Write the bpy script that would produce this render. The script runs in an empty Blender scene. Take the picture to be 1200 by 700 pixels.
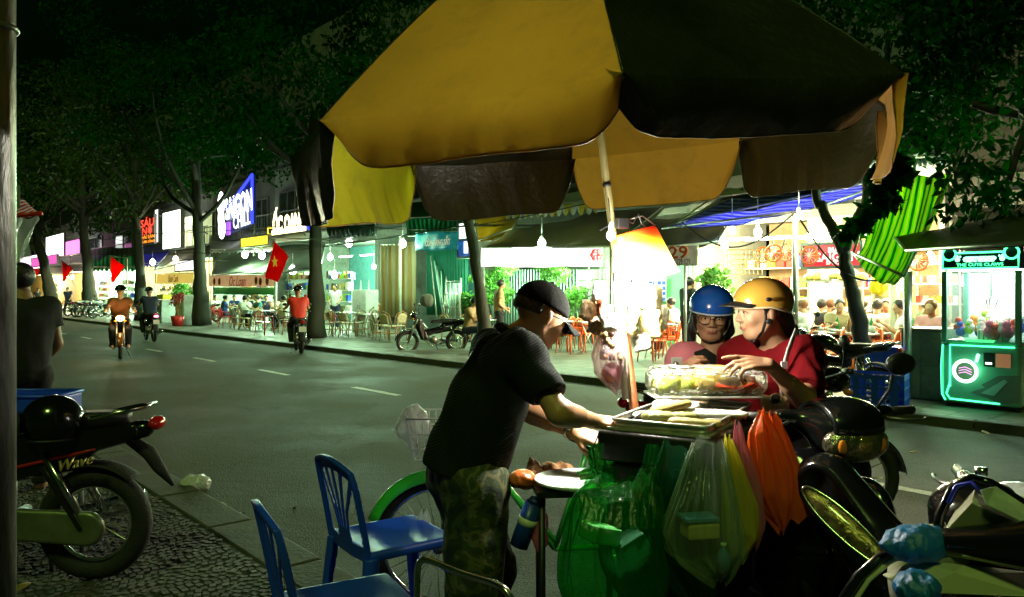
import bpy, math, random
import numpy as np
from mathutils import Matrix, Vector
random.seed(7); RNG = np.random.default_rng(7)
sc = bpy.context.scene
COL = sc.collection
cam_d = bpy.data.cameras.new('camera'); cam = bpy.data.objects.new('camera', cam_d); COL.objects.link(cam)
cam.location = (0, 0, 1.5); cam.rotation_euler = (math.radians(90), 0, 0)
cam_d.sensor_width = 36; cam_d.lens = 27; cam_d.shift_y = -7 / 1200; cam_d.clip_start = .05; cam_d.clip_end = 600
sc.camera = cam
SUN_EL, SUN_AZ = math.radians(48), math.radians(200)
w = bpy.data.worlds.new('World'); sc.world = w; w.use_nodes = True
nt = w.node_tree; bg = nt.nodes['Background']
sky = nt.nodes.new('ShaderNodeTexSky'); sky.sky_type = 'NISHITA'; sky.sun_disc = False
sky.sun_elevation = math.radians(-4.0); sky.sun_rotation = SUN_AZ; sky.air_density = 1.0
tint = nt.nodes.new('ShaderNodeMix'); tint.data_type = 'RGBA'; tint.blend_type = 'MULTIPLY'; tint.inputs[0].default_value = 1
tint.inputs[7].default_value = (.12, 1.0, .16, 1)
nt.links.new(sky.outputs[0], tint.inputs[6]); nt.links.new(tint.outputs[2], bg.inputs[0])
bg.inputs[1].default_value = .13
sd = bpy.data.lights.new('street_glow', 'SUN'); sd.energy = .55; sd.angle = math.radians(8); sd.color = (.6, 1.0, .2)
so = bpy.data.objects.new('street_glow', sd); COL.objects.link(so)
sdir = Vector((-.14, -.66, .8)).normalized()
so.rotation_euler = sdir.to_track_quat('Z', 'Y').to_euler()
sc.view_settings.view_transform = 'Standard'; sc.view_settings.look = 'None'
sc.view_settings.exposure = .18; sc.view_settings.gamma = 1
sc.cycles.max_bounces = 6; sc.cycles.transparent_max_bounces = 12; sc.cycles.sample_clamp_indirect = 4
sc.cycles.caustics_reflective = False; sc.cycles.caustics_refractive = False
D = np.array([-.658, .753]); N = np.array([.753, .658])      # along the street (away to the left), across to the far side
def ST(s, t, z=0.0):
    p = s * D + t * N
    return np.array([p[0], p[1], z])
def at(px, py, Y):                       # point of the photo at depth Y
    return np.array([(px - 600) / 900 * Y, Y, 1.5 + (343 - py) / 900 * Y])
def att(px, py, t):                      # point of the photo on the plane t = const
    a = (px - 600) / 900
    return at(px, py, t / (N[0] * a + N[1]))
def ground(px, py, z=0.0):
    return at(px, py, (1.5 - z) * 900 / (py - 343))
STREET_YAW = math.atan2(D[1], D[0])      # local +x along the street
ROOT = {}
def _props(o, label=None, cat=None, group=None, kind=None):
    if label: o['label'] = label
    if cat: o['category'] = cat
    if group: o['group'] = group
    if kind: o['kind'] = kind
    return o
def thing(name, label, cat, loc=(0, 0, 0), yaw=0.0, group=None):
    o = bpy.data.objects.new(name, None); COL.objects.link(o)
    o.location = tuple(loc); o.rotation_euler = (0, 0, yaw); o.empty_display_size = .1
    ROOT[o.name] = Matrix.Translation(tuple(loc)) @ Matrix.Rotation(yaw, 4, 'Z')
    return _props(o, label, cat, group)
def link(name, me, mat, parent=None, smooth=True, world=False):
    if mat is not None:
        me.materials.clear()
        for m in (mat if isinstance(mat, (list, tuple)) else [mat]): me.materials.append(m)
    if smooth and len(me.polygons): me.polygons.foreach_set('use_smooth', np.ones(len(me.polygons), bool))
    o = bpy.data.objects.new(name, me); COL.objects.link(o)
    if parent is not None:
        o.parent = parent; ROOT[o.name] = ROOT.get(parent.name, Matrix())
        if world: me.transform(ROOT[parent.name].inverted())
    return o
def copy_tree(o, parent=None):
    c = o.copy(); COL.objects.link(c)
    if parent is not None: c.parent = parent
    for ch in list(o.children): copy_tree(ch, c)
    return c
def place(o, loc, yaw=None, label=None, scale=None):
    o.location = tuple(loc)
    if yaw is not None: o.rotation_euler = (0, 0, yaw)
    if label: o['label'] = label
    if scale: o.scale = (scale,) * 3
    return o
def np3(v): return np.asarray(v, float)
def unit(v):
    v = np3(v); return v / (np.linalg.norm(v) + 1e-12)
def frame(z, x=None):                    # 3x3 with columns x,y,z
    z = unit(z)
    if x is None: x = (0, 0, 1) if abs(z[2]) < .9 else (1, 0, 0)
    x = np3(x); x = unit(x - z * np.dot(x, z)); y = np.cross(z, x)
    return np.stack([x, y, z], 1)
def rotz(a):
    c, s = math.cos(a), math.sin(a); return np.array([[c, -s, 0], [s, c, 0], [0, 0, 1.]])
def rotx(a):
    c, s = math.cos(a), math.sin(a); return np.array([[1, 0, 0], [0, c, -s], [0, s, c]])
def roty(a):
    c, s = math.cos(a), math.sin(a); return np.array([[c, 0, s], [0, 1, 0], [-s, 0, c]])
class G:
    """collects shapes, links them as one mesh"""
    def __init__(s): s.v = []; s.f = []; s.n = 0; s.uv = []
    def add(s, V, F):
        V = np.asarray(V, float); s.v.append(V); k = s.n
        s.f += [tuple(int(i) + k for i in f) for f in F]; s.n += len(V); return s
    def box(s, c, size, R=None, taper=1.0):
        x, y, z = np3(size) / 2
        V = np.array([[a * x * (taper if k > 0 else 1), b * y * (taper if k > 0 else 1), k * z] for k in (-1, 1) for b in (-1, 1) for a in (-1, 1)])
        if R is not None: V = V @ np.asarray(R).T
        return s.add(V + np3(c), [(0, 2, 3, 1), (4, 5, 7, 6), (0, 1, 5, 4), (2, 6, 7, 3), (0, 4, 6, 2), (1, 3, 7, 5)])
    def bar(s, a, b, w, h=None, up=(0, 0, 1)):
        a, b = np3(a), np3(b); h = h or w
        z = unit(b - a); F = frame(z, up if abs(np.dot(unit(up), z)) < .98 else (1, 0, 0))
        return s.box((a + b) / 2, (h, w, np.linalg.norm(b - a)), F)
    def tube(s, pts, r, n=8, closed=False, cap=True, flat=1.0):
        P = np.asarray(pts, float); m = len(P); R = np.ones(m) * np.asarray(r, float)
        T = np.gradient(P, axis=0) if not closed else np.roll(P, -1, 0) - np.roll(P, 1, 0)
        T /= np.linalg.norm(T, axis=1)[:, None] + 1e-12
        x = frame(T[0])[:, 0]; V = []
        for i in range(m):
            x = x - T[i] * np.dot(x, T[i]); x /= np.linalg.norm(x) + 1e-12; y = np.cross(T[i], x)
            for j in range(n):
                a = 2 * math.pi * j / n; V.append(P[i] + R[i] * (math.cos(a) * x + flat * math.sin(a) * y))
        F = []
        for i in range(m if closed else m - 1):
            for j in range(n):
                a, b = i * n, ((i + 1) % m) * n; F.append((a + j, a + (j + 1) % n, b + (j + 1) % n, b + j))
        if cap and not closed: F += [tuple(range(n))[::-1], tuple((m - 1) * n + j for j in range(n))]
        return s.add(V, F)
    def cyl(s, a, b, r0, r1=None, n=12, cap=True):
        return s.tube([a, b], [r0, r0 if r1 is None else r1], n, cap=cap)
    def ell(s, c, r, nu=12, nv=8, R=None):
        r = np.ones(3) * np.asarray(r, float); V = [(0, 0, -1)]
        for i in range(1, nv):
            p = -math.pi / 2 + math.pi * i / nv
            V += [(math.cos(p) * math.cos(2 * math.pi * j / nu), math.cos(p) * math.sin(2 * math.pi * j / nu), math.sin(p)) for j in range(nu)]
        V.append((0, 0, 1)); V = np.array(V) * r
        if R is not None: V = V @ np.asarray(R).T
        F = [(0, 1 + (j + 1) % nu, 1 + j) for j in range(nu)]
        for i in range(nv - 2):
            F += [(1 + i * nu + j, 1 + i * nu + (j + 1) % nu, 1 + (i + 1) * nu + (j + 1) % nu, 1 + (i + 1) * nu + j) for j in range(nu)]
        e = len(V) - 1; F += [(e, e - nu + j, e - nu + (j + 1) % nu) for j in range(nu)]
        return s.add(V + np3(c), F)
    def lathe(s, prof, c=(0, 0, 0), n=20, R=None):
        V = []; m = len(prof)
        for r, z in prof: V += [(r * math.cos(2 * math.pi * j / n), r * math.sin(2 * math.pi * j / n), z) for j in range(n)]
        V = np.array(V)
        if R is not None: V = V @ np.asarray(R).T
        F = [(i * n + j, i * n + (j + 1) % n, (i + 1) * n + (j + 1) % n, (i + 1) * n + j) for i in range(m - 1) for j in range(n)]
        return s.add(V + np3(c), F)
    def torus(s, c, R, r, axis=(0, 0, 1), nR=28, nr=8, a0=0, a1=2 * math.pi, flat=1.0):
        F = frame(axis); full = abs(a1 - a0 - 2 * math.pi) < 1e-6
        k = nR if full else nR + 1
        P = [np3(c) + R * (math.cos(a0 + (a1 - a0) * i / nR) * F[:, 0] + math.sin(a0 + (a1 - a0) * i / nR) * F[:, 1]) for i in range(k)]
        return s.tube(P, r, nr, closed=full, flat=flat)
    def prism(s, pts, depth, O=(0, 0, 0), R=None):          # outline in local x,z; extruded along local y, centred
        m = len(pts); V = [(x, -depth / 2, z) for x, z in pts] + [(x, depth / 2, z) for x, z in pts]
        V = np.array(V)
        if R is not None: V = V @ np.asarray(R).T
        F = [tuple(range(m)), tuple(range(2 * m - 1, m - 1, -1))] + [(i, i + m, (i + 1) % m + m, (i + 1) % m) for i in range(m)]
        return s.add(V + np3(O), F)
    def grid(s, fn, nu, nv, cu=False, cv=False):
        V = [fn(i / (nu if cu else nu - 1), j / (nv if cv else nv - 1)) for j in range(nv) for i in range(nu)]
        if not s.n: s.uv = [(i / (nu - 1), j / (nv - 1)) for j in range(nv) for i in range(nu)]
        F = [(j * nu + i, j * nu + (i + 1) % nu, ((j + 1) % nv) * nu + (i + 1) % nu, ((j + 1) % nv) * nu + i)
             for j in range(nv if cv else nv - 1) for i in range(nu if cu else nu - 1)]
        return s.add(V, F)
    def mesh(s, name):
        me = bpy.data.meshes.new(name); V = np.concatenate(s.v) if s.v else np.zeros((0, 3))
        me.from_pydata(V.tolist(), [], s.f); me.update()
        if len(s.uv) == len(V) and s.uv:
            l = me.uv_layers.new(name='uv'); ix = np.empty(len(me.loops), np.int32); me.loops.foreach_get('vertex_index', ix); l.data.foreach_set('uv', np.array(s.uv, np.float32)[ix].ravel())
        return me
    def build(s, name, mat, parent=None, smooth=False, world=False, bevel=0, solid=0, sub=0, label=None, cat=None, group=None, kind=None):
        o = link(name, s.mesh(name), mat, parent, smooth, world)
        if solid:
            m = o.modifiers.new('solid', 'SOLIDIFY'); m.thickness = solid; m.offset = 0
        if bevel:
            m = o.modifiers.new('bevel', 'BEVEL'); m.width = bevel; m.segments = 2; m.limit_method = 'ANGLE'
        if sub:
            m = o.modifiers.new('sub', 'SUBSURF'); m.levels = m.render_levels = sub
        return _props(o, label, cat, group, kind)
def rc(P, a, b, r1, r2=None):
    a, b = np3(a), np3(b); r2 = r1 if r2 is None else r2
    ab = b - a; L = np.dot(ab, ab) + 1e-12
    t = np.clip((P - a) @ ab / L, 0, 1)
    return np.linalg.norm(P - a - t[:, None] * ab, axis=1) - (r1 + t * (r2 - r1))
def el(P, c, r, R=None):
    q = P - np3(c)
    if R is not None: q = q @ np.asarray(R)
    r = np3(r); k0 = np.linalg.norm(q / r, axis=1); k1 = np.linalg.norm(q / r ** 2, axis=1) + 1e-9
    return k0 * (k0 - 1) / k1
def bx(P, c, half, rad=.01, R=None):
    q = P - np3(c)
    if R is not None: q = q @ np.asarray(R)
    q = np.abs(q) - (np3(half) - rad)
    return np.linalg.norm(np.maximum(q, 0), axis=1) + np.minimum(q.max(1), 0) - rad
def smin(a, b, k=.03):
    h = np.clip(.5 + .5 * (b - a) / k, 0, 1); return b + (a - b) * h - k * h * (1 - h)
def smax(a, b, k=.02): return -smin(-a, -b, k)
def uni(ds, k=.03):
    d = ds[0]
    for e in ds[1:]: d = smin(d, e, k)
    return d
_wd = np.random.default_rng(3).normal(size=(12, 3)); _wp = np.random.default_rng(4).uniform(0, 6.28, 12)
def wob(P, f, n=6, seed=0):
    v = 0
    for i in range(n):
        j = (i + seed) % 12; v = v + np.sin(P @ _wd[j] * f + _wp[j] + 1.3 * np.sin(P @ _wd[(j + 5) % 12] * f * .6 + _wp[(j + 3) % 12]))
    return v / n
def net(f, lo, hi, h):
    lo, hi = np3(lo), np3(hi); B = 8
    nb = np.maximum(1, np.ceil(((hi - lo) / h + 2) / B).astype(int)); n = nb * B
    ii = np.stack(np.meshgrid(*[np.arange(k) for k in nb], indexing='ij'), -1).reshape(-1, 3)
    dc = f(lo + (ii * B + (B - 1) / 2) * h)
    V = np.empty(tuple(n), np.float32)
    V[:] = np.repeat(np.repeat(np.repeat(np.where(dc < 0, -1., 1.).reshape(tuple(nb)), B, 0), B, 1), B, 2)
    loc = np.stack(np.meshgrid(*[np.arange(B)] * 3, indexing='ij'), -1).reshape(-1, 3)
    idx = ii[np.abs(dc) < B * h * 1.25]
    for c in range(0, len(idx), 400):
        I = (idx[c:c + 400, None, :] * B + loc[None]).reshape(-1, 3)
        V[I[:, 0], I[:, 1], I[:, 2]] = f(lo + I * h)
    S = V < 0
    c8 = [S[a:n[0] - 1 + a, b:n[1] - 1 + b, c:n[2] - 1 + c] for a in (0, 1) for b in (0, 1) for c in (0, 1)]
    tot = sum(x.astype(np.int8) for x in c8); act = np.argwhere((tot > 0) & (tot < 8))
    pos = np.zeros((len(act), 3)); cnt = np.zeros(len(act))
    for ax in range(3):
        o = [a for a in range(3) if a != ax]
        for u in (0, 1):
            for v in (0, 1):
                A = act.copy(); A[:, o[0]] += u; A[:, o[1]] += v; Bq = A.copy(); Bq[:, ax] += 1
                va = V[A[:, 0], A[:, 1], A[:, 2]]; vb = V[Bq[:, 0], Bq[:, 1], Bq[:, 2]]
                m = (va < 0) != (vb < 0); t = va / np.where(m, va - vb, 1)
                p = A.astype(float); p[:, ax] += t; pos[m] += p[m]; cnt[m] += 1
    pos /= cnt[:, None]
    idm = -np.ones(tuple(n), np.int64); idm[act[:, 0], act[:, 1], act[:, 2]] = np.arange(len(act))
    Q = []
    for ax in range(3):
        o = [(ax + 1) % 3, (ax + 2) % 3]
        sl = [slice(None)] * 3; sl2 = [slice(None)] * 3; sl[ax] = slice(0, n[ax] - 1); sl2[ax] = slice(1, n[ax])
        e = np.argwhere(S[tuple(sl)] != S[tuple(sl2)])
        e = e[(e[:, o[0]] > 0) & (e[:, o[1]] > 0)]
        q = []
        for du, dv in ((-1, -1), (0, -1), (0, 0), (-1, 0)):
            c = e.copy(); c[:, o[0]] += du; c[:, o[1]] += dv; q.append(idm[c[:, 0], c[:, 1], c[:, 2]])
        q = np.stack(q, 1); fl = ~S[e[:, 0], e[:, 1], e[:, 2]]; q[fl] = q[fl][:, ::-1]; Q.append(q)
    Q = np.concatenate(Q); Q = Q[(Q >= 0).all(1)]
    return lo + pos * h, Q
def sdf_obj(name, f, lo, hi, h, mat, parent=None, world=False, **kw):
    V, F = net(f, lo, hi, h)
    me = bpy.data.meshes.new(name)
    me.vertices.add(len(V)); me.vertices.foreach_set('co', V.astype(np.float32).ravel())
    me.loops.add(F.size); me.loops.foreach_set('vertex_index', F.astype(np.int32).ravel())
    me.polygons.add(len(F)); me.polygons.foreach_set('loop_start', (np.arange(len(F)) * 4).astype(np.int32))
    me.update(calc_edges=True); me.validate()
    return _props(link(name, me, mat, parent, True, world), **kw)
MATS = {}
def M(name, col, rough=.5, metal=0., bump=0., bscale=60., var=.12, vscale=6., emit=0., ecol=None, coat=0., trans=0., spec=.5, alpha=1., dirt=0., stretch=None, sss=0.):
    if name in MATS: return MATS[name]
    m = bpy.data.materials.new(name); m.use_nodes = True; MATS[name] = m
    t = m.node_tree; p = t.nodes['Principled BSDF']; L = t.links.new
    p.inputs['Roughness'].default_value = rough; p.inputs['Metallic'].default_value = metal
    p.inputs['Specular IOR Level'].default_value = spec
    p.inputs['Coat Weight'].default_value = coat; p.inputs['Coat Roughness'].default_value = .08
    tc = t.nodes.new('ShaderNodeTexCoord'); src = tc.outputs['Object']
    if stretch:
        mp = t.nodes.new('ShaderNodeMapping'); mp.inputs['Scale'].default_value = stretch; L(src, mp.inputs[0]); src = mp.outputs[0]
    c = tuple(col) + (1,) if len(col) == 3 else tuple(col)
    if var > 0:
        n = t.nodes.new('ShaderNodeTexNoise'); n.inputs['Scale'].default_value = vscale; n.inputs['Detail'].default_value = 6; L(src, n.inputs[0])
        r = t.nodes.new('ShaderNodeValToRGB'); r.color_ramp.elements[0].position = .3; r.color_ramp.elements[1].position = .72
        r.color_ramp.elements[0].color = tuple(max(0, x * (1 - var)) for x in c[:3]) + (1,)
        r.color_ramp.elements[1].color = tuple(min(1, x * (1 + var)) for x in c[:3]) + (1,)
        L(n.outputs[0], r.inputs[0]); out = r.outputs[0]
        if dirt:
            n2 = t.nodes.new('ShaderNodeTexNoise'); n2.inputs['Scale'].default_value = vscale * 2.7; n2.inputs['Detail'].default_value = 8; n2.inputs['Roughness'].default_value = .7; L(src, n2.inputs[0])
            r2 = t.nodes.new('ShaderNodeValToRGB'); r2.color_ramp.elements[0].position = .5; r2.color_ramp.elements[1].position = .68
            r2.color_ramp.elements[0].color = (0, 0, 0, 1); r2.color_ramp.elements[1].color = (dirt,) * 3 + (1,)
            L(n2.outputs[0], r2.inputs[0])
            mx = t.nodes.new('ShaderNodeMix'); mx.data_type = 'RGBA'; L(r2.outputs[0], mx.inputs[0]); L(out, mx.inputs[6]); mx.inputs[7].default_value = (.06, .05, .03, 1)
            out = mx.outputs[2]
        L(out, p.inputs['Base Color'])
        rr = t.nodes.new('ShaderNodeMapRange'); rr.inputs[3].default_value = max(0.02, rough - .08); rr.inputs[4].default_value = min(1, rough + .1)
        L(n.outputs[0], rr.inputs[0]); L(rr.outputs[0], p.inputs['Roughness'])
    else: p.inputs['Base Color'].default_value = c
    if bump > 0:
        b = t.nodes.new('ShaderNodeTexNoise'); b.inputs['Scale'].default_value = bscale; b.inputs['Detail'].default_value = 5; L(src, b.inputs[0])
        bp = t.nodes.new('ShaderNodeBump'); bp.inputs['Strength'].default_value = bump; bp.inputs['Distance'].default_value = .01
        L(b.outputs[0], bp.inputs['Height']); L(bp.outputs[0], p.inputs['Normal'])
    if emit > 0:
        p.inputs['Emission Color'].default_value = tuple(ecol or col)[:3] + (1,); p.inputs['Emission Strength'].default_value = emit
    if trans > 0: p.inputs['Transmission Weight'].default_value = trans
    if sss > 0:
        p.inputs['Subsurface Weight'].default_value = sss; p.inputs['Subsurface Radius'].default_value = (1, .3, .15); p.inputs['Subsurface Scale'].default_value = .015
    o = t.nodes['Material Output']
    if alpha < 1:
        tr = t.nodes.new('ShaderNodeBsdfTransparent'); tr.inputs[0].default_value = tuple(.5 + .5 * x for x in c[:3]) + (1,)
        mx = t.nodes.new('ShaderNodeMixShader'); mx.inputs[0].default_value = alpha
        L(tr.outputs[0], mx.inputs[1]); L(p.outputs[0], mx.inputs[2]); L(mx.outputs[0], o.inputs[0])
    return m
def Mcloth(name, col, tr=.4, rough=.6, bump=.3, bscale=25., var=.15, vscale=4., tcol=None, stretch=None, spec=.3, dirt=.25):
    """thin cloth or film that lets part of the light through"""
    if name in MATS: return MATS[name]
    m = M(name, col, rough, bump=bump, bscale=bscale, var=var, vscale=vscale, stretch=stretch, spec=spec, dirt=dirt)
    t = m.node_tree; p = t.nodes['Principled BSDF']; o = t.nodes['Material Output']
    tl = t.nodes.new('ShaderNodeBsdfTranslucent'); tl.inputs[0].default_value = tuple(tcol or col) + (1,)
    mx = t.nodes.new('ShaderNodeMixShader'); mx.inputs[0].default_value = tr
    t.links.new(p.outputs[0], mx.inputs[1]); t.links.new(tl.outputs[0], mx.inputs[2]); t.links.new(mx.outputs[0], o.inputs[0])
    return m
def Mfilm(name, col, see=.5, rough=.22, bump=.6, tr=.3, bscale=14., stretch=(1, 1, .12)):
    """thin plastic bag film: partly see-through, partly glossy, partly translucent"""
    if name in MATS: return MATS[name]
    m = Mcloth(name, col, tr, rough, bump, bscale, .1, 5., stretch=stretch, spec=.9, dirt=0)
    t = m.node_tree; o = t.nodes['Material Output']; last = o.inputs[0].links[0].from_socket
    tp = t.nodes.new('ShaderNodeBsdfTransparent'); tp.inputs[0].default_value = tuple(.25 + .75 * x / max(col) for x in col) + (1,)
    lw = t.nodes.new('ShaderNodeLayerWeight'); lw.inputs[0].default_value = .35
    mr = t.nodes.new('ShaderNodeMapRange'); mr.inputs[3].default_value = 1 - see; mr.inputs[4].default_value = 1
    t.links.new(lw.outputs['Facing'], mr.inputs[0])
    mx = t.nodes.new('ShaderNodeMixShader'); t.links.new(mr.outputs[0], mx.inputs[0])
    t.links.new(tp.outputs[0], mx.inputs[1]); t.links.new(last, mx.inputs[2]); t.links.new(mx.outputs[0], o.inputs[0])
    return m
def Mstripe(name, c1, c2, scale, axis=0, rough=.6, sharp=.5, tr=.0, emit=0, c3=None, bump=.2, distort=0.0, coord='Object', dirt=True):
    if name in MATS: return MATS[name]
    m = M(name, c1, rough, bump=bump, bscale=20, var=0)
    t = m.node_tree; p = t.nodes['Principled BSDF']; L = t.links.new
    tc = t.nodes.new('ShaderNodeTexCoord'); wv = t.nodes.new('ShaderNodeTexWave'); wv.inputs['Scale'].default_value = scale
    wv.bands_direction = 'XYZ'[axis]; wv.inputs['Distortion'].default_value = distort; L(tc.outputs[coord], wv.inputs[0])
    r = t.nodes.new('ShaderNodeValToRGB'); r.color_ramp.interpolation = 'LINEAR'
    e = r.color_ramp.elements; e[0].position = sharp - .04; e[1].position = sharp + .04
    e[0].color = tuple(c1) + (1,); e[1].color = tuple(c2) + (1,)
    if c3:
        x = r.color_ramp.elements.new(.8); x.color = tuple(c2) + (1,); x = r.color_ramp.elements.new(.86); x.color = tuple(c3) + (1,)
    L(wv.outputs[0], r.inputs[0])
    n2 = t.nodes.new('ShaderNodeTexNoise'); n2.inputs['Scale'].default_value = 3; n2.inputs['Detail'].default_value = 8; L(tc.outputs[coord], n2.inputs[0])
    mx = t.nodes.new('ShaderNodeMix'); mx.data_type = 'RGBA'; mx.blend_type = 'MULTIPLY'; mx.inputs[0].default_value = .5
    L(r.outputs[0], mx.inputs[6]); L(n2.outputs[0], mx.inputs[7]); L(mx.outputs[2], p.inputs['Base Color'])
    if emit:
        L(mx.outputs[2], p.inputs['Emission Color']); p.inputs['Emission Strength'].default_value = emit
    if tr:
        o = t.nodes['Material Output']; tl = t.nodes.new('ShaderNodeBsdfTranslucent'); L(r.outputs[0], tl.inputs[0])
        ms = t.nodes.new('ShaderNodeMixShader'); ms.inputs[0].default_value = tr
        L(p.outputs[0], ms.inputs[1]); L(tl.outputs[0], ms.inputs[2]); L(ms.outputs[0], o.inputs[0])
    return m
def lamp(loc, power, col=(1, 1, 1), r=.05, name='lamp_light', parent=None):
    d = bpy.data.lights.new(name, 'POINT'); d.energy = power; d.color = col; d.shadow_soft_size = r
    o = bpy.data.objects.new(name, d); COL.objects.link(o); o.location = tuple(loc)
    if parent is not None:
        o.parent = parent; o.location = ROOT[parent.name].inverted() @ Vector(tuple(loc))
    return o
def text_mesh(s, size, extrude=.004, shear=0, bold=0.0, spacing=1.0):
    cu = bpy.data.curves.new('t', 'FONT'); cu.body = s; cu.size = size; cu.extrude = extrude; cu.shear = shear; cu.offset = bold
    cu.align_x = 'CENTER'; cu.align_y = 'CENTER'; cu.space_character = spacing; cu.resolution_u = 2
    o = bpy.data.objects.new('t', cu); COL.objects.link(o)
    me = bpy.data.meshes.new_from_object(o.evaluated_get(bpy.context.evaluated_depsgraph_get()))
    bpy.data.objects.remove(o); bpy.data.curves.remove(cu); return me
def text(name, s, size, mat, parent, loc, xdir=(1, 0, 0), up=(0, 0, 1), fit=None, **kw):
    """lettering as raised shapes; loc, xdir and up are world"""
    me = text_mesh(s, size, **kw)
    V = np.array([v.co[:] for v in me.vertices]); ctr = (V.max(0) + V.min(0)) / 2; V -= [ctr[0], ctr[1], 0]
    if fit:
        V[:, 0] *= fit[0] / np.ptp(V[:, 0]); V[:, 1] *= fit[1] / np.ptp(V[:, 1])
    x = unit(xdir); u = unit(np3(up) - x * np.dot(up, x)); z = np.cross(x, u)
    W = np3(loc) + V @ np.stack([x, u, z])
    for v, c in zip(me.vertices, W): v.co = c
    me.update(); return link(name, me, mat, parent, False, world=True)
def sheet(name, s0, s1, t0, t1, z, mat, **kw):
    g = G(); g.add([ST(s0, t0, z), ST(s1, t0, z), ST(s1, t1, z), ST(s0, t1, z)], [(0, 3, 2, 1)]); return g.build(name, mat, **kw)
def Mroad():
    m = M('asphalt', (.05, .05, .045), .55, var=0); t = m.node_tree; p = t.nodes['Principled BSDF']; L = t.links.new
    tc = t.nodes.new('ShaderNodeTexCoord')
    def noise(sc_, det=4, rough=.6):
        n = t.nodes.new('ShaderNodeTexNoise'); n.inputs['Scale'].default_value = sc_; n.inputs['Detail'].default_value = det; n.inputs['Roughness'].default_value = rough
        L(tc.outputs['Object'], n.inputs[0]); return n.outputs[0]
    a = noise(75, 2); b = noise(.55, 8, .65); c = noise(9, 5)
    r = t.nodes.new('ShaderNodeValToRGB'); e = r.color_ramp.elements; e[0].position = .36; e[0].color = (.004, .005, .003, 1); e[1].position = .68; e[1].color = (.1, .12, .05, 1)
    L(a, r.inputs[0])
    r2 = t.nodes.new('ShaderNodeValToRGB'); e = r2.color_ramp.elements; e[0].position = .35; e[0].color = (.45, .45, .45, 1); e[1].position = .65; e[1].color = (1.15, 1.1, 1, 1)
    L(b, r2.inputs[0])
    mx = t.nodes.new('ShaderNodeMix'); mx.data_type = 'RGBA'; mx.blend_type = 'MULTIPLY'; mx.inputs[0].default_value = 1
    L(r.outputs[0], mx.inputs[6]); L(r2.outputs[0], mx.inputs[7])
    vo = t.nodes.new('ShaderNodeTexVoronoi'); vo.feature = 'DISTANCE_TO_EDGE'; vo.inputs['Scale'].default_value = .8
    wr = t.nodes.new('ShaderNodeTexNoise'); wr.inputs['Scale'].default_value = 2.5; wr.inputs['Detail'].default_value = 7; L(tc.outputs['Object'], wr.inputs[0])
    vm = t.nodes.new('ShaderNodeMix'); vm.data_type = 'VECTOR'; vm.inputs[0].default_value = .25; L(tc.outputs['Object'], vm.inputs[4]); L(wr.outputs[1], vm.inputs[5]); L(vm.outputs[1], vo.inputs[0])
    cr = t.nodes.new('ShaderNodeMapRange'); cr.inputs[1].default_value = 0; cr.inputs[2].default_value = .007; cr.inputs[3].default_value = .25; L(vo.outputs[0], cr.inputs[0])
    m3 = t.nodes.new('ShaderNodeMix'); m3.data_type = 'RGBA'; m3.blend_type = 'MULTIPLY'; m3.inputs[0].default_value = .8; L(mx.outputs[2], m3.inputs[6]); L(cr.outputs[0], m3.inputs[7]); L(m3.outputs[2], p.inputs['Base Color'])
    rr = t.nodes.new('ShaderNodeMapRange'); rr.inputs[1].default_value = .35; rr.inputs[2].default_value = .7; rr.inputs[3].default_value = .6; rr.inputs[4].default_value = .9
    L(b, rr.inputs[0]); L(rr.outputs[0], p.inputs['Roughness'])
    ad = t.nodes.new('ShaderNodeMath'); ad.operation = 'ADD'; L(a, ad.inputs[0]); L(c, ad.inputs[1])
    bp = t.nodes.new('ShaderNodeBump'); bp.inputs['Strength'].default_value = .8; bp.inputs['Distance'].default_value = .015
    L(ad.outputs[0], bp.inputs['Height']); L(bp.outputs[0], p.inputs['Normal']); return m
M_soil = M('soil', (.05, .045, .03), .9, bump=.4, bscale=8)
M_conc = M('worn_concrete', (.17, .165, .13), .75, bump=.5, bscale=45, var=.3, vscale=3, dirt=.7)
M_kerb = M('kerb_concrete', (.085, .088, .068), .7, bump=.5, bscale=35, var=.35, vscale=2.5, dirt=.6)
M_sett = M('sett_stone', (.06, .062, .045), .65, bump=.35, bscale=60, var=.25, vscale=1.3, dirt=.4)
M_joint = M('sett_mortar', (.04, .04, .032), .9, bump=.5, bscale=90)
M_paint = M('worn_road_paint', (.5, .5, .42), .6, bump=.5, bscale=80, var=.35, vscale=18, dirt=.6)
NPZ = .05
g = G(); g.add([(-400, -300, -.03), (400, -300, -.03), (400, 600, -.03), (-400, 600, -.03)], [(0, 1, 2, 3)]); g.build('ground', M_soil, kind='structure')
road = sheet('road', -40, 220, 1.98, 9.32, 0, Mroad(), kind='structure')
pave_n = sheet('near_pavement', -40, 220, -14, 1.7, NPZ - .006, M_joint, kind='structure')
pave_f = sheet('far_pavement', -40, 220, 9.45, 24, .1, None, kind='structure')
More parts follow.
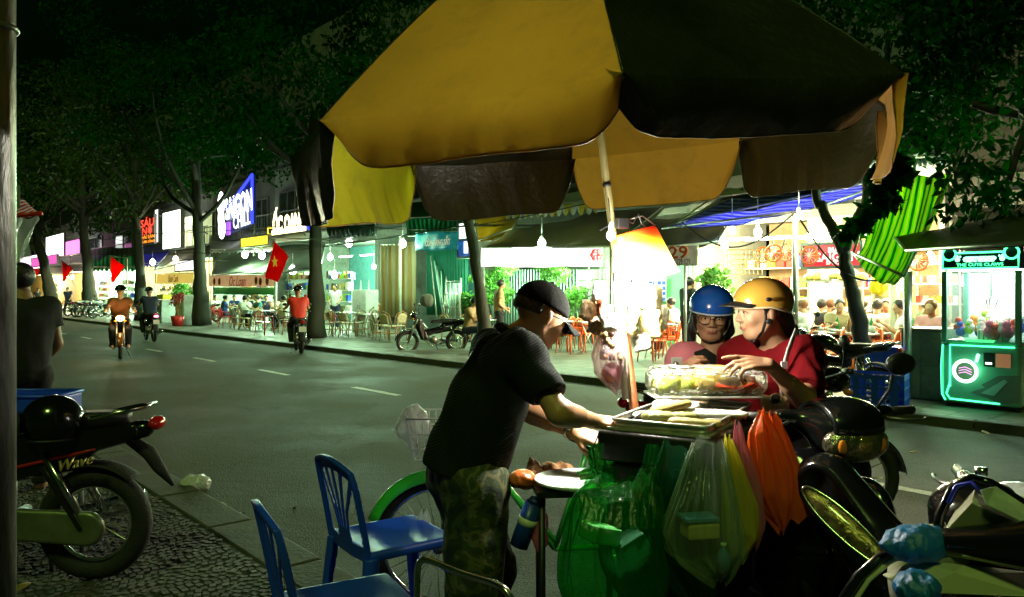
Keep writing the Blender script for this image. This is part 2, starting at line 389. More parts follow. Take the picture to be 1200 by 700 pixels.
def Mpave():
    m = M('paving_slabs', (.2, .2, .16), .6, var=0); t = m.node_tree; p = t.nodes['Principled BSDF']; L = t.links.new
    tc = t.nodes.new('ShaderNodeTexCoord'); mp = t.nodes.new('ShaderNodeMapping'); mp.inputs['Rotation'].default_value = (0, 0, -STREET_YAW); L(tc.outputs['Object'], mp.inputs[0])
    b = t.nodes.new('ShaderNodeTexBrick'); b.offset = 0; b.inputs['Scale'].default_value = 2.4; b.inputs['Brick Width'].default_value = 1; b.inputs['Row Height'].default_value = 1
    b.inputs['Mortar Size'].default_value = .025; b.inputs['Color1'].default_value = (.24, .24, .19, 1); b.inputs['Color2'].default_value = (.15, .15, .12, 1); b.inputs['Mortar'].default_value = (.04, .04, .03, 1)
    L(mp.outputs[0], b.inputs[0])
    n = t.nodes.new('ShaderNodeTexNoise'); n.inputs['Scale'].default_value = 1.6; n.inputs['Detail'].default_value = 9; n.inputs['Roughness'].default_value = .7; L(tc.outputs['Object'], n.inputs[0])
    r = t.nodes.new('ShaderNodeValToRGB'); e = r.color_ramp.elements; e[0].position = .35; e[0].color = (.35, .35, .35, 1); e[1].position = .65; e[1].color = (1.1, 1.1, 1.05, 1); L(n.outputs[0], r.inputs[0])
    mx = t.nodes.new('ShaderNodeMix'); mx.data_type = 'RGBA'; mx.blend_type = 'MULTIPLY'; mx.inputs[0].default_value = 1
    L(b.outputs[0], mx.inputs[6]); L(r.outputs[0], mx.inputs[7]); L(mx.outputs[2], p.inputs['Base Color'])
    bp = t.nodes.new('ShaderNodeBump'); bp.inputs['Strength'].default_value = .4; bp.inputs['Distance'].default_value = .01; L(b.outputs['Fac'], bp.inputs['Height']); bp.invert = True
    L(bp.outputs[0], p.inputs['Normal']); return m
pave_f.data.materials.append(Mpave())
def kerb(parent, t0, t1, z, s0, s1, step, drop, mat):
    me = None; s = s0; first = True
    while s < s1:
        if me is None:
            gg = G(); gg.box((0, 0, (z - drop) / 2), (step - .012, t1 - t0, z + drop)); me = gg.mesh('kerb_stone')
        o = link('kerb_stone', me, mat if first else None, parent, False); first = False
        p = ST(s + step / 2, (t0 + t1) / 2, random.uniform(-.004, .004)); o.location = tuple(p); o.rotation_euler = (random.uniform(-.006, .006), random.uniform(-.004, .004), STREET_YAW + random.uniform(-.004, .004))
        if not o.modifiers:
            b = o.modifiers.new('bevel', 'BEVEL'); b.width = .015; b.segments = 2
        s += step
kerb(pave_n, 1.70, 1.99, NPZ, 1.0, 14, .95, .06, M_kerb)
kerb(pave_f, 9.30, 9.46, .105, -2, 40, 1.0, .06, M_kerb)
g = G()
for a, b, t0, t1, z in ((14, 200, 1.7, 1.99, NPZ), (40, 200, 9.3, 9.46, .105)):
    g.box(ST((a + b) / 2, (t0 + t1) / 2, z / 2 - .03), (b - a, t1 - t0, z + .06), rotz(STREET_YAW))
g.build('kerb_strip', M_kerb, kind='structure')
k = 0
for k in range(-2, 14):
    s = 9.5 + 3.65 * k; pts = []
    for i in range(9):
        pts.append(ST(s + 1.3 * i / 8, 6.05 + random.uniform(-.012, .012), .004))
    for i in range(9):
        pts.append(ST(s + 1.3 * (8 - i) / 8, 6.17 + random.uniform(-.012, .012), .004))
    gg = G(); gg.add(pts, [tuple(range(18))[::-1]]); gg.build('lane_marking', M_paint, road)
cells = []
Rf = .42; placed = []
for row in range(-5, 26):
    for colm in range(-4, 24):
        cx = (colm + (row % 2) * .5) * Rf * 2 * .98; cy = row * Rf * .52
        placed.append((cx, cy, row))
def fan_setts():
    out = []
    for cx, cy, row in placed:
        s_, t_ = .6 + cx, 1.6 - cy
        if s_ < .4 or s_ > 9.5 or t_ < -2.6 or t_ > 2.7: continue
        for kr in range(1, 11):
            r = Rf - .04 * (kr - 1)
            if r < .05: break
            nn = max(5, int(math.pi * r / .052))
            for j in range(nn):
                a = math.pi * (j + .5) / nn
                x, y = cx + r * math.cos(a), cy + r * math.sin(a)
                if any(abs(row2 - row) <= 2 and row2 < row and (x - c2) ** 2 + (y - d2) ** 2 < (Rf + .022) ** 2 and (y > d2 - .02) for c2, d2, row2 in placed if abs(c2 - cx) < 1 and row2 < row and row - row2 < 3): continue
                S_, T_ = .6 + x, 1.6 - y
                if T_ > 1.675: continue
                p = ST(S_, T_, 0)
                if p[1] < 2.6 or p[1] > 8 or p[0] < -5 or p[0] > 1.0: continue
                out.append((p[0], p[1], a, math.pi * r / nn))
    return out
FS = fan_setts()
FS.sort(key=lambda q: abs(q[0] + 1.75) + abs(q[1] - 4.0))
me = G().box((0, 0, 0), (1, 1, 1), taper=.86).mesh('sett'); gg = G(); Rs = rotz(STREET_YAW)
for i, (x, y, a, w_) in enumerate(FS):
    z = NPZ + random.uniform(-.0035, .0025); ang = STREET_YAW - a
    if i < 300:
        o = link('sett', me, M_sett if i == 0 else None, pave_n, False); o.location = (x, y, z - .012); o.rotation_euler = (random.uniform(-.03, .03), random.uniform(-.03, .03), ang); o.scale = (.034, w_ * .88, .026)
    else: gg.box((x, y, z - .012), (.034, w_ * .88, .026), rotz(ang), taper=.86)
gg.build('sett_field', M_sett, pave_n, kind='stuff')
M_bark = M('bark', (.032, .03, .02), .85, bump=1.0, bscale=18, var=.35, vscale=5, stretch=(1, 1, .3))
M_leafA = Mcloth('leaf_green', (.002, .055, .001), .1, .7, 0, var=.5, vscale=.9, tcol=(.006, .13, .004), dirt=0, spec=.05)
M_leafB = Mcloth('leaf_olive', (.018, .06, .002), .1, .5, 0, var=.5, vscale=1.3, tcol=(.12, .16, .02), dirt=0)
def leaves(clumps, n, L, W, drop=.5, seed=0):
    r = np.random.default_rng(seed); c = np.array([q[:3] for q in clumps]); R = np.array([q[3] for q in clumps])
    i = r.choice(len(c), n, p=R ** 2 / (R ** 2).sum()); d = r.normal(size=(n, 3)); d /= np.linalg.norm(d, axis=1)[:, None]
    P = c[i] + d * (R[i] * r.uniform(.25, 1.0, n) ** .6)[:, None] * np.array([1, 1, .62])
    ax = r.normal(size=(n, 3)); ax[:, 2] -= drop * 1.6; ax /= np.linalg.norm(ax, axis=1)[:, None]
    sd_ = np.cross(ax, r.normal(size=(n, 3))); sd_ /= np.linalg.norm(sd_, axis=1)[:, None]
    l = (L * r.uniform(.6, 1.3, n))[:, None]; w_ = (W * r.uniform(.6, 1.3, n))[:, None]; nr = np.cross(ax, sd_)
    V = np.stack([P, P + ax * l * .5 + sd_ * w_ * .5 + nr * w_ * .15, P + ax * l, P + ax * l * .5 - sd_ * w_ * .5 + nr * w_ * .15], 1).reshape(-1, 3)
    F = np.arange(n * 4).reshape(-1, 4)
    me = bpy.data.meshes.new('leaves'); me.vertices.add(n * 4); me.vertices.foreach_set('co', V.astype(np.float32).ravel())
    me.loops.add(n * 4); me.loops.foreach_set('vertex_index', F.astype(np.int32).ravel()); me.polygons.add(n)
    me.polygons.foreach_set('loop_start', (np.arange(n) * 4).astype(np.int32)); me.update(calc_edges=True); return me
def limb(g, a, b, r0, r1, bend=.1, n=8, seg=7):
    a, b = np3(a), np3(b); off = RNG.normal(size=3) * bend * np.linalg.norm(b - a)
    pts = [a + (b - a) * u + off * math.sin(math.pi * u) + RNG.normal(size=3) * r0 * .12 for u in np.linspace(0, 1, seg)]
    g.tube(pts, np.linspace(r0, r1, seg), n)
def tree(label, base, trunk_pts, r0, limbs, clumps, nleaf, L, W, mat, group=None, seed=0, name='street_tree', flare=1.5):
    t = thing(name, label, 'tree', base, 0, group); g = G()
    P = np.array(trunk_pts, float); m = len(P)
    r = np.linspace(r0, r0 * .6, m); r[0] *= flare
    u = np.linspace(0, m - 1, m * 5); Q = np.stack([np.interp(u, range(m), P[:, k]) for k in range(3)], 1); rr = np.interp(u, range(m), r) * (1 + RNG.normal(size=len(u)) * .05)
    Q[1:-1, :2] += RNG.normal(size=(len(u) - 2, 2)) * r0 * .07
    g.tube(Q, rr, 12); g.build('trunk', M_bark, t, smooth=True, world=True)
    for a, b, q0, q1 in limbs:
        gg = G(); limb(gg, a, b, q0, q1); gg.build('limb', M_bark, t, smooth=True, world=True)
    o = link('crown', leaves(clumps, nleaf, L, W, seed=seed), mat, t, False, world=True); o['kind'] = 'stuff'
    return t
def simple_tree(label, px, t_, r0, zt, crown_r, seed, nleaf=7000, lean=(0, 0), low=4.2, mat=None, L=.26, W=.11, gap=.0):
    r = np.random.default_rng(seed); a = (px - 600) / 900; Y = t_ / (N[0] * a + N[1]); b = np.array([a * Y, Y, .1])
    tp = [b, b + (lean[0] * .3, lean[1] * .3, zt * .33), b + (lean[0] * .8, lean[1], zt * .66), b + (lean[0], lean[1], zt)]
    limbs = []; cl = []
    for k in range(8):
        an = 2 * math.pi * k / 8 + r.uniform(-.3, .3); st = tp[1] + (tp[3] - tp[1]) * r.uniform(.3, .95); st = np3(st)
        en = np3(tp[3]) + (math.cos(an) * crown_r * r.uniform(.5, .85), math.sin(an) * crown_r * r.uniform(.5, .85), r.uniform(-.1, .5) * crown_r)
        limbs.append((st, en, r0 * .42, r0 * .12)); cl.append((*en, crown_r * .38))
    for k in range(30):
        an = r.uniform(0, 6.28); q = r.uniform(.2, 1) * crown_r; z = r.uniform(low, low + crown_r * 1.9)
        q *= math.sqrt(max(.12, 1 - ((z - low - crown_r * .95) / (crown_r * 1.05)) ** 2))
        cl.append((b[0] + lean[0] + math.cos(an) * q, b[1] + lean[1] + math.sin(an) * q, z, crown_r * r.uniform(.14, .3)))
    return tree(label, b, tp, r0, limbs, cl, nleaf, L, W, mat or M_leafA, 'trees along the far pavement', seed)
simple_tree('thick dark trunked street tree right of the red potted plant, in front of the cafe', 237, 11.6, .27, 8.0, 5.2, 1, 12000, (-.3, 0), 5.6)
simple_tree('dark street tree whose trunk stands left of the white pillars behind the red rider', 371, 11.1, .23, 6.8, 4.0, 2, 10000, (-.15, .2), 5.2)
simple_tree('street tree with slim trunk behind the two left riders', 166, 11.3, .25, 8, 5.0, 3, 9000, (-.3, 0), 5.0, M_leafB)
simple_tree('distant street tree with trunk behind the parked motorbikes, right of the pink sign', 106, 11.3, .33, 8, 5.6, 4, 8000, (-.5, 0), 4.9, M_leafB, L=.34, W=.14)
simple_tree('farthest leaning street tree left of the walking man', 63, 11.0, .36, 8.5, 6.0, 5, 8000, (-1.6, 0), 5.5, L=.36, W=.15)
b = att(570, 411, 11.0); b[2] = .1
tree('thin grey tree trunk slanting up behind the vendor with shaded bark', b, [b, att(566, 370, 11.0), att(556, 300, 11.0), att(548, 255, 11.0), att(535, 170, 11.1), att(520, 60, 11.2)], .15,
     [(att(540, 190, 11), att(600, 60, 12), .09, .03), (att(535, 170, 11), att(470, 40, 11), .08, .03)],
     [(*att(x, y, t_), r_) for x, y, t_, r_ in ((520, 40, 11.2, 1.2), (470, 20, 11, 1.3), (560, 0, 11.5, 1.4), (610, 20, 12, 1.3), (440, -30, 11.6, 1.6), (500, -60, 12, 1.7), (650, -40, 12, 2))], 6000, .2, .07, M_leafA, 'trees along the far pavement', 6, flare=1.2)
b = att(1022, 452, 11.0); b[2] = .1
tree('forked dark tree behind the blue crates with leafy shoots hanging beside the green striped awning', b,
     [b, att(1014, 420, 11), att(1005, 370, 11), att(993, 320, 11), att(989, 296, 11)], .135,
     [(att(989, 300, 11), att(962, 240, 10.9), .085, .07), (att(962, 242, 10.9), att(958, 195, 10.8), .07, .06), (att(958, 197, 10.8), att(950, 60, 10.4), .06, .04),
      (att(990, 302, 11), att(1003, 255, 11.1), .08, .065), (att(1003, 257, 11.1), att(1006, 190, 11.2), .065, .06), (att(1006, 192, 11.2), att(1040, 40, 11.6), .06, .03), (att(1006, 200, 11.2), att(1120, 110, 11.0), .05, .02)],
     [(*att(x, y, t_), r_) for x, y, t_, r_ in ((1045, 190, 10.4, .22), (1035, 215, 10.4, .2), (1040, 235, 10.4, .17), (1022, 245, 10.6, .13), (1005, 262, 10.6, .16), (992, 272, 10.6, .12), (1055, 205, 10.4, .14), (620, 196, 10.3, .01))],
     900, .17, .1, M_leafA, None, 7, flare=1.25)
r = np.random.default_rng(11)
b = att(1300, 470, 11.0); b[2] = .1
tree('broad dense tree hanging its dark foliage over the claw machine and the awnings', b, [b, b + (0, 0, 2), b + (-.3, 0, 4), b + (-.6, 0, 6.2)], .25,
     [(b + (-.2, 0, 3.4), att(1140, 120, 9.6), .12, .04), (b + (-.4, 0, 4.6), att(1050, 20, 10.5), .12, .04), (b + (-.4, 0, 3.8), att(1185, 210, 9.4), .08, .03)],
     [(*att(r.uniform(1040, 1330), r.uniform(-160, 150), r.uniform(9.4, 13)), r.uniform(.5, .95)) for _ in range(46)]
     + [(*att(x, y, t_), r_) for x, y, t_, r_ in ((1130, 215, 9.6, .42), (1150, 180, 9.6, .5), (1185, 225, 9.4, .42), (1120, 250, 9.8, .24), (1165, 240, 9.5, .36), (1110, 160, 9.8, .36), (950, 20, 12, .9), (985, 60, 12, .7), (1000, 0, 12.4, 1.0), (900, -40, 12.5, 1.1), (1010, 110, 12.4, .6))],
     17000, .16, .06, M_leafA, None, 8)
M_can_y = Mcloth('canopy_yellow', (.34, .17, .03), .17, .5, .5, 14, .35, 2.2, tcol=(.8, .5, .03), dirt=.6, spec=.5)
M_can_l = Mcloth('canopy_lit_lemon', (.6, .5, .02), .5, .5, .4, 12, .25, 2.2, tcol=(.85, .8, .02), dirt=.5)  # same yellow cloth, with greenish white light put into the colour
M_can_c = Mcloth('canopy_lit_orange', (.6, .3, .05), .4, .5, .4, 12, .2, 2.2, tcol=(.9, .45, .06), dirt=.4)  # same yellow cloth, with warm lamp light put into the colour
M_can_d = Mcloth('canopy_black_olive', (.019, .019, .005), .01, .36, .6, 30, .4, 3, tcol=(.01, .012, .004), dirt=.2, spec=.8)
M_rib = M('umbrella_steel', (.2, .2, .18), .4, .9)
M_pole_r = M('pole_rusty_paint', (.34, .1, .03), .5, .3, .3, 40, .5, 9, dirt=.3)
M_pole_b = M('pole_worn_olive', (.2, .17, .06), .5, .2, .3, 40, .3, 9)
UC = np.array([.29, 2.95, 2.115]); UR, UH = 1.15, .8
UZ = unit((-.075, -.083, 1)); UX = unit(np.array([1, 0, 0]) - UZ * UZ[0]); UY = np.cross(UZ, UX); UM = np.stack([UX, UY, UZ], 1)
def up(x, y, z): return UC + UM @ np.array([x, y, z])
umb = thing('umbrella', 'big yellow and black street vendor umbrella with drooping flaps over the food cart', 'umbrella', (.60, 2.95, 0))
def ang(k): return -math.pi / 2 - .025 + k * math.pi / 4          # corner 0 points at the camera
def prof(u):                                            # radius and height along a rib, u=0 rim, u=1 apex
    return UR * (1 - u), UH * (1 - (1 - u) ** 1.35)
for k in range(8):
    a0, a1 = ang(k), ang(k + 1); yellow = k % 2 == 1       # k=0: corner 0 to 1, front right, dark
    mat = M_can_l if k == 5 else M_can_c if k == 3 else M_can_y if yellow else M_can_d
    nu, nv = 26, 22
    def panel(u, v):
        r_, z_ = prof(v * .985)
        p = (1 - u) * np.array([math.cos(a0), math.sin(a0)]) + u * np.array([math.cos(a1), math.sin(a1)])
        e = 4 * u * (1 - u)
        sag = -.03 * e * (1 - v) ** .5 * (.3 + .7 * min(1, v * 5)) + .008 * math.sin(9 * u + 5 * k) * math.sin(7 * v + k) * e
        return up(*(p * r_ * (1 - .03 * e)), z_ + sag)
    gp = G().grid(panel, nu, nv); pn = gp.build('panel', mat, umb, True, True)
    seed = k
    def flap(u, v):
        p = (1 - u) * np.array([math.cos(a0), math.sin(a0)]) + u * np.array([math.cos(a1), math.sin(a1)])
        e = 4 * u * (1 - u); x = min(u, 1 - u)
        dep = (.135 if k in (0, 7) else .27) * (1 - max(0, 1 - x / .17) ** 2.6) + .004
        q = up(*(p * UR * (1 - .03 * e)), -.03 * .3 * e + .008 * math.sin(9 * u + 5 * k) * math.sin(k) * e)
        cr = .006 * math.sin(38 * u + 3 * v + seed * 2) * v + .012 * math.sin(11 * u + seed) * v + .004 * math.sin(90 * u + 9 * v + seed) * v * v
        nrm = np.array([math.cos((a0 + a1) / 2), math.sin((a0 + a1) / 2), 0])
        inward = -.075 * v * v if k in (0, 7) else -.03 * v * v
        return q + UM @ (nrm * (inward + cr + .012 * math.sin(math.pi * min(v, 1)) )) + np.array([0, 0, -dep * v])
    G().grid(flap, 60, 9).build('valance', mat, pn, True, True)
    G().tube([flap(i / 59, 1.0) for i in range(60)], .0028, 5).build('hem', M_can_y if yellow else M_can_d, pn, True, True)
for k in range(8):
    a0 = ang(k); pts = []
    for i in range(9):
        r_, z_ = prof(i / 8 * .985); pts.append(up(math.cos(a0) * r_ * .995, math.sin(a0) * r_ * .995, z_ - .012))
    G().tube(pts, .004, 6).build('rib', M_rib, umb, True, True); G().tube([np.array(q) + UZ * .014 for q in pts], .0035, 5).build('seam', M_can_d, umb, True, True)
    m_ = up(math.cos(a0) * UR * .5, math.sin(a0) * UR * .5, UH * .58)
    G().cyl(m_, up(0, 0, .28), .0035, n=6).build('strut', M_rib, umb, True, True)
foot = np.array([.60, 2.95, 0.0]); top = up(0, 0, UH + .03)
def onpole(z): return foot + (top - foot) * (z - foot[2]) / (top[2] - foot[2])
G().cyl(onpole(1.52), top, .014, .013, 14).build('upper_pole', M_pole_b, umb, True, True)
G().cyl(foot, onpole(1.56), .018, .017, 14).build('lower_pole', M_pole_r, umb, True, True)
G().cyl(onpole(1.50), onpole(1.58), .021, n=14).build('clamp', M_rib, umb, True, True)
G().cyl(up(0, 0, .25), up(0, 0, .31), .03, n=14).build('runner', M_rib, umb, True, True)
G().lathe([(0, 0), (.17, 0), (.18, .03), (.04, .06), (.03, .12), (0, .12)], foot, 24).build('base', M_kerb, umb, True, True)
G().cyl(onpole(1.9), onpole(1.915), .0165, n=12).build('tape_band', M('black_tape', (.01, .01, .01), .5), umb, True, True)
def s_at(px, t): 
    a = (px - 600) / 900; Y = t / (N[0] * a + N[1]); return a * Y * D[0] + Y * D[1]
def z_at(px, py, t): return att(px, py, t)[2]
RS = rotz(STREET_YAW)
def sbox(g, s0, s1, t0, t1, z0, z1): return g.box(ST((s0 + s1) / 2, (t0 + t1) / 2, (z0 + z1) / 2), (abs(s1 - s0), abs(t1 - t0), abs(z1 - z0)), RS)
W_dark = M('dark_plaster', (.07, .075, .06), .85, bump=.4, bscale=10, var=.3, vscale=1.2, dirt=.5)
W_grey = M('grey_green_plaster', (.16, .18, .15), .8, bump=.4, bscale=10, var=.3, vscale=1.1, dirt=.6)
W_cream = M('cream_plaster', (.62, .55, .32), .8, bump=.3, bscale=10, var=.15, vscale=1.5, dirt=.35)
W_white = M('white_plaster', (.7, .72, .66), .8, bump=.3, bscale=10, var=.15, vscale=1.5, dirt=.4)
W_green = M('mint_green_wall', (.22, .62, .26), .7, bump=.3, bscale=12, var=.12, vscale=1.2, dirt=.3)
W_teal = M('teal_wall', (.1, .3, .32), .7, bump=.3, bscale=12, var=.2, dirt=.3)
W_yel = M('yellow_wall', (.7, .5, .12), .7, bump=.3, bscale=12, var=.2, dirt=.3)
W_brick = M('tan_brick_wall', (.42, .3, .16), .8, bump=.3, bscale=12, var=.2, dirt=.3)
M_tileroof = M('floor_tile', (.35, .34, .28), .5, var=.2)
M_frame = M('window_frame', (.12, .12, .1), .5, .3)
M_glass = M('dark_glass', (.02, .025, .02), .08, spec=.8, var=0)
M_glow = M('lit_room', (.75, .8, .45), .6, emit=.55, ecol=(.75, .9, .42), var=.3, vscale=3)
M_glow2 = M('lit_room_white', (.8, .9, .75), .6, emit=1.0, ecol=(.85, 1, .8), var=.2, vscale=3)
M_steel = M('galvanised_steel', (.5, .52, .48), .35, .8, bump=.1, bscale=30, var=.15, vscale=8)
M_wpaint = M('white_painted_steel', (.75, .78, .72), .45, var=.12, dirt=.3)
M_tealp = M('pale_teal_painted_steel', (.35, .62, .55), .45, var=.12, dirt=.3)
M_shut = M('shutter_slats', (.3, .33, .28), .6, var=.2)
def window(b, s0, s1, z0, z1, t, lit=None, bars=2, slats=0):
    f = G(); w_ = .06
    for a, c, d, e in ((s0, s1, z0, z0 + w_), (s0, s1, z1 - w_, z1), (s0, s0 + w_, z0 + w_, z1 - w_), (s1 - w_, s1, z0 + w_, z1 - w_)): sbox(f, a, c, t - .05, t + .05, d, e)
    for k in range(1, bars): x = s0 + (s1 - s0) * k / bars; sbox(f, x - .025, x + .025, t - .04, t + .04, z0 + w_, z1 - w_)
    fr = f.build('window', M_frame, b, world=True)
    g = G(); sbox(g, s0 + w_, s1 - w_, t + .0, t + .02, z0 + w_, z1 - w_); g.build('pane', lit or M_glass, fr, world=True)
    for k in range(slats):
        z = z0 + w_ + (z1 - z0 - 2 * w_) * (k + .5) / slats; g = G(); g.box(ST((s0 + s1) / 2, t - .07, z), (s1 - s0 - .1, .09, .012), RS @ rotx(.6)); g.build('slat', M_shut, fr, world=True)
def building(label, px0, px1, zf, H, mat, back, t=15.6, tb=19.5, rail=True, wins=3, lit=(), extra=None):
    s1, s0 = s_at(px0, t), s_at(px1, t); c = ST((s0 + s1) / 2, t, .1)
    b = thing('shop_house', label, 'building', c)
    g = G(); sbox(g, s0, s1, t, t + 9, zf, H); g.build('upper_wall', mat, b, world=True)
    g = G(); sbox(g, s0 + .2, s1 - .2, tb, tb + .2, .1, zf - .003); g.build('back_wall', back, b, world=True)
    g = G()
    for x in (s0 + .06, s1 - .06):
        g = G(); sbox(g, x - .05, x + .05, t + .003, tb - .003, .1, zf - .002); g.build('party_wall', W_grey, b, world=True)
    g = G(); sbox(g, s0 + .1, s1 - .1, t - .12, t + .1, zf - .25, zf - .004); g.build('lintel', mat, b, world=True)
    nf = int((H - zf) // 3.2); W = s1 - s0
    for fl in range(max(1, nf)):
        zb = zf + .9 + fl * 3.2
        g = G(); sbox(g, s0, s1, t - .14, t - .003, zf + .15 + fl * 3.2, zf + .3 + fl * 3.2); g.build('string_course', mat, b, world=True)
        for k in range(wins):
            a = s0 + W * (k + .22) / wins; c_ = s0 + W * (k + .78) / wins
            window(b, a, c_, zb, zb + 1.5, t - .06, lit=lit[(k, fl)] if (k, fl) in lit else None, slats=9 if (k, fl) in lit else 0)
        if rail and fl == 0:
            g = G(); sbox(g, s0 + .2, s1 - .2, t - 1.0, t - .145, zb - .62, zb - .5); bal = g.build('balcony', mat, b, world=True)
            g = G(); g.bar(ST(s0 + .2, t - .98, zb + .35), ST(s1 - .2, t - .98, zb + .35), .05)
            n_ = int(W / .22)
            for k in range(n_ + 1): x = s0 + .2 + (W - .4) * k / n_; g.bar(ST(x, t - .98, zb - .5), ST(x, t - .98, zb + .35), .02)
            g.build('railing', M_frame, bal, world=True)
    return b
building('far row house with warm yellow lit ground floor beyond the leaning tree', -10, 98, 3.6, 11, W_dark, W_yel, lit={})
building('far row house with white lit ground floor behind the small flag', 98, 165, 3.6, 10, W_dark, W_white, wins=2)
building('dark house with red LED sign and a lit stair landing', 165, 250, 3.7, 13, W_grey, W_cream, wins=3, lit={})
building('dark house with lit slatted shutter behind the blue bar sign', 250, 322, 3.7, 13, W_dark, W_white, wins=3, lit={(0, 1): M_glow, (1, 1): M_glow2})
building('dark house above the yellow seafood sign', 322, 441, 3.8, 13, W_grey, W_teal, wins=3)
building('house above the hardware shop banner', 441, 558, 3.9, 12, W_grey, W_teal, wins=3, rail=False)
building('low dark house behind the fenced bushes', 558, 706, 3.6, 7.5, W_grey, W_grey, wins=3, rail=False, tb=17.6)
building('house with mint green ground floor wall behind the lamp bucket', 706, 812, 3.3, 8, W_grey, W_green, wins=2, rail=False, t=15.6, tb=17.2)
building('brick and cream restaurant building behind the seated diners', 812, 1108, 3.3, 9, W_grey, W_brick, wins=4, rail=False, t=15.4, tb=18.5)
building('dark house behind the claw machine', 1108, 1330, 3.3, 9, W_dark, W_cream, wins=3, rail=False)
def panel_sign(name, label, cat, px0, px1, py0, py1, t, mat, depth=.12, group=None, tilt=None, frame_mat=None, post=None):
    s1, s0 = s_at(px0, t), s_at(px1, t); pm = (px0 + px1) / 2
    z1, z0 = z_at(pm, py0, t), z_at(pm, py1, t); c = ST((s0 + s1) / 2, t, z0)
    th = thing(name, label, cat, c, 0, group)
    g = G(); sbox(g, s0, s1, t - depth / 2, t + depth / 2, z0, z1); g.build('panel', mat, th, world=True, bevel=.01)
    g = G(); f = .05
    for a, b_, d, e in ((s0 - f, s1 + f, z0 - f, z0), (s0 - f, s1 + f, z1, z1 + f), (s0 - f, s0, z0, z1), (s1, s1 + f, z0, z1)): sbox(g, a, b_, t - depth / 2 - .03, t + depth / 2 + .003, d, e)
    g.build('frame', frame_mat or M_frame, th, world=True)
    g = G()                                       # bracket back to the facade
    for x in (s0 + .1 * (s1 - s0), s1 - .1 * (s1 - s0)): g.bar(ST(x, t + depth / 2, z1 - .05), ST(x, max(t + .3, 15.55), z1 + .1), .035)
    g.build('bracket', M_frame, th, world=True)
    return th, (s0, s1, z0, z1)
XR = -D                                          # reading direction of signs seen from the road (to the right)
XR3 = np.array([XR[0], XR[1], 0])
def E(name, col, s): return M(name, tuple(min(.8, c) for c in col), .5, emit=s, ecol=col, var=0)
E_white = E('white_led', (.95, 1, .95), 3.5); E_white2 = E('white_lightbox', (1, 1, .96), 1.6); E_warm = E('warm_led', (1, .9, .5), 3.0)
E_red = E('red_led', (1, .06, .03), 2.2); E_orange = E('orange_led', (1, .3, .03), 1.6); E_blue = E('blue_led', (.04, .06, 1), 1.6); E_pink = E('pink_led', (1, .25, .75), 1.6)
E_purple = E('purple_led', (.4, .1, 1), 1.2); E_green = E('green_led', (.06, 1, .32), 4); E_mint = E('mint_led', (.35, 1, .65), 2.2); E_yel = E('yellow_lightbox', (1, .78, .05), 1.3)
M_board = M('sign_board_dark', (.03, .03, .035), .5)
def txt(th, s, size, mat, px, py, t, fit=None, **kw):
    return text('lettering', s, size, mat, th, att(px, py, t), XR3, fit=fit, **kw)
panel_sign('light_box_sign', 'overexposed white vertical light box sign on the dark corner house', 'sign', 193, 214, 248, 291, 14.4, E_white, .2)
g, (a, b_, c, d) = panel_sign('lit_balcony_room', 'pale lit room with open shutters and stair rail beside the white light box', 'room', 216, 250, 252, 288, 15.2, M_glow, .1)
g2 = G()
for k in range(5):
    x = a + (b_ - a) * (k + .5) / 5; g2.bar(ST(x, 14.9, c), ST(x, 14.9, c + (d - c) * .55), .04)
g2.bar(ST(a, 14.9, c + (d - c) * .55), ST(b_, 14.9, c + (d - c) * .55), .05); g2.bar(ST(b_, 14.9, c + (d - c) * .9), ST(a, 14.9, c + (d - c) * .3), .05)
g2.build('stair_rail', M_frame, g, world=True)
th, r_ = panel_sign('led_sign', 'black board with red letters SÁU NỞ over orange lines', 'sign', 163, 182, 254, 286, 13.6, M_board)
sw = (r_[1] - r_[0])
txt(th, 'SÁU', .7, E_red, 172.5, 260, 13.5, (sw * .8, .55)); txt(th, 'NỞ', .7, E_red, 172.5, 269, 13.5, (sw * .6, .6))
txt(th, 'HẢI SẢN', .4, E_orange, 173, 277, 13.5, (sw * .8, .26)); txt(th, 'TƯƠI SỐNG', .3, E_orange, 173, 282.5, 13.5, (sw * .85, .22))
panel_sign('light_box_sign', 'slim white light box behind the red LED sign', 'sign', 183, 187, 246, 284, 14.6, E_white2)
t_ = 13.6
th = thing('bar_sign', 'tall blue lit triangular sign reading SAIGON CHILL with a white round figure', 'sign', att(275, 280, t_))
P_ = [att(x, y, t_) for x, y in ((268, 275), (268, 246), (298, 205), (298, 262))]
g = G(); V = [p - np.array([N[0], N[1], 0]) * .06 for p in P_] + [p + np.array([N[0], N[1], 0]) * .06 for p in P_]
g.add(V, [(0, 1, 2, 3), (7, 6, 5, 4), (0, 4, 5, 1), (1, 5, 6, 2), (2, 6, 7, 3), (3, 7, 4, 0)]); g.build('panel', M('deep_blue_board', (.01, .02, .09), .4, emit=.12, ecol=(.02, .05, .5), var=0), th, world=True)
G().tube([p - np.array([N[0], N[1], 0]) * .1 for p in P_[1:]], .07, 6).build('edge_tube', E_blue, th, world=True)
u_ = att(290, 236, t_) - att(266, 246, t_)
text('lettering', 'SAIGON', 1, E_white, th, att(279, 240, t_ - .15), u_, fit=(np.linalg.norm(att(294, 236, t_) - att(263, 245, t_)), 1.0), bold=.03)
text('lettering', 'CHILL', 1, E_white2, th, att(283, 258, t_ - .15), u_, fit=(np.linalg.norm(att(293, 256, t_) - att(273, 262, t_)), .62), bold=.02)
g = G()
for x, y, r1, r2 in ((259, 240, .36, .62), (259, 256, .30, .5), (260, 268, .38, .5)): g.ell(att(x, y, t_ - .1), (r1, .1, r2), 14, 8, RS)
g.build('round_logo', E_white, th, world=True)
G().box(att(267.5, 268, t_ - .12), (.35, .08, .6), RS).build('purple_patch', E_purple, th, world=True)
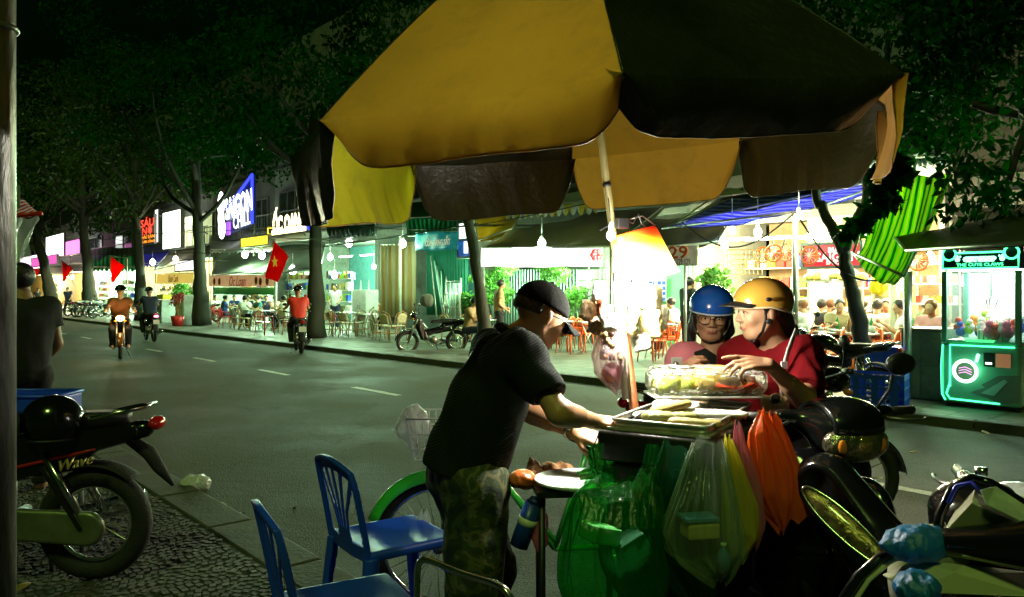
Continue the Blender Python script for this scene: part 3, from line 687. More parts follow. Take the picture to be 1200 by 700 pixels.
G().cyl(att(298, 262, t_), att(298, 300, t_), .05).build('post', M_frame, th, world=True)
t_ = 13.3; th = thing('seafood_sign', 'glowing yellow white letters ỐC OANH above a lit strip', 'sign', att(340, 275, t_))
text('lettering', 'ỐC OANH', 1, E_warm, th, att(338, 256, t_), XR3, fit=(np.linalg.norm(att(357, 256, t_) - att(319, 256, t_)), 1.05), bold=.06)
sA, sB = s_at(314, t_), s_at(357, t_)
for a, b_, z0, z1, m_ in ((s_at(320, t_), sB, z_at(338, 273, t_), z_at(338, 268, t_), E_warm),):
    g = G(); sbox(g, a, b_, t_ - .06, t_ + .06, z0, z1); g.build('light_strip', m_, th, world=True)
g = G(); g.tube([att(x, y, t_) for x, y in ((320, 267), (314, 267), (314, 275), (320, 275))], .04, 6); g.build('yellow_bracket', E_yel, th, world=True)
g = G()
for x, y, r1 in ((360, 247, .22), (363, 262, .22), (361, 254, .18)): g.ell(att(x, y, t_ - .05), (r1, .08, r1 * 1.2), 10, 6, RS)
g.build('blue_figure', E_blue, th, world=True)
g = G(); g.bar(att(320, 275, t_ + .06), att(320, 275, 15.5), .05); g.bar(att(357, 275, t_ + .06), att(357, 275, 15.5), .05); g.build('bracket', M_frame, th, world=True)
panel_sign('light_box_sign', 'big white light box at the far end of the street', 'sign', 55, 76, 276, 301, 13.4, E_white)
panel_sign('light_box_sign', 'pink lit sign with white blotches beside the far white light box', 'sign', 78, 95, 282, 298, 13.4, E_pink)
panel_sign('light_box_sign', 'long pink and white glowing awning sign behind the dark figure', 'sign', 18, 48, 301, 316, 12.6, E('pink_white_led', (1, .75, .9), 2.2))
panel_sign('light_box_sign', 'magenta striped sign strip under the white light box', 'sign', 38, 68, 301, 311, 12.4, E('magenta_strip', (.9, .15, .6), .9))
panel_sign('light_box_sign', 'small white light box above the yellow noodle banner', 'sign', 207, 229, 306, 317, 12.6, E_white2)
panel_sign('light_box_sign', 'bright white shop sign strip seen under the umbrella edge', 'sign', 382, 404, 246, 254, 13.2, E_white)
panel_sign('light_box_sign', 'white and blue double light box beside the slanting tree trunk', 'sign', 540, 551, 262, 280, 12.8, E_white2)
th, r_ = panel_sign('picture_sign', 'blue picture board hanging below the white light box', 'sign', 539, 552, 280, 301, 12.85, M('blue_picture_board', (.05, .12, .5), .5, emit=.25, ecol=(.05, .15, .7), var=.8, vscale=9))
G().box(att(546, 290, 12.75), (.16, .02, .32), RS).build('picture_patch', E_white2, th, world=True)
th, r_ = panel_sign('yellow_sign', 'flat yellow lit board under the bar sign', 'sign', 284, 316, 278, 288, 13.2, E_yel)
def quadsheet(c, nu=14, nv=8, sag=.0, wav=.0, seed=0, scal=0, depth=0.0):
    c = [np3(q) for q in c]; r = np.random.default_rng(seed); ph = r.uniform(0, 6, 4)
    def f(u, v):
        p = (c[0] * (1 - u) + c[1] * u) * (1 - v) + (c[3] * (1 - u) + c[2] * u) * v
        p = p + np.array([0, 0, -sag * 4 * u * (1 - u) * (.3 + .7 * v) - sag * math.sin(math.pi * v)])
        p = p + np.array([-N[0], -N[1], .6]) * wav * (math.sin(9 * u + ph[0]) * math.sin(3 * v + ph[1]) + .5 * math.sin(23 * u + ph[2] + 4 * v))
        return p
    g = G().grid(f, nu, nv)
    if scal:
        W = np.linalg.norm(c[2] - c[3]); 
        def fr(u, v):
            k = abs(math.sin(math.pi * u * scal)); return f(u, 1) + np.array([-N[0] * .02, -N[1] * .02, -(.0 + depth * (.25 + .75 * k ** .6)) * v])
        g2 = G().grid(fr, scal * 8 + 1, 3)
        return g, g2
    return g, None
def awning(name, label, corners, mat, cat='awning', sag=.06, wav=.03, seed=0, scal=0, depth=.3, smat=None, poles=(), group=None, pmat=None, rods=True):
    c = [att(*q) for q in corners]; base = (c[2] + c[3]) / 2
    th = thing(name, label, cat, base, 0, group)
    g, g2 = quadsheet(c, 18, 10, sag, wav, seed, scal, depth)
    g.build('sheet', mat, th, True, True, solid=.006)
    if g2: g2.build('scalloped_edge', smat or mat, th, True, True, solid=.004)
    if rods:
        g = G(); g.cyl(c[3], c[2], .02, n=6); g.cyl(c[0], c[3], .018, n=6); g.cyl(c[1], c[2], .018, n=6); g.build('frame', M_steel, th, True, True)
    for (x, y, t_) in poles:
        p = att(x, y, t_); q = p.copy(); q[2] = .1; G().cyl(q, p, .03, n=8).build('pole', pmat or M_steel, th, True, True)
    return th
def bann(name, label, px0, px1, y0a, y1a, y0b, y1b, t, mat, wav=.02, seed=0, cat='banner'):
    """flat hanging banner: left edge y0a..y1a, right edge y0b..y1b"""
    c = [att(px0, y0a, t), att(px1, y0b, t), att(px1, y1b, t), att(px0, y1a, t)]
    th = thing(name, label, cat, (c[2] + c[3]) / 2)
    g, _ = quadsheet(c, 24, 7, 0, wav, seed); g.build('cloth', mat, th, True, True, solid=.006)
    g = G(); g.cyl(c[0], c[1], .012, n=6); g.build('rod', M_steel, th, True, True)
    return th
C = Mcloth
T_green = Mstripe('striped_green_tarp', (.02, .12, .07), (.1, .38, .22), 4, 0, sharp=.5, tr=.35, coord='UV')
T_grey = C('grey_tarp', (.16, .17, .14), .35, .7, .4, 5, .25, 1.2)
T_white = C('white_roof_sheet', (.6, .62, .58), .4, .5, .4, 6, .15, 1.2)
T_brown = C('brown_grey_tarp', (.17, .15, .1), .3, .6, .5, 4, .3, .9)
T_blue = Mstripe('blue_striped_tarp', (.09, .1, .7), (.4, .42, .95), 3.5, 1, tr=.65, sharp=.6, coord='UV')
T_yel = C('yellow_tarp', (.65, .45, .05), .4, .6, .4, 5, .3, 1.2)
T_dark = C('dark_green_canopy', (.05, .06, .03), .08, .6, .4, 5, .3, 1.2)
T_dgreen = C('dark_green_valance', (.02, .09, .05), .1, .6, .3, 5, .2, 2)
T_lime = Mstripe('lime_striped_tarp', (.03, .2, .01), (.25, .72, .03), 3.6, 0, tr=.7, sharp=.2, c3=(.6, .75, .12), distort=1.2, coord='UV')
awning('shop_awning', 'dark green corrugated awning over the far shops behind the small flags', [(98, 286, 16), (166, 286, 16), (166, 313, 13.2), (98, 313, 13.2)], T_green, seed=1, scal=12, depth=.25, poles=[(100, 313, 13.2), (164, 313, 13.2)])
awning('shop_awning', 'blue and purple lit awning under the red LED sign', [(166, 290, 15.5), (214, 288, 15.5), (213, 306, 13.4), (166, 309, 13.4)], Mstripe('blue_awning', (.05, .05, .5), (.1, .1, .25), 3, 0, tr=.4, emit=.15), seed=2, scal=9, depth=.2)
awning('shop_awning', 'sloping brown tarp awning with lit underside left of the cafe', [(205, 288, 15.5), (250, 284, 15.5), (246, 300, 12.6), (180, 316, 12.4)], T_brown, seed=3, poles=[(182, 315, 12.4), (245, 301, 12.6)])
awning('shop_awning', 'pale blue grey roof sheet below the bar sign', [(246, 272, 15.5), (325, 270, 15.5), (325, 290, 13.6), (246, 293, 13.6)], T_white, seed=4, scal=14, depth=.18)
awning('shop_awning', 'long grey and white lit tarp above the cafe banner', [(252, 296, 15.5), (382, 284, 15.5), (375, 316, 12.7), (246, 322, 12.6)], T_grey, seed=5, wav=.05, poles=[(247, 322, 12.6), (322, 320, 12.6)])
awning('shop_awning', 'white corrugated roof under the yellow seafood sign', [(325, 268, 15.5), (442, 262, 15.5), (440, 276, 13.0), (322, 284, 13.0)], T_white, seed=6, poles=[])
awning('shop_awning', 'white roof sheet with dark green scalloped edge between the trunk and the striped awning', [(383, 246, 15.3), (442, 246, 15.3), (440, 262, 12.9), (383, 265, 12.9)], T_dgreen, seed=7, scal=10, depth=.36, smat=T_dgreen)
awning('shop_awning', 'white lit awning over the pillars of the shop with the white cabinet', [(386, 270, 15.3), (442, 268, 15.3), (440, 281, 12.4), (386, 286, 12.2)], T_white, seed=8)
awning('shop_awning', 'green and dark striped metal awning above the hardware shop banner', [(474, 250, 15), (545, 250, 15), (541, 273, 12.9), (478, 277, 12.9)], T_green, seed=9, scal=0)
awning('shop_awning', 'plain dark green tarp behind the umbrella flaps', [(440, 236, 14.6), (520, 236, 14.6), (540, 252, 13.4), (440, 258, 13.4)], C('flat_green_tarp', (.02, .16, .08), .3, .6, .3, 5, .2, 1), seed=10)
awning('shop_awning', 'small stained yellow tarp between the slanting trunk and the grey tarp', [(556, 256, 14.8), (612, 246, 14.8), (600, 268, 12.8), (560, 282, 12.6)], T_yel, seed=11, sag=.12)
awning('shop_awning', 'large brown grey tarp roof with the white banner along its front edge', [(612, 258, 16.5), (790, 232, 15.2), (718, 289, 12.3), (566, 291, 12.4)], T_brown, seed=12, sag=.12, wav=.05, poles=[(567, 291, 12.4), (716, 290, 12.3)])
awning('shop_awning', 'high grey roof with yellow and white scalloped edge under the umbrella', [(590, 222, 16.5), (760, 200, 16.5), (760, 226, 14.5), (592, 246, 14.4)], T_white, seed=13, scal=20, depth=.3, smat=Mstripe('yellow_white_scallop', (.75, .6, .03), (.7, .7, .62), 3.2, 0, tr=.3, coord='UV'))
awning('shop_awning', 'pale grey roof above the blue tarp', [(700, 214, 16.5), (960, 190, 15.5), (960, 215, 13.5), (700, 248, 13.6)], C('pale_grey_roof', (.35, .38, .36), .3, .6, .4, 4, .2, 1), seed=14)
awning('shop_awning', 'dark brown tarp below the blue striped tarp', [(740, 258, 15), (860, 250, 15), (842, 284, 12.1), (755, 291, 12.2)], C('dark_brown_tarp', (.06, .055, .035), .1, .7, .5, 4, .3, 1), seed=15)
awning('shop_awning', 'long blue striped tarp slung from the post toward the umbrella', [(858, 232, 13.6), (1040, 214, 12.6), (950, 246, 11.3), (776, 268, 12.3)], T_blue, seed=16, sag=.08, wav=.05)
awning('shop_awning', 'black tarp edge running above the blue tarp to the forked tree', [(850, 222, 14.4), (1030, 198, 13.2), (1035, 210, 12.4), (790, 262, 13.0)], T_dark, seed=17)
awning('shop_awning', 'white corrugated restaurant roof beside the forked tree', [(880, 262, 18.2), (1120, 235, 18.2), (1112, 172, 11.4), (955, 205, 11.6)], T_white, seed=18, sag=.03, wav=.01)
awning('shop_awning', 'grey blue scalloped awning above the lime striped tarp', [(1050, 160, 13.5), (1130, 160, 13.0), (1116, 181, 11.4), (1056, 186, 11.6)], C('grey_blue_awning', (.22, .3, .28), .25, .6, .3, 4, .2, 1), seed=19, scal=9, depth=.1)
awning('striped_tarp', 'lime green striped tarp hanging steeply beside the forked tree', [(1030, 204, 10.9), (1114, 201, 10.4), (1060, 324, 9.9), (1000, 297, 10.5)], T_lime, cat='tarp', seed=20, sag=.22, wav=.07)
awning('dark_canopy', 'dark brown green umbrella canopy jutting in over the claw machine', [(1048, 278, 10.4), (1260, 236, 9.4), (1280, 280, 7.9), (1062, 294, 9.3)], T_dark, cat='canopy', seed=21, sag=.03, wav=.01)
bann('cloth_banner', 'white banner, its overexposure painted as glow, with faint specks under the brown grey tarp', 564, 706, 291, 313, 290, 313, 12.25, E_white2)  # the banner's overexposed brightness is put in as emission
bann('cloth_banner', 'green cloth band under the cafe banner', 250, 322, 337, 345, 337, 346, 12.75, C('green_band', (.03, .25, .08), .2, var=.1))
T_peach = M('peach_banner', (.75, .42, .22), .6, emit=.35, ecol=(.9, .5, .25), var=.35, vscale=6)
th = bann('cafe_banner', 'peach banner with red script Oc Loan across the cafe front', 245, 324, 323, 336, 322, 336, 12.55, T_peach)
M_redp = M('red_print', (.6, .03, .02), .6, var=0)
text('lettering', 'Oc Loan', 1, M_redp, th, att(278, 329.5, 12.48), XR3, fit=(1.75, .42), shear=.3)
g = G()
for x in (251, 257, 300, 305, 313): g.ell(att(x, 329 + (x % 3) * .6, 12.48), (.16, .02, .16), 10, 6, RS)
g.build('print_motif', M('brown_print', (.25, .12, .03), .6, var=.3), th, world=True)
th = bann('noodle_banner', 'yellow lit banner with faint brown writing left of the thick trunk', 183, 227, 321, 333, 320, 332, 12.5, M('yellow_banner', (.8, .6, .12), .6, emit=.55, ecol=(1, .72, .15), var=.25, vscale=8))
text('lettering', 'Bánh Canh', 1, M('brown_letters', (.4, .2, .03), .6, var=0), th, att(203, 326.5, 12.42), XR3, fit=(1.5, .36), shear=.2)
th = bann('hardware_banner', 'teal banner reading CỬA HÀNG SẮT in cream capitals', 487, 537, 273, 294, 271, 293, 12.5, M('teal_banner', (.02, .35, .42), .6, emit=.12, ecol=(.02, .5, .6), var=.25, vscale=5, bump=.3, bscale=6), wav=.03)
text('lettering', 'CỬA HÀNG SẮT', 1, M('cream_print', (.85, .82, .6), .6, emit=.25, ecol=(1, .95, .7), var=0), th, att(512.5, 282.5, 12.38), XR3, fit=(1.18, .26), bold=.02)
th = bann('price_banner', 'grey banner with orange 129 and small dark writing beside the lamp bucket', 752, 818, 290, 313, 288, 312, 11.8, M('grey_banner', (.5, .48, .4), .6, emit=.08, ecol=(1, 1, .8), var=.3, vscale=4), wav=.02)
text('lettering', '129', 1, M('orange_print', (.75, .12, .03), .6, var=0), th, att(791, 296, 11.68), XR3, fit=(.58, .24), bold=.02)
text('lettering', 'DĐ: 0903 129 129', 1, M('dark_print', (.05, .05, .06), .6, var=0), th, att(790, 307, 11.68), XR3, fit=(.72, .12))
th, r_ = panel_sign('beer_sign', 'red sign with white word SAIGON behind the forked tree', 'sign', 944, 1010, 287, 312, 13.2, M('red_sign_face', (.65, .02, .04), .45, emit=.5, ecol=(.9, .03, .05), var=.1))
for s_, px, py, fw, fh in (('SAIGON', 981, 301, .78, .17), ('BIA', 977, 293, .2, .09), ('SPECIAL', 981, 308, .4, .06)): text('lettering', s_, 1, M('white_print', (.85, .85, .8), .5, emit=.5, ecol=(1, 1, 1), var=0), th, att(px, py, 13.1), XR3, fit=(fw, fh), bold=.02)
def post(label, px, py0, py1, t, r, mat, name='steel_post', square=False, group=None):
    p = att(px, py0, t); q = att(px, py1, t); q[2] = .1; p[:2] = q[:2]
    th = thing(name, label, 'post', q, 0, group)
    g = G(); (g.bar(q, p, r * 2, up=N.tolist() + [0]) if square else g.cyl(q, p, r, n=12)); g.build('shaft', mat, th, True, not square)
    g = G(); g.box(q + (0, 0, .02), (r * 4, r * 4, .04), RS); g.box(p + (0, 0, .005), (r * 3, r * 3, .03), RS); g.build('base_plate', mat, th, True)
    return th
post('wide white square pillar, left one of the pair before the lit shop', 404, 272, 397, 12.6, .11, M_wpaint, square=True, name='shop_pillar')
post('white square pillar, right one of the pair before the lit shop', 416, 290, 397, 12.8, .09, M_wpaint, square=True, name='shop_pillar')
post('pale teal square post left of the parked motorbike', 440.5, 254, 412, 11.2, .06, M_tealp, square=True, name='shop_pillar')
post('pale wooden post beside the yellow curtain', 469, 278, 375, 13, .05, M_wpaint)
post('teal post right of the hardware shop tarps', 550, 300, 372, 13, .06, M_tealp, square=True)
post('white post in front of the green cafe band', 323, 322, 393, 12.4, .05, M_wpaint)
post('slim grey post right behind the golden helmet', 932, 248, 440, 11.3, .045, M_steel)
post('grey steel post left of the claw machine carrying the lime tarp', 1064, 318, 392, 10.6, .055, M_steel)
post('thin post carrying the price banner', 803, 310, 400, 12.2, .03, M_steel)
post('beige post between the restaurant tables and the tarp', 1047, 300, 385, 13.2, .06, M('beige_paint', (.6, .55, .4), .5))
def corr(name, label, cat, px0, px1, y0, y1, t, mat, amp=.05, waves=14, parts=1):
    a, b_ = att(px0, y0, t), att(px1, y0, t); z0 = z_at((px0 + px1) / 2, y1, t)
    th = thing(name, label, cat, (*((a + b_) / 2)[:2], max(.1, z0)))
    def f(u, v): p = a * (1 - u) + b_ * u; return np.array([p[0] - N[0] * amp * math.sin(2 * math.pi * waves * u) * (1 - .3 * v), p[1] - N[1] * amp * math.sin(2 * math.pi * waves * u), a[2] * (1 - v) + max(.1, z0) * v])
    G().grid(f, waves * 8 + 1, 4).build('sheet', mat, th, True, True, solid=.004); G().cyl(a, b_, .025, n=6).build('rod', M_steel, th, True, True); return th
corr('shop_curtain', 'yellow and orange striped curtain beside the pale teal post', 'curtain', 446, 487, 287, 372, 13.6, Mstripe('yellow_orange_curtain', (.7, .5, .2), (.75, .68, .5), 4.5, 0, tr=.3, coord='UV'), waves=9)
corr('shop_curtain', 'dark green corrugated shutter behind the leaning metal bars', 'shutter', 500, 548, 290, 370, 13.9, C('green_shutter', (.02, .2, .13), .15, var=.2), waves=16, amp=.035)
g = G(); th = thing('leaning_bars', 'bundle of pale green metal bars leaning on the green shutter', 'metal bars', att(520, 382, 13.2))
for k, (x0, x1) in enumerate(((505, 512), (509, 520), (512, 522), (517, 519), (523, 520), (528, 524))):
    G().cyl(att(x0, 300 + 6 * k, 13.7), att(x1, 376, 13.1), .022, n=6).build('bar', M_tealp if k % 2 else M_steel, th, True, True)
th = thing('steel_rack', 'grey steel rack stacked with pipes in the hardware shop', 'rack', att(531, 382, 13.3))
for x in (523, 540): G().cyl(att(x, 326, 13.3), att(x, 382, 13.3), .025, n=6).build('upright', M_steel, th, True, True)
for y in (330, 345, 360, 374): G().cyl(att(523, y, 13.3), att(540, y, 13.3), .022, n=6).build('shelf_bar', M_steel, th, True, True)
for k in range(9): G().cyl(att(524 + k * 1.8, 332, 13.1), att(525 + k * 1.8, 378, 13.0), .014, n=6).build('pipe', (M_steel, M_tealp, M_wpaint)[k % 3], th, True, True)
th = thing('zigzag_frame', 'pale blue zigzag metal frame lying low in the hardware shop', 'metal frame', att(520, 375, 12.9))
G().tube([att(x, y, 12.9) for x, y in ((506, 372), (513, 355), (524, 372), (527, 354), (540, 372))], .03, 6).build('frame', M_tealp, th, True)
th = thing('folding_screen', 'upright yellow slatted chair stack beside the pale teal post', 'chair stack', att(486, 400, 12.7))
for k in range(9): G().bar(att(480, 345 + k * 5, 12.7), att(493, 345 + k * 5, 12.7), .035).build('slat', M_yel_ if False else T_yel, th, True)
for x in (480, 493): G().bar(att(x, 338, 12.7), att(x, 398, 12.7), .04).build('upright', T_yel, th, True)
sdf_obj('grain_sack', lambda P: el(P, att(500, 352, 12.6) + (0, 0, 0), (.2, .16, .2)) + .03 * wob(P, 16), att(500, 352, 12.6) - .45, att(500, 352, 12.6) + .45, .03, T_grey, label='bulging white sack standing beside the yellow chair stack', cat='sack')
th = thing('green_fence', 'pale green metal fence of thin uprights behind the bushes', 'fence', att(612, 385, 15.3))
a, b_ = att(566, 316, 15.3), att(676, 316, 15.3); z0 = .1
for k in range(34):
    u = k / 33; p = a * (1 - u) + b_ * u; G().cyl((p[0], p[1], z0), p, .018, n=5).build('upright', M_tealp, th, True, True)
for z in (.5, a[2] - .1, a[2]): G().bar((a[0], a[1], z), (b_[0], b_[1], z), .04).build('rail', M_tealp, th, True)
th = thing('metal_gate', 'grey brown metal gate with flat panels right of the bushes', 'gate', att(692, 392, 15.2))
for k, (y0, y1) in enumerate(((316, 328), (329, 348), (349, 372), (373, 392))):
    s0, s1 = s_at(708, 15.2), s_at(676, 15.2); g = G(); sbox(g, s0, s1, 15.18, 15.24, z_at(692, y1, 15.2), z_at(692, y0, 15.2)); g.build('gate_panel', W_grey, th, world=True, bevel=.015)
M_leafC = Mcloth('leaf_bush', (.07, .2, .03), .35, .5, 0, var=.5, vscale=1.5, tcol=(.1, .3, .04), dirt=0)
def bush(label, px, py, t, r, n, seed, group='bushes behind the fence', L=.13, W=.07, mat=None, name='bush'):
    b = att(px, py, t); q = b.copy(); q[2] = .1
    th = thing(name, label, 'bush', q, 0, group); rr = np.random.default_rng(seed)
    cl = [(b[0] + rr.normal() * r * .5, b[1] + rr.normal() * r * .4, max(.3, b[2] + rr.normal() * r * .5), r * rr.uniform(.3, .6)) for _ in range(14)]
    o = link('foliage', leaves(cl, n, L, W, .2, seed), mat or M_leafC, th, False, True); o['kind'] = 'stuff'
    g = G()
    for k in range(5): limb(g, q + (rr.normal() * .1, rr.normal() * .1, 0), cl[k][:3], .03, .012, n=5)
    g.build('stem', M_bark, th, True, True); return th
bush('leafy green bush left of the cap, beside the standing person', 580, 335, 14.6, .62, 1500, 31)
bush('leafy green bush right of the cap before the gate', 655, 345, 14.6, .75, 1800, 32)
bush('small bright bush low beside the slanting trunk', 553, 352, 13.4, .34, 700, 33)
bush('bright green plants behind the yellow crate stall', 210, 340, 13.2, .6, 1200, 34, group=None)
bush('low green plants beside the thick trunk at the cafe edge', 232, 347, 13.0, .45, 800, 35, group=None)
bush('green shrub growing above the restaurant wall between the helmets', 838, 331, 12.9, .3, 500, 36, group=None)
M_bulb = M('glowing_bulb', (.9, .95, .9), .3, emit=22, ecol=(.93, 1, .92), var=0)
M_bulbw = M('warm_glowing_bulb', (.9, .85, .6), .3, emit=18, ecol=(1, .88, .55), var=0)
M_plas = M('white_plastic', (.7, .72, .7), .4, var=.05)
BL = [(635, 284, 12.4, 170, 0, .09, 'bare bulb at the front edge of the brown grey tarp'), (858, 269, 12.4, 110, 0, .07, 'left bare bulb of the pair above the blue helmet'),
      (888, 271, 12.3, 110, 0, .07, 'right bare bulb of the pair above the golden helmet'), (849, 287, 13.6, 160, 1, .08, 'warm bulb low above the restaurant shelf'),
      (936, 251, 11.25, 60, 1, .06, 'bulb at the top of the slim grey post'), (984, 283, 11.7, 60, 0, .05, 'bulb glowing beside the fork of the tree trunk'),
      (1002, 271, 13.6, 120, 0, .06, 'bulb hanging behind the tree fork under the white roof'), (948, 277, 14.0, 120, 0, .07, 'bulb hanging left of the red beer sign'),
      (1062, 262, 11.8, 200, 0, .06, 'added bulb brightening the upper lime tarp from behind'), (1090, 300, 14.0, 120, 1, .07, 'warm bulb behind the lime striped tarp'),  # the bulb behind the upper lime tarp is added to brighten it
      (287, 298, 13.3, 320, 0, .13, 'left bulb of the pair under the pale roof sheet'), (307, 299, 13.3, 320, 0, .13, 'right bulb of the pair under the pale roof sheet'),
      (179, 307, 12.8, 300, 0, .14, 'bulb under the blue awning at the red LED sign'), (206, 303, 13.2, 240, 1, .12, 'bulb beside the sloping brown tarp'),
      (343, 316, 13.3, 300, 0, .15, 'bulb right of the star flag'), (409, 284, 12.9, 200, 0, .12, 'bulb on top of the right white pillar'),
      (387, 301, 13.6, 200, 0, .1, 'bulb between the thick trunk and the white pillars'), (472, 285, 12.4, 170, 0, .1, 'bulb at the left corner of the hardware banner'),
      (438, 312, 14.6, 120, 0, .08, 'bulb inside the shop with the white cabinet'), (392, 322, 14.6, 160, 0, .12, 'large low bulb behind the white pillars'),
      (558, 318, 13.6, 120, 0, .05, 'bulb behind the slanting tree trunk'),
      (130, 322, 14.5, 420, 0, .13, 'bulb under the dark green awning near the small flag'), (85, 325, 14.5, 500, 1, .13, 'warm bulb in the farthest lit shop'), (40, 318, 14.2, 500, 1, .14, 'warm bulb at the far left end of the shops'),
      (1130, 330, 13.5, 60, 1, .05, 'bulb hidden behind the claw machine'), (770, 300, 14.8, 150, 0, .06, 'bulb in front of the mint green wall'), (690, 325, 13.6, 100, 0, .06, 'bulb under the end of the white banner')]
for px, py, t, pw, wm, r, lab in BL:
    p = att(px, py, t); th = thing('light_bulb', lab, 'bulb', p, 0, 'bare bulbs over the shop fronts')
    G().ell(p - (0, 0, .02), (r, r, r * 1.2), 12, 8).build('glass', M_bulbw if wm else M_bulb, th, True, True)
    g = G(); g.cyl(p + (0, 0, r * .9), p + (0, 0, r + .07), r * .45, r * .4); g.cyl(p + (0, 0, r + .07), p + (0, 0, r + .5), .008, n=5); g.build('socket', M_plas, th, True, True)
    lamp(p - np.array([N[0], N[1], 0]) * (r + .03) - (0, 0, r), pw * .85, (1, .85, .5) if wm else (.56, 1, .55), r, parent=th)
SK = M('skin_warm', (.5, .27, .15), .45, bump=.08, bscale=180, var=.08, vscale=12, sss=.08, spec=.5)
SK2 = M('skin_tan', (.38, .2, .11), .45, bump=.08, bscale=180, var=.08, vscale=12, sss=.08)
M_hair = M('black_hair', (.012, .01, .009), .38, bump=.8, bscale=160, var=.3, vscale=40, stretch=(1, 1, .12), spec=.6)
M_lip = M('lips', (.42, .12, .09), .4, var=.05)
M_eye = M('eye_white', (.6, .58, .53), .15, var=0); M_iris = M('iris', (.015, .01, .008), .1, var=0)
def head_prims(H, F):
    """H centre of head, F 3x3 (x right, y forward, z up). returns function"""
    H = np3(H); 
    def f(P):
        q = (P - H) @ F; a = np.abs(q[:, 0]); qa = q.copy(); qa[:, 0] = a
        d = el(q, (0, -.012, .03), (.074, .094, .085))
        d = smin(d, el(q, (0, .022, -.025), (.06, .066, .078)), .03)
        d = smin(d, el(q, (0, .052, -.092), (.027, .022, .02)), .035)          # chin
        d = smin(d, rc(qa, (.048, 0, -.06), (.03, .04, -.088), .016, .014), .03)   # jaw
        d = smin(d, el(qa, (.036, .062, -.028), (.02, .018, .016)), .022)      # cheek
        d = smin(d, el(q, (0, .075, .022), (.045, .014, .01)), .015)           # brow
        d = smax(d, -el(qa, (.031, .098, .002), (.019, .017, .012)), .012)     # eye socket
        d = smin(d, el(qa, (.031, .075, .001), (.0145, .0105, .0105)), .004)   # lids
        d = smin(d, rc(q, (0, .083, .012), (0, .104, -.024), .006, .0105), .012)
        d = smin(d, el(qa, (.012, .094, -.029), (.009, .01, .008)), .006)      # nostril wing
        d = smin(d, el(q, (0, .083, -.053), (.024, .011, .006)), .007)         # upper lip
        d = smin(d, el(q, (0, .081, -.064), (.02, .011, .006)), .006)
        d = smin(d, el(qa, (.076, -.012, -.008), (.009, .019, .031), rotz(-.3)), .008)
        return d
    return f
def hand_prims(Wp, X, Nn, side=1, curl=(.3, .35, .4, .45), thumb=.5, s=1.0, spread=.1):
    """Wp wrist, X finger direction, Nn back of hand direction; side=+1 thumb towards N x X. list of (a,b,ra,rb)"""
    X = unit(X); Nn = unit(np3(Nn) - X * np.dot(Nn, X)); T = np.cross(Nn, X) * side; o = np3(Wp); C = []
    L = lambda x, y, z: o + s * (X * x + T * y + Nn * z)
    ys = (.029, .010, -.010, -.028); ln = (.042, .047, .043, .034); K = (.088, .092, .088, .080)
    for i in range(4):
        C.append((L(.005, ys[i] * .6, 0), L(K[i] - .01, ys[i], 0), .015 * s, .0115 * s))
        p = L(K[i], ys[i], .001); a = curl[i] * .7; dirx = unit(X * 1 + T * (ys[i] * spread * 30 / .9 * .1))
        for j, (l, r_) in enumerate(((ln[i], .0088), (ln[i] * .62, .0078), (ln[i] * .5, .0068))):
            d_ = dirx * math.cos(a) - Nn * math.sin(a); q = p + s * l * d_
            C.append((p, q, (r_ + .0007) * s, r_ * s)); p = q; a += curl[i] * (1.1 if j == 0 else .7)
    b = L(.018, .022, -.004); c = L(.045, .048, -.012 - .01 * thumb); d_ = unit(X * .75 + T * (.55 - .6 * thumb) - Nn * (.2 + .5 * thumb))
    e = c + s * .034 * d_; f_ = e + s * .026 * unit(d_ + X * .3 - T * .3 * thumb)
    C += [(b, c, .014 * s, .0115 * s), (c, e, .0105 * s, .009 * s), (e, f_, .009 * s, .007 * s)]
    return C
def body_fn(J, head=True, hands=True):
    Fh = J['HF']; hf = head_prims(J['H'], Fh) if head else None
    prims = []
    def f(P):
        d = rc(P, J['P'], J['C'], .115, .12)
        for s in 'LR':
            d = smin(d, rc(P, J[s + 's'] * .7 + J['C'] * .3, J[s + 's'], .07, .055), .06)
        d = smin(d, rc(P, J['N'] * .6 + J['C'] * .4, J['N'], .07, .054), .05)
        d = smin(d, rc(P, J['N'], J['H'] + Fh @ np.array([0, -.015, -.045]), .054, .05), .02)
        if hf: d = smin(d, hf(P), .014)
        for s in 'LR':
            a = rc(P, J[s + 's'], J[s + 'e'], .05, .037)
            a = smin(a, rc(P, J[s + 'e'], J[s + 'w'], .038, .024), .02)
            e, w_ = J[s + 'e'], J[s + 'w']; a = smin(a, rc(P, e + (w_ - e) * .12, e + (w_ - e) * .45, .042, .034), .02)
            hp = J.get(s + 'hand')
            if hp:
                h = None
                for i, c in enumerate(hp):
                    q = rc(P, *c); h = q if h is None else smin(h, q, .009 if i in (3 + 1, 8, 12) or i % 4 == 0 else .0035)
                a = smin(a, h, .012)
            elif hands: a = smin(a, el(P, w_ + unit(w_ - e) * .07, (.04, .04, .04)), .03)
            d = smin(d, a, .02)
            if s + 'k' in J:
                l = rc(P, J[s + 'h'], J[s + 'k'], .08, .05); l = smin(l, rc(P, J[s + 'k'], J[s + 'a'], .052, .036), .02)
                l = smin(l, rc(P, J[s + 'a'], J[s + 'f'], .036, .03), .02); d = smin(d, l, .03)
        return d
    return f
def bbox(pts, m):
    A = np.array(pts); return A.min(0) - m, A.max(0) + m
def pts_of(J, keys): return [J[k] for k in keys if k in J]
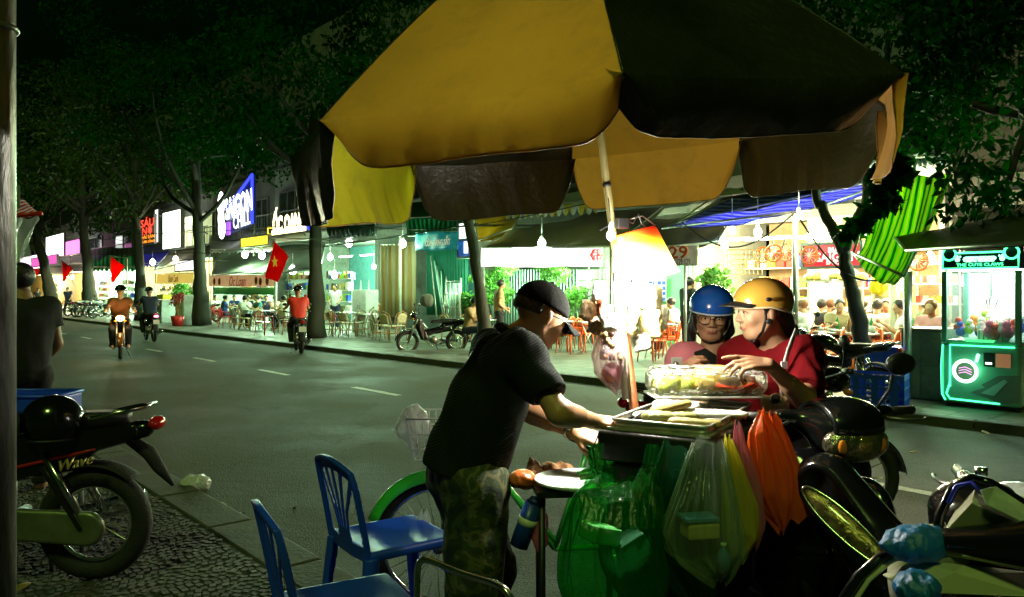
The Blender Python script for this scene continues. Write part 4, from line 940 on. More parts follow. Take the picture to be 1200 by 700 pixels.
def shirt_fn(J, sleeve=.55, puff=0., fold=.006, hem=None, collar=True, seed=0, wide=1.0, nk=.035):
    Pv, C, Nk = J['P'], J['C'], J['N']; Tz = unit(C - Pv)
    def f(P):
        hl, hr, sl, sr = J['Lh'], J['Rh'], J['Ls'], J['Rs']
        fw = unit(np.cross(sr - sl, Tz)); 
        d = rc(P, hl * .75 + hr * .25 + Tz * .04, sl * .66 + C * .34, (.115 + puff) * wide, .098 + puff)
        d = smin(d, rc(P, hr * .75 + hl * .25 + Tz * .04, sr * .66 + C * .34, (.115 + puff) * wide, .098 + puff), .06)
        d = smin(d, rc(P, Pv + Tz * .05, C, (.12 + puff) * wide, .125 + puff), .05)
        d = smin(d, rc(P, sl, sr, .062, .062), .06)
        for s in 'LR':
            a, e = J[s + 's'], J[s + 'e']; v = e - a; m_ = a + v * sleeve
            q = rc(P, a, a + v * (sleeve + .1), .066 + puff, .058 + puff * .9)
            q = smax(q, (P - m_) @ unit(v), .006); d = smin(d, q, .035)
        fo = fold * wob(P, 17, 6, seed) + fold * .6 * wob(P * np.array([1, 1, .5]), 38, 6, seed + 3)
        d = d + fo
        nd = unit(unit(Nk - C) + unit(J['H'] - Nk)); d = smax(d, -rc(P, Nk + nd * nk, Nk + nd * (nk + .2), .066, .12), .01)
        hb = hem if hem is not None else Pv - Tz * .06
        d = smax(d, -((P - hb) @ Tz), .006)
        return d
    return f
def pants_fn(J, r=(.105, .075, .062), fold=.006, cut=None, seed=2, top=.05):
    def f(P):
        d = rc(P, J['Lh'], J['Rh'], .115, .115)
        d = smin(d, rc(P, J['P'], J['P'] + unit(J['C'] - J['P']) * top, .125, .125), .04)
        for s in 'LR':
            l = smin(rc(P, J[s + 'h'], J[s + 'k'], *r[:2]), rc(P, J[s + 'k'], J[s + 'a'], r[1], r[2]), .02); d = smin(d, l, .025)
        d = d + fold * wob(P, 19, 6, seed) + fold * .7 * wob(P, 44, 6, seed + 4)
        if cut is not None: d = smax(d, cut - P[:, 2], .004)
        return d
    return f
def face_bits(th, J, glasses=None, sunk=.0):
    H, F = J['H'], J['HF']; W_ = lambda x, y, z: H + F @ np.array([x, y, z])
    for s in (-1, 1):
        g = G().ell(W_(s * .031, .0742, .001), (.0125, .0105, .0085), 14, 10, F); e = g.build('eye', M_eye, th, True, True)
        G().ell(W_(s * .031, .0828, .001), (.0052, .003, .0052), 12, 8, F).build('iris', M_iris, e, True, True)
        G().tube([W_(s * x, y, z) for x, y, z in ((.016, .0845, .001), (.024, .0875, .0085), (.034, .0865, .0095), (.045, .078, .002))], .0016, 5).build('upper_lid', M_hair, th, True, True)
        G().tube([W_(s * x, y, z) for x, y, z in ((.013, .0895, .021), (.026, .0895, .027), (.04, .083, .026), (.052, .07, .018))], [.0025, .004, .0035, .0012], 6, flat=.5).build('eyebrow', M_hair, th, True, True)
    def lp(u, v):
        a = math.pi * 2 * u; x = .0245 * math.cos(a); z = .0075 * math.sin(a) * (1 - .25 * (math.sin(a) > 0) * (1 - abs(math.cos(a))))
        return W_(x * v, 0.0912 - .012 * (x * v / .024) ** 2 + .002 * (1 - v), -.0585 + z * v - .0045 * (x * v / .024) ** 2)
    G().grid(lp, 24, 5, cu=True).build('lips', M_lip, th, True, True)
def hair_cap(th, J, f=None, mat=None, h=.006, name='hair', back=.0):
    H, F = J['H'], J['HF']
    def g(P):
        q = (P - H) @ F; d = el(q, (0, -.018, .034), (.082, .1, .09)); d = d + .003 * wob(P, 90, 4)
        m_ = q[:, 1] * .8 - (q[:, 2] - .03) * .55 - .03 ; d = smax(d, m_, .01)
        d = smax(d, -q[:, 2] - .05 - back, .01)
        return d
    return sdf_obj(name, g, H - .17 - back, H + .17, h, mat or M_hair, th, True)
def Jlocal(kind, seed=0):
    r = np.random.default_rng(seed); j = lambda x, y, z: np.array([x, y, z]) + r.normal(size=3) * .008
    if kind == 'sit':
        lean = r.uniform(-.02, .14)
        J = dict(P=j(0, 0, .48), C=j(0, lean, .86), N=j(0, lean + .02, 1.03), H=j(0, lean + .06, 1.17))
        J.update(Ls=j(.17, lean, .95), Rs=j(-.17, lean, .95), Le=j(.22, lean + .16, .74), Re=j(-.22, lean + .14, .74), Lw=j(.12, lean + .36, .78 + r.uniform(0, .1)), Rw=j(-.12, lean + .36, .78 + r.uniform(0, .16)))
        J.update(Lh=j(.09, 0, .47), Rh=j(-.09, 0, .47), Lk=j(.13, .42, .5), Rk=j(-.13, .42, .5), La=j(.12, .42, .08), Ra=j(-.12, .4, .08), Lf=j(.12, .55, .04), Rf=j(-.12, .53, .04))
    elif kind == 'walk':
        J = dict(P=j(0, 0, .92), C=j(0, .04, 1.3), N=j(0, .06, 1.47), H=j(0, .09, 1.6))
        J.update(Ls=j(.18, .04, 1.4), Rs=j(-.18, .04, 1.4), Le=j(.22, -.12, 1.15), Re=j(-.22, .14, 1.14), Lw=j(.2, -.2, .93), Rw=j(-.2, .32, 1.0))
        J.update(Lh=j(.09, 0, .9), Rh=j(-.09, 0, .9), Lk=j(.1, .22, .5), Rk=j(-.1, .02, .47), La=j(.1, .32, .1), Ra=j(-.1, -.32, .16), Lf=j(.1, .44, .05), Rf=j(-.1, -.22, .05))
    elif kind == 'stand':
        J = dict(P=j(0, 0, .92), C=j(0, .0, 1.3), N=j(0, .02, 1.47), H=j(0, .06, 1.6))
        J.update(Ls=j(.18, 0, 1.4), Rs=j(-.18, 0, 1.4), Le=j(.22, -.02, 1.13), Re=j(-.22, .02, 1.13), Lw=j(.18, .16, .98), Rw=j(-.16, .22, 1.02))
        J.update(Lh=j(.09, 0, .9), Rh=j(-.09, 0, .9), Lk=j(.1, .02, .49), Rk=j(-.1, .03, .49), La=j(.11, -.01, .09), Ra=j(-.11, 0, .09), Lf=j(.12, .12, .04), Rf=j(-.12, .13, .04))
    else:      # ride
        J = dict(P=j(0, 0, .84), C=j(0, .1, 1.2), N=j(0, .12, 1.36), H=j(0, .16, 1.49))
        J.update(Ls=j(.18, .1, 1.28), Rs=j(-.18, .1, 1.28), Le=j(.27, .26, 1.1), Re=j(-.27, .26, 1.1), Lw=j(.29, .5, 1.08), Rw=j(-.29, .5, 1.08))
        J.update(Lh=j(.1, 0, .8), Rh=j(-.1, 0, .8), Lk=j(.17, .42, .66), Rk=j(-.17, .42, .66), La=j(.16, .26, .28), Ra=j(-.16, .26, .28), Lf=j(.17, .4, .24), Rf=j(-.17, .4, .24))
    J['HF'] = np.eye(3); return J
PM = {}
def cols(name, c, **k): return M('cloth_' + name, c, .8, bump=.2, bscale=60, var=.15, vscale=9, **k)
def figure(kind, seed, loc, yaw, label, shirt, pants, skin=None, hair=None, helmet=None, group=None, h=.028, hairlong=0, jacket=0):
    """yaw: direction the person faces (radians, world)"""
    key = (kind, seed, hairlong)
    th = thing('person', label, 'person', loc, yaw - math.pi / 2, group)
    if key not in PM:
        J = Jlocal(kind, seed); allp = [v for k, v in J.items() if k != 'HF']; lo, hi = bbox(allp, .16)
        V = {}
        for nm, fn in (('body', body_fn(J)), ('shirt', shirt_fn(J, fold=.005, seed=seed, puff=.008)), ('trousers', pants_fn(J, r=(.1, .075, .065), cut=.1, fold=.006))):
            vv, ff = net(fn, lo, hi, h * .7 if nm == 'body' else h); me = bpy.data.meshes.new(nm); me.from_pydata(vv.tolist(), [], ff.tolist()); me.update(); V[nm] = me
        H = J['H']
        def hf(P):
            q = P - H; d = el(q, (0, -.02, .03), (.092, .108, .1)); d = smax(d, q[:, 1] * .8 - q[:, 2] * .55 - .035, .01)
            if hairlong: d = smin(d, el(q, (0, -.09, -.12), (.08, .05, .16)), .04)
            return d
        vv, ff = net(hf, H - .32, H + .16, .016); me = bpy.data.meshes.new('hair'); me.from_pydata(vv.tolist(), [], ff.tolist()); me.update(); V['hair'] = me
        PM[key] = (V, J)
    V, J = PM[key]
    for nm, m_ in (('body', skin or SK), ('shirt', shirt), ('trousers', pants), ('hair', hair or M_hair)):
        if nm == 'hair' and helmet: continue
        me = V[nm]
        if not me.materials: me.materials.append(None)
        o = bpy.data.objects.new(nm, me); COL.objects.link(o); o.parent = th; o.material_slots[0].link = 'OBJECT'; o.material_slots[0].material = m_
        if not me.polygons[0].use_smooth: me.polygons.foreach_set('use_smooth', np.ones(len(me.polygons), bool))
    if helmet:
        H = J['H']; g = G(); prof_ = [(.128 * math.cos(a), .128 * math.sin(a)) for a in np.linspace(-.1, math.pi / 2, 8)]
        g.lathe([(r_, z_ * 1.02) for r_, z_ in prof_], H + (0, -.012, .035), 16); o = g.build('helmet', helmet, th, True)
        G().box(H + (0, .13, .04), (.14, .08, .012), rotx(-.2)).build('visor', helmet, o)
    return th
def Mpl(name, c, rough=.35, **k): return M('plastic_' + name, c, rough, bump=.05, bscale=60, var=.1, vscale=7, spec=.5, **k)
P_blue = Mpl('blue', (.015, .08, .75)); P_red = Mpl('red', (.62, .02, .02)); P_orange = Mpl('orange', (.75, .13, .02)); P_bluecrate = Mpl('crate_blue', (.01, .06, .6), .45, dirt=.3)
M_black = M('black_plastic', (.012, .012, .012), .38, bump=.15, bscale=120, var=.15)
M_tyre = M('tyre_rubber', (.018, .018, .017), .75, bump=.5, bscale=90, var=.2, vscale=20)
M_chrome = M('chrome', (.65, .65, .62), .16, 1.0, var=.08, vscale=20)
M_alu = M('dull_aluminium', (.3, .3, .28), .4, .9, bump=.1, bscale=60, var=.2, vscale=9)
M_rubber = M('black_vinyl_seat', (.015, .015, .014), .42, bump=.25, bscale=200, var=.15)
def chair_parts(th, mat, h=.0045, world=False):
    """stackable moulded chair with a slotted fan back; local: seat centre over origin, faces +y"""
    def back(P):
        z = P[:, 2]; x = P[:, 0]; v = np.clip((z - .42) / .38, 0, 1); yb = -.185 - .075 * v ** 1.1 - .02 * (1 - (x / .2) ** 2)
        sh = np.abs(P[:, 1] - yb) - .0035
        q = np.stack([x, np.zeros_like(x), z], 1)
        w_ = .195 + .0 * v - .03 * np.clip((z - .66) / .14, 0, 1) ** 2
        out = np.maximum(np.abs(x) - w_, z - (.80 - 1.15 * x * x)); out = np.maximum(out, .40 - z)
        hole = smax(np.abs(x) - (w_ - .035), .46 - z, .02); hole = smax(hole, z - (.745 - 1.3 * x * x), .03)
        ribs = None
        for k in (-2, -1, 0, 1, 2):
            b = (k * .018, 0, .44); m_ = (k * .032, 0, .58); t_ = (k * .072, 0, .76 - .012 * k * k)
            r_ = smin(rc(q, b, m_, .008, .0085), rc(q, m_, t_, .0085, .015), .01); ribs = r_ if ribs is None else np.minimum(ribs, r_)
        ribs = smin(ribs, rc(q, (-.03, 0, .47), (.03, 0, .47), .035), .01)
        hole = smax(hole, -ribs, .006)
        shape = smax(out, -hole, .004)
        rim = np.maximum(np.abs(out + .008) - .008, np.abs(P[:, 1] - yb + .008) - .011)
        rim = np.maximum(rim, .42 - z)
        return smin(smax(sh, shape, .003), rim, .003)
    sdf_obj('backrest', back, (-.23, -.34, .39), (.23, -.13, .83), h, mat, th)
    def seat(P):
        z = P[:, 2]; d = bx(P, (0, 0, .425), (.2, .2, .022), .02)
        dish = .018 * np.clip(1 - (P[:, 0] / .18) ** 2, 0, 1) * np.clip(1 - (P[:, 1] / .18) ** 2, 0, 1)
        d = smax(d, z - (.446 - dish), .004); d = smax(d, -bx(P, (0, 0, .398), (.19, .19, .022), .01), .004)
        return d
    sdf_obj('seat', seat, (-.22, -.22, .38), (.22, .22, .46), h, mat, th)
    for sx in (-1, 1):
        for sy in (-1, 1):
            def leg(P, sx=sx, sy=sy):
                a = (sx * .178, sy * .178, .43); b = (sx * .222, sy * .225, 0.0)
                d = rc(P, a, b, .034, .021); t_ = rc(P, np3(a) - (sx * .014, sy * .014, 0), np3(b) - (sx * .012, sy * .012, 0), .031, .018)
                d = smax(d, -t_, .003); return smax(d, np.abs(P[:, 2] - .212) - .212, .003)
            sdf_obj('leg', leg, (min(0, sx) * .26 , min(0, sy) * .26, -.01), (max(0, sx) * .26, max(0, sy) * .26, .45), h * 1.2, mat, th)
def plastic_armchair(name, label, mat, loc, yaw, group):
    t = thing(name, label, 'chair', loc, yaw - math.pi / 2, group)
    def arc(x): return .80 - .9 * x * x
    g = G(); g.box((0, 0, .43), (.42, .42, .03)); g.build('seat', mat, t, bevel=.01)
    bk = G(); bk.tube([(-.2, -.2, .43), (-.2, -.24, .62), (-.14, -.26, .76), (0, -.27, .82), (.14, -.26, .76), (.2, -.24, .62), (.2, -.2, .43)], .017, 6)
    bk.build('back_frame', mat, t, True)
    g = G()
    for k in (-1, 0, 1): g.bar((k * .05, -.21, .44), (k * .075, -.26, .79), .022, .008)
    g.bar((-.19, -.235, .6), (.19, -.235, .6), .02, .008); g.build('back_splat', mat, t)
    for s in (-1, 1):
        G().tube([(s * .2, -.235, .62), (s * .24, -.1, .63), (s * .24, .12, .62), (s * .21, .19, .45)], .014, 6).build('armrest', mat, t, True)
        for y in (-.18, .18): G().cyl((s * .18, y, .43), (s * .22, y * 1.2, 0), .018, .013, 6).build('leg', mat, t, True)
    return t
M_rattan = M('rattan_brown', (.42, .22, .06), .5, var=.3, vscale=12); M_weave = M('cream_weave', (.62, .52, .32), .6, bump=.6, bscale=90, var=.25, vscale=20)
def bistro_chair(label, loc, yaw, group):
    t = thing('rattan_chair', label, 'chair', loc, yaw - math.pi / 2, group)
    G().lathe([(0, .45), (.2, .45), (.21, .435), (.2, .42), (0, .42)], n=14).build('seat', M_weave, t, True)
    G().tube([(-.19, -.1, .42), (-.2, -.16, .6), (-.17, -.22, .78), (0, -.25, .86), (.17, -.22, .78), (.2, -.16, .6), (.19, -.1, .42)], .015, 6).build('back_frame', M_rattan, t, True)
    def f(u, v): x = (u - .5) * .3; z = .5 + .3 * v * (1 - 1.6 * (u - .5) ** 2 * .5); return (x, -.17 - .08 * v - .02 * (1 - (2 * u - 1) ** 2), z)
    G().grid(f, 7, 5).build('backrest', M_weave, t, True, solid=.01)
    for s in (-1, 1):
        for y in (-.15, .15): G().cyl((s * .16, y, .43), (s * .19, y * 1.25, 0), .016, .014, 6).build('leg', M_rattan, t, True)
    G().torus((0, 0, .22), .2, .01, nR=12, nr=5).build('stretcher', M_rattan, t, True)
    return t
M_tabletop = M('steel_tabletop', (.55, .57, .53), .3, .6, var=.1, vscale=6)
def folding_table(label, loc, yaw, group, w=.9, d=.6, mat=None):
    t = thing('folding_table', label, 'table', loc, yaw, group)
    G().box((0, 0, .72), (w, d, .03)).build('tabletop', mat or M_tabletop, t, bevel=.008)
    for s in (-1, 1):
        for q in (-1, 1): G().cyl((s * w * .42, q * d * .4, .71), (s * w * .36, -q * d * .4, 0), .013, n=6).build('leg', M_steel, t, True)
    return t
def wheel(parent, c, R, tr, detail=1, rimmat=None, spokes=18, axis=(0, 1, 0), name='wheel', alloy=False):
    c = np3(c); o = G().cyl(c - np3(axis) * .06, c + np3(axis) * .06, .028, n=12).build(name, M_alu, parent, True)
    G().torus(c, R - tr, tr, axis, 40 if detail else 24, 10 if detail else 6).build('tyre', M_tyre, o, True)
    G().torus(c, R - tr * 2.05, .011, axis, 40 if detail else 24, 6, flat=1.6).build('rim', rimmat or M_chrome, o, True)
    F = frame(axis)
    if alloy:
        for k in range(5):
            a = 2 * math.pi * k / 5; e = c + (R - tr * 2.1) * (math.cos(a) * F[:, 0] + math.sin(a) * F[:, 1]); G().bar(c, e, .026, .018, up=axis).build('spoke', rimmat or M_alu, o)
    else:
        for k in range(spokes):
            a = 2 * math.pi * k / spokes; b = a + (.42 if k % 2 else -.42); s = 1 if (k // 2) % 2 else -1
            e = c + (R - tr * 2.1) * (math.cos(a) * F[:, 0] + math.sin(a) * F[:, 1]); h = c + .026 * (math.cos(b) * F[:, 0] + math.sin(b) * F[:, 1]) + s * .03 * np3(axis)
            G().cyl(h, e, .0022 if detail else .003, n=4, cap=False).build('spoke', M_chrome, o, False)
    return o
def motorbike(label, loc, yaw, body, accent=None, detail=0, name='motorbike', group=None, lit=None, tail=None, kind='moto', lean=0):
    """local +x forward, wheels at x=+-.62; parked on the ground"""
    t = thing(name, label, 'motorbike', loc, yaw, group); acc = accent or body; R = .285
    B = lambda g, n, m=None, **k: g.build(n, m or body, t, True, **k)
    wf = wheel(t, (.63, 0, R), R, .042, detail, spokes=24 if detail else 12); wr = wheel(t, (-.61, 0, R), R, .048, detail, spokes=24 if detail else 12)
    for s in (-1, 1):
        G().cyl((.63, s * .075, R), (.40, s * .075, .86), .019, .024, 8).build('fork', M_alu, t, True)
        G().cyl((-.61, s * .1, R + .02), (-.42, s * .11, .66), .022, n=8).build('shock_absorber', M_chrome, t, True)
        G().bar((-.61, s * .085, R), (-.05, s * .085, .34), .035, .03).build('swingarm', M_black, t)
    def arcfend(c, r0, a0, a1, w_, th_=.0):
        def f(u, v): a = a0 + (a1 - a0) * u; x = (v - .5) * 2; rr = r0 - .018 * x * x; return (c[0] + rr * math.cos(a), w_ * x, c[2] + rr * math.sin(a))
        return G().grid(f, 16, 7)
    arcfend((.63, 0, R), R + .035, .1, 2.5, .058).build('front_mudguard', acc, t, True, solid=.005)
    arcfend((-.61, 0, R), R + (.032 if detail else .05), *((1.2, 2.3) if detail else (1.0, 3.05)), .07).build('rear_mudguard', M_tyre, t, True, solid=.005)
    g = G(); g.cyl((-.02, -.13, .33), (-.02, .13, .33), .1, n=16); e = B(g, 'engine', M_alu)
    g = G()
    for k in range(6): g.box((.10 + .022 * k, 0, .37 + .006 * k), (.009, .17 - .004 * k, .15))
    g.build('cylinder_fins', M_alu, e)
    if kind == 'moto':        # underbone: leg shield, spine, tail
        sdf_obj('body_shell', lambda P: smax(uni([rc(P, (.36, 0, .82), (.12, 0, .5), .06, .07), rc(P, (.12, 0, .52), (-.5, 0, .64), .085, .09), rc(P, (-.3, 0, .66), (-.86, 0, .76), .1, .045)], .05), np.abs(P[:, 1]) - .105, .02), (-1, -.2, .3), (.55, .2, 1.0), .014, body, t)
        for s in (-1, 1):
            sdf_obj('leg_shield', lambda P: smax(np.abs(P[:, 1] - s * (.12 + .35 * np.clip(P[:, 0] - .2, 0, .3))) - .007, smax(rc(P, (.38, s * .12, .78), (.22, s * .12, .38), .1, .07), -rc(P, (-.05, s * .12, .8), (-.1, s * .12, .5), .16), .02), .004), (.05, -.35, .25), (.55, .35, .92), .012, acc, t)
    else:                     # naked bike: tank and frame
        sdf_obj('tank', lambda P: uni([el(P, (.16, 0, .84), (.22, .13, .11)), rc(P, (.0, 0, .8), (-.12, 0, .74), .07)], .05) + .0, (-.3, -.2, .6), (.45, .2, 1.02), .014, acc, t)
        sdf_obj('tail_shell', lambda P: smax(uni([rc(P, (-.2, 0, .7), (-.8, 0, .86), .09, .035), rc(P, (.3, 0, .62), (-.2, 0, .58), .07, .07)], .05), np.abs(P[:, 1]) - .11, .02), (-1, -.2, .4), (.55, .2, 1.0), .014, body, t)
        for s in (-1, 1): sdf_obj('side_fairing', lambda P: smax(np.abs(P[:, 1] - s * .14) - .01, rc(P, (.42, s * .14, .8), (.2, s * .14, .5), .09, .05), .006), (.05, -.2, .35), (.6, .2, .95), .014, acc, t)
    sdf_obj('seat', lambda P: smax(uni([rc(P, (-.02, 0, .74), (-.38, 0, .77), .085, .1), rc(P, (-.38, 0, .79), (-.72, 0, .83), .09, .07)], .04), np.abs(P[:, 2] - .8) - .05, .02), (-.95, -.2, .62), (.15, .2, .95), .012, M_rubber, t)
    g = G(); g.tube([(-.5, .12, .8), (-.78, .12, .86), (-.88, .07, .88), (-.88, -.07, .88), (-.78, -.12, .86), (-.5, -.12, .8)], .011, 8); B(g, 'grab_rail', M_chrome)
    g = G(); g.tube([(.42, -.33, 1.02), (.44, -.18, .99), (.38, 0, .93), (.44, .18, .99), (.42, .33, 1.02)], .012, 8); hb = B(g, 'handlebar', M_black)
    for s in (-1, 1):
        G().cyl((.42, s * .24, 1.01), (.415, s * .35, 1.02), .018, n=10).build('grip', M_rubber, hb, True)
        G().tube([(.46, s * .2, 1.0), (.5, s * .27, 1.0), (.49, s * .34, 1.0)], .006, 6).build('brake_lever', M_alu, hb, True)
        G().tube([(.43, s * .2, 1.0), (.42, s * .25, 1.1), (.40, s * .28, 1.17)], .006, 6).build('mirror_stalk', M_black, hb, True)
        G().ell((.395, s * .3, 1.2), (.02, .06, .04), 12, 8).build('mirror', M_black, hb, True)
        G().ell((.52, s * .1, .86), (.03, .035, .022), 10, 6).build('indicator', M('amber_lens', (.7, .25, .02), .15, var=0), t, True)
    G().ell((.47, 0, .93), (.09, .12, .085), 16, 10).build('headlamp_cowl', acc, hb, True)
    G().ell((.535, 0, .92), (.03, .085, .06), 16, 10).build('headlight', lit or M_lens, hb, True)
    G().ell((-.92, 0, .79), (.035, .07, .035), 14, 8).build('tail_light', tail or M_redlens, t, True)
    if not detail: G().box((-.95, 0, .62), (.01, .17, .13), roty(.3)).build('number_plate', M_plate, t)
    g = G(); g.tube([(.14, -.1, .3), (.05, -.13, .2), (-.2, -.15, .2), (-.3, -.16, .25)], .016, 8); g.cyl((-.28, -.16, .24), (-.78, -.18, .36), .042, .05, 14); B(g, 'exhaust', M_chrome)
    G().tube([(-.05, .1, .25), (-.1, .2, .02), (-.14, .22, .01)], .01, 6).build('side_stand', M_black, t, True)
    for s in (-1, 1): G().cyl((.0, s * .1, .28), (.0, s * .24, .28), .014, n=8).build('footrest', M_rubber, t, True)
    G().cyl((-.22, -.09, .33), (-.22, .09, .33), .03, n=8).build('chain_cover', M_black, t, True)
    if lean: t.rotation_euler = (lean, 0, yaw)
    return t
M_lens = M('headlight_lens', (.3, .27, .16), .1, .75, var=.7, vscale=22, bump=1.0, bscale=45, coat=1.0)
M_redlens = M('tail_lens', (.5, .01, .01), .12, var=.1); M_plate = M('number_plate_white', (.7, .7, .66), .5, var=.05)
def paint(name, c, rough=.22, metal=.3, **k): return M('paint_' + name, c, rough, metal, coat=.7, var=.06, vscale=4, bump=.02, bscale=40, **k)
PT_black = paint('black', (.008, .009, .009), .18); PT_red = paint('red', (.35, .01, .012)); PT_gold = paint('olive_gold', (.62, .6, .4), .3, .1); PT_white = paint('silver', (.45, .47, .45), .3, .5)
def HFm(f, upv=(0, 0, 1)):
    y = unit(f); z = unit(np3(upv) - y * np.dot(upv, y)); x = np.cross(y, z); return np.stack([x, y, z], 1)
def a3(px, py, Y): return at(px, py, Y)
p = np.array([-1.39, 2.05, 0]); th = thing('utility_pole', 'grey metal pole running up the left edge of the view', 'pole', (p[0], p[1], NPZ))
G().cyl((p[0], p[1], NPZ), (p[0], p[1], 4.6), .058, .055, 28).build('shaft', M('pole_steel', (.28, .27, .24), .38, .6, bump=.5, bscale=50, var=.4, vscale=6, dirt=.6, stretch=(1, 1, .25)), th, True, True)
G().torus((p[0], p[1], 1.5 + (343 - 25) / 900 * 2.0), .058, .008, nR=20).build('strap_band', M_steel, th, True, True)
G().bar((p[0] + .055, p[1], 2.2), (p[0] + .085, p[1], 2.2), .01).build('bolt', M_steel, th, True)
TA = np.array([.31, 2.575]); TU = unit((.86, -.5)); TV = unit((.5, .86)); TW, TL, TZ = .36, .65, 1.075
def tp(u, v, z=TZ): q = TA + TU * u + TV * v; return np.array([q[0], q[1], z])
RT = np.stack([np.append(TU, 0), np.append(TV, 0), [0, 0, 1]], 1)
cc = tp(TW / 2, TL / 2, 0)
M_cart = M('cart_black', (.012, .012, .011), .35, .2, bump=.25, bscale=30, var=.4, vscale=6, dirt=.3)
cart = thing('food_cart', 'black box cart under the big umbrella carrying the snack tray', 'cart', cc)
G().box(tp(TW / 2, TL / 2, .99), (TW + .04, TL + .04, .10), RT).build('rim_box', M_cart, cart, True, True, bevel=.012)
G().box(tp(TW / 2 + .01, TL / 2, .66), (TW - .05, TL - .05, .56), RT, taper=1.08).build('body', M_cart, cart, True, True, bevel=.015)
for k in range(5): G().box(tp(TW / 2 + .01, 0.018 - .004 * k * 0, .45 + k * .1), (TW - .06, .012, .018), RT).build('ridge', M_cart, cart, True, True)
G().box(tp(TW / 2, TL / 2, .34), (TW + .06, TL + .1, .03), RT).build('base_shelf', M_cart, cart, False, True)
for u in (-.02, TW + .02): 
    for v in (.0, TL): G().cyl(tp(u, v, .0 if v else .0), tp(u, v, .36), .014).build('leg', M_black, cart, True, True)
for u in (-.05, TW + .05): wheel(cart, tp(u, TL * .62, .2), .2, .022, 0, axis=tuple(RT[:, 0]))
G().box((.235, 2.70, .835), (.34, .34, .02), rotz(.1)).build('side_shelf', M_cart, cart, False, True)
for x, y in ((.1, 2.56), (.1, 2.84), (.36, 2.84)): G().cyl((x, y, 0), (x, y, .83), .012).build('shelf_leg', M_black, cart, True, True)
G().tube([tp(-.01, -.01, 1.04), tp(-.03, -.03, .98), tp(-.02, -.02, .9), tp(.01, -.03, .82)], .003, 5).build('cord', M_black, cart, True, True)
M_tray = M('worn_steel_tray', (.66, .66, .6), .25, .55, bump=.1, bscale=20, var=.15, vscale=9, dirt=.25)
tray = thing('metal_tray', 'shallow metal tray with pale rim on top of the black cart', 'tray', tp(TW / 2, TL / 2, 1.04))
G().box(tp(TW / 2, TL / 2, 1.046), (TW - .01, TL - .01, .008), RT).build('tray_floor', M_tray, tray, False, True)
g = G(); cs = [tp(.015, .015), tp(TW - .015, .015), tp(TW - .015, TL - .015), tp(.015, TL - .015)]
rp = []
for i in range(4):
    c0, c1, c2 = cs[i - 1], cs[i], cs[(i + 1) % 4]
    for a in np.linspace(0, 1, 5): rp.append(c1 + (unit(c0 - c1) * (1 - a) ** 2 + unit(c2 - c1) * a ** 2) * .03)
g.tube(rp, .0055, 8, closed=True); g.build('rim', M_tray, tray, True, True)
g = G(); V = rp; m = len(rp); W_ = np.concatenate([rp, [q - (0, 0, .032) + unit(cc + (0, 0, q[2]) - q) * .012 for q in rp]]); g.add(W_, [(i, (i + 1) % m, (i + 1) % m + m, i + m) for i in range(m)]); g.build('side', M_tray, tray, True, True, solid=.002)
M_bun = M('golden_bun', (.5, .36, .1), .5, bump=.6, bscale=40, var=.4, vscale=18); M_rice = M('rice_paper_white', (.72, .72, .62), .45, bump=.4, bscale=30, var=.12)
M_banana = M('grilled_leaf_roll', (.3, .3, .09), .5, bump=.6, bscale=40, var=.5, vscale=22)
def roll(label, u, v, z, L, r, an, mat, seed=0, flat=.7, name='rice_roll', group='rolls on the tray', tz=0):
    c = tp(u, v, z); d = RT @ np.array([math.cos(an), math.sin(an), tz]); a, b = c - d * L / 2, c + d * L / 2
    return sdf_obj(name, lambda P: uni([rc(P * np.array([1, 1, 1 / flat]), a * np.array([1, 1, 1 / flat]), b * np.array([1, 1, 1 / flat]), r, r * .8)], .01) + .003 * wob(P, 70, 6, seed), np.minimum(a, b) - r * 1.6, np.maximum(a, b) + r * 1.6, .005, mat, label=label, cat='food', group=group)
roll('olive brown filled roll in the middle of the tray', .19, .14, 1.078, .13, .03, .45, M_banana, 1)
roll('brown bun lying across the tray near its front edge', .28, .10, 1.072, .13, .025, .2, M_bun, 2)
roll('pale brown roll stacked on the olive roll', .16, .22, 1.1, .12, .026, .9, M_bun, 3, tz=.15)
roll('olive roll leaning at the left of the stack', .125, .165, 1.08, .11, .026, 1.4, M_banana, 4)
roll('white rice paper roll behind the brown rolls', .14, .34, 1.085, .12, .034, .1, M_rice, 5)
roll('long white rice paper sheet folded at the right of the tray', .27, .30, 1.075, .2, .042, .35, M_rice, 6, flat=.4)
roll('flat white rice paper at the left edge of the tray', .06, .3, 1.062, .14, .035, 1.2, M_rice, 7, flat=.3)
t = thing('tongs', 'small black metal tongs standing among the rolls on the tray', 'tongs', tp(.10, .09, 1.052))
for s in (-1, 1): G().tube([tp(.085 + s * .012, .07, 1.055), tp(.09 + s * .018, .1, 1.075), tp(.10 + s * .004, .15, 1.095)], .004, 6).build('arm', M_black, t, True, True)
bc = a3(826, 446, 2.93); box_x = unit((.97, .05, 0)); BR = frame((0, 0, 1), box_x)
bt = thing('clear_food_box', 'long clear plastic box heaped with pale green fruit and filled rolls', 'box', bc - (0, 0, .06))
F_clear = Mfilm('clear_cling_film', (.85, .87, .8), see=.92, rough=.08, bump=.9, tr=.1, bscale=22)
sdf_obj('film', lambda P: smax(np.abs(bx(P, bc, (.215, .1, .052), .04, BR) + .004 * wob(P, 40)) - .0022, (bc[2] - .05) - P[:, 2], .004), bc - .27, bc + .27, .006, F_clear, bt, True)
G().box(bc - (0, 0, .053), (.43, .2, .01), BR).build('base', M_rice, bt, False, True, bevel=.004)
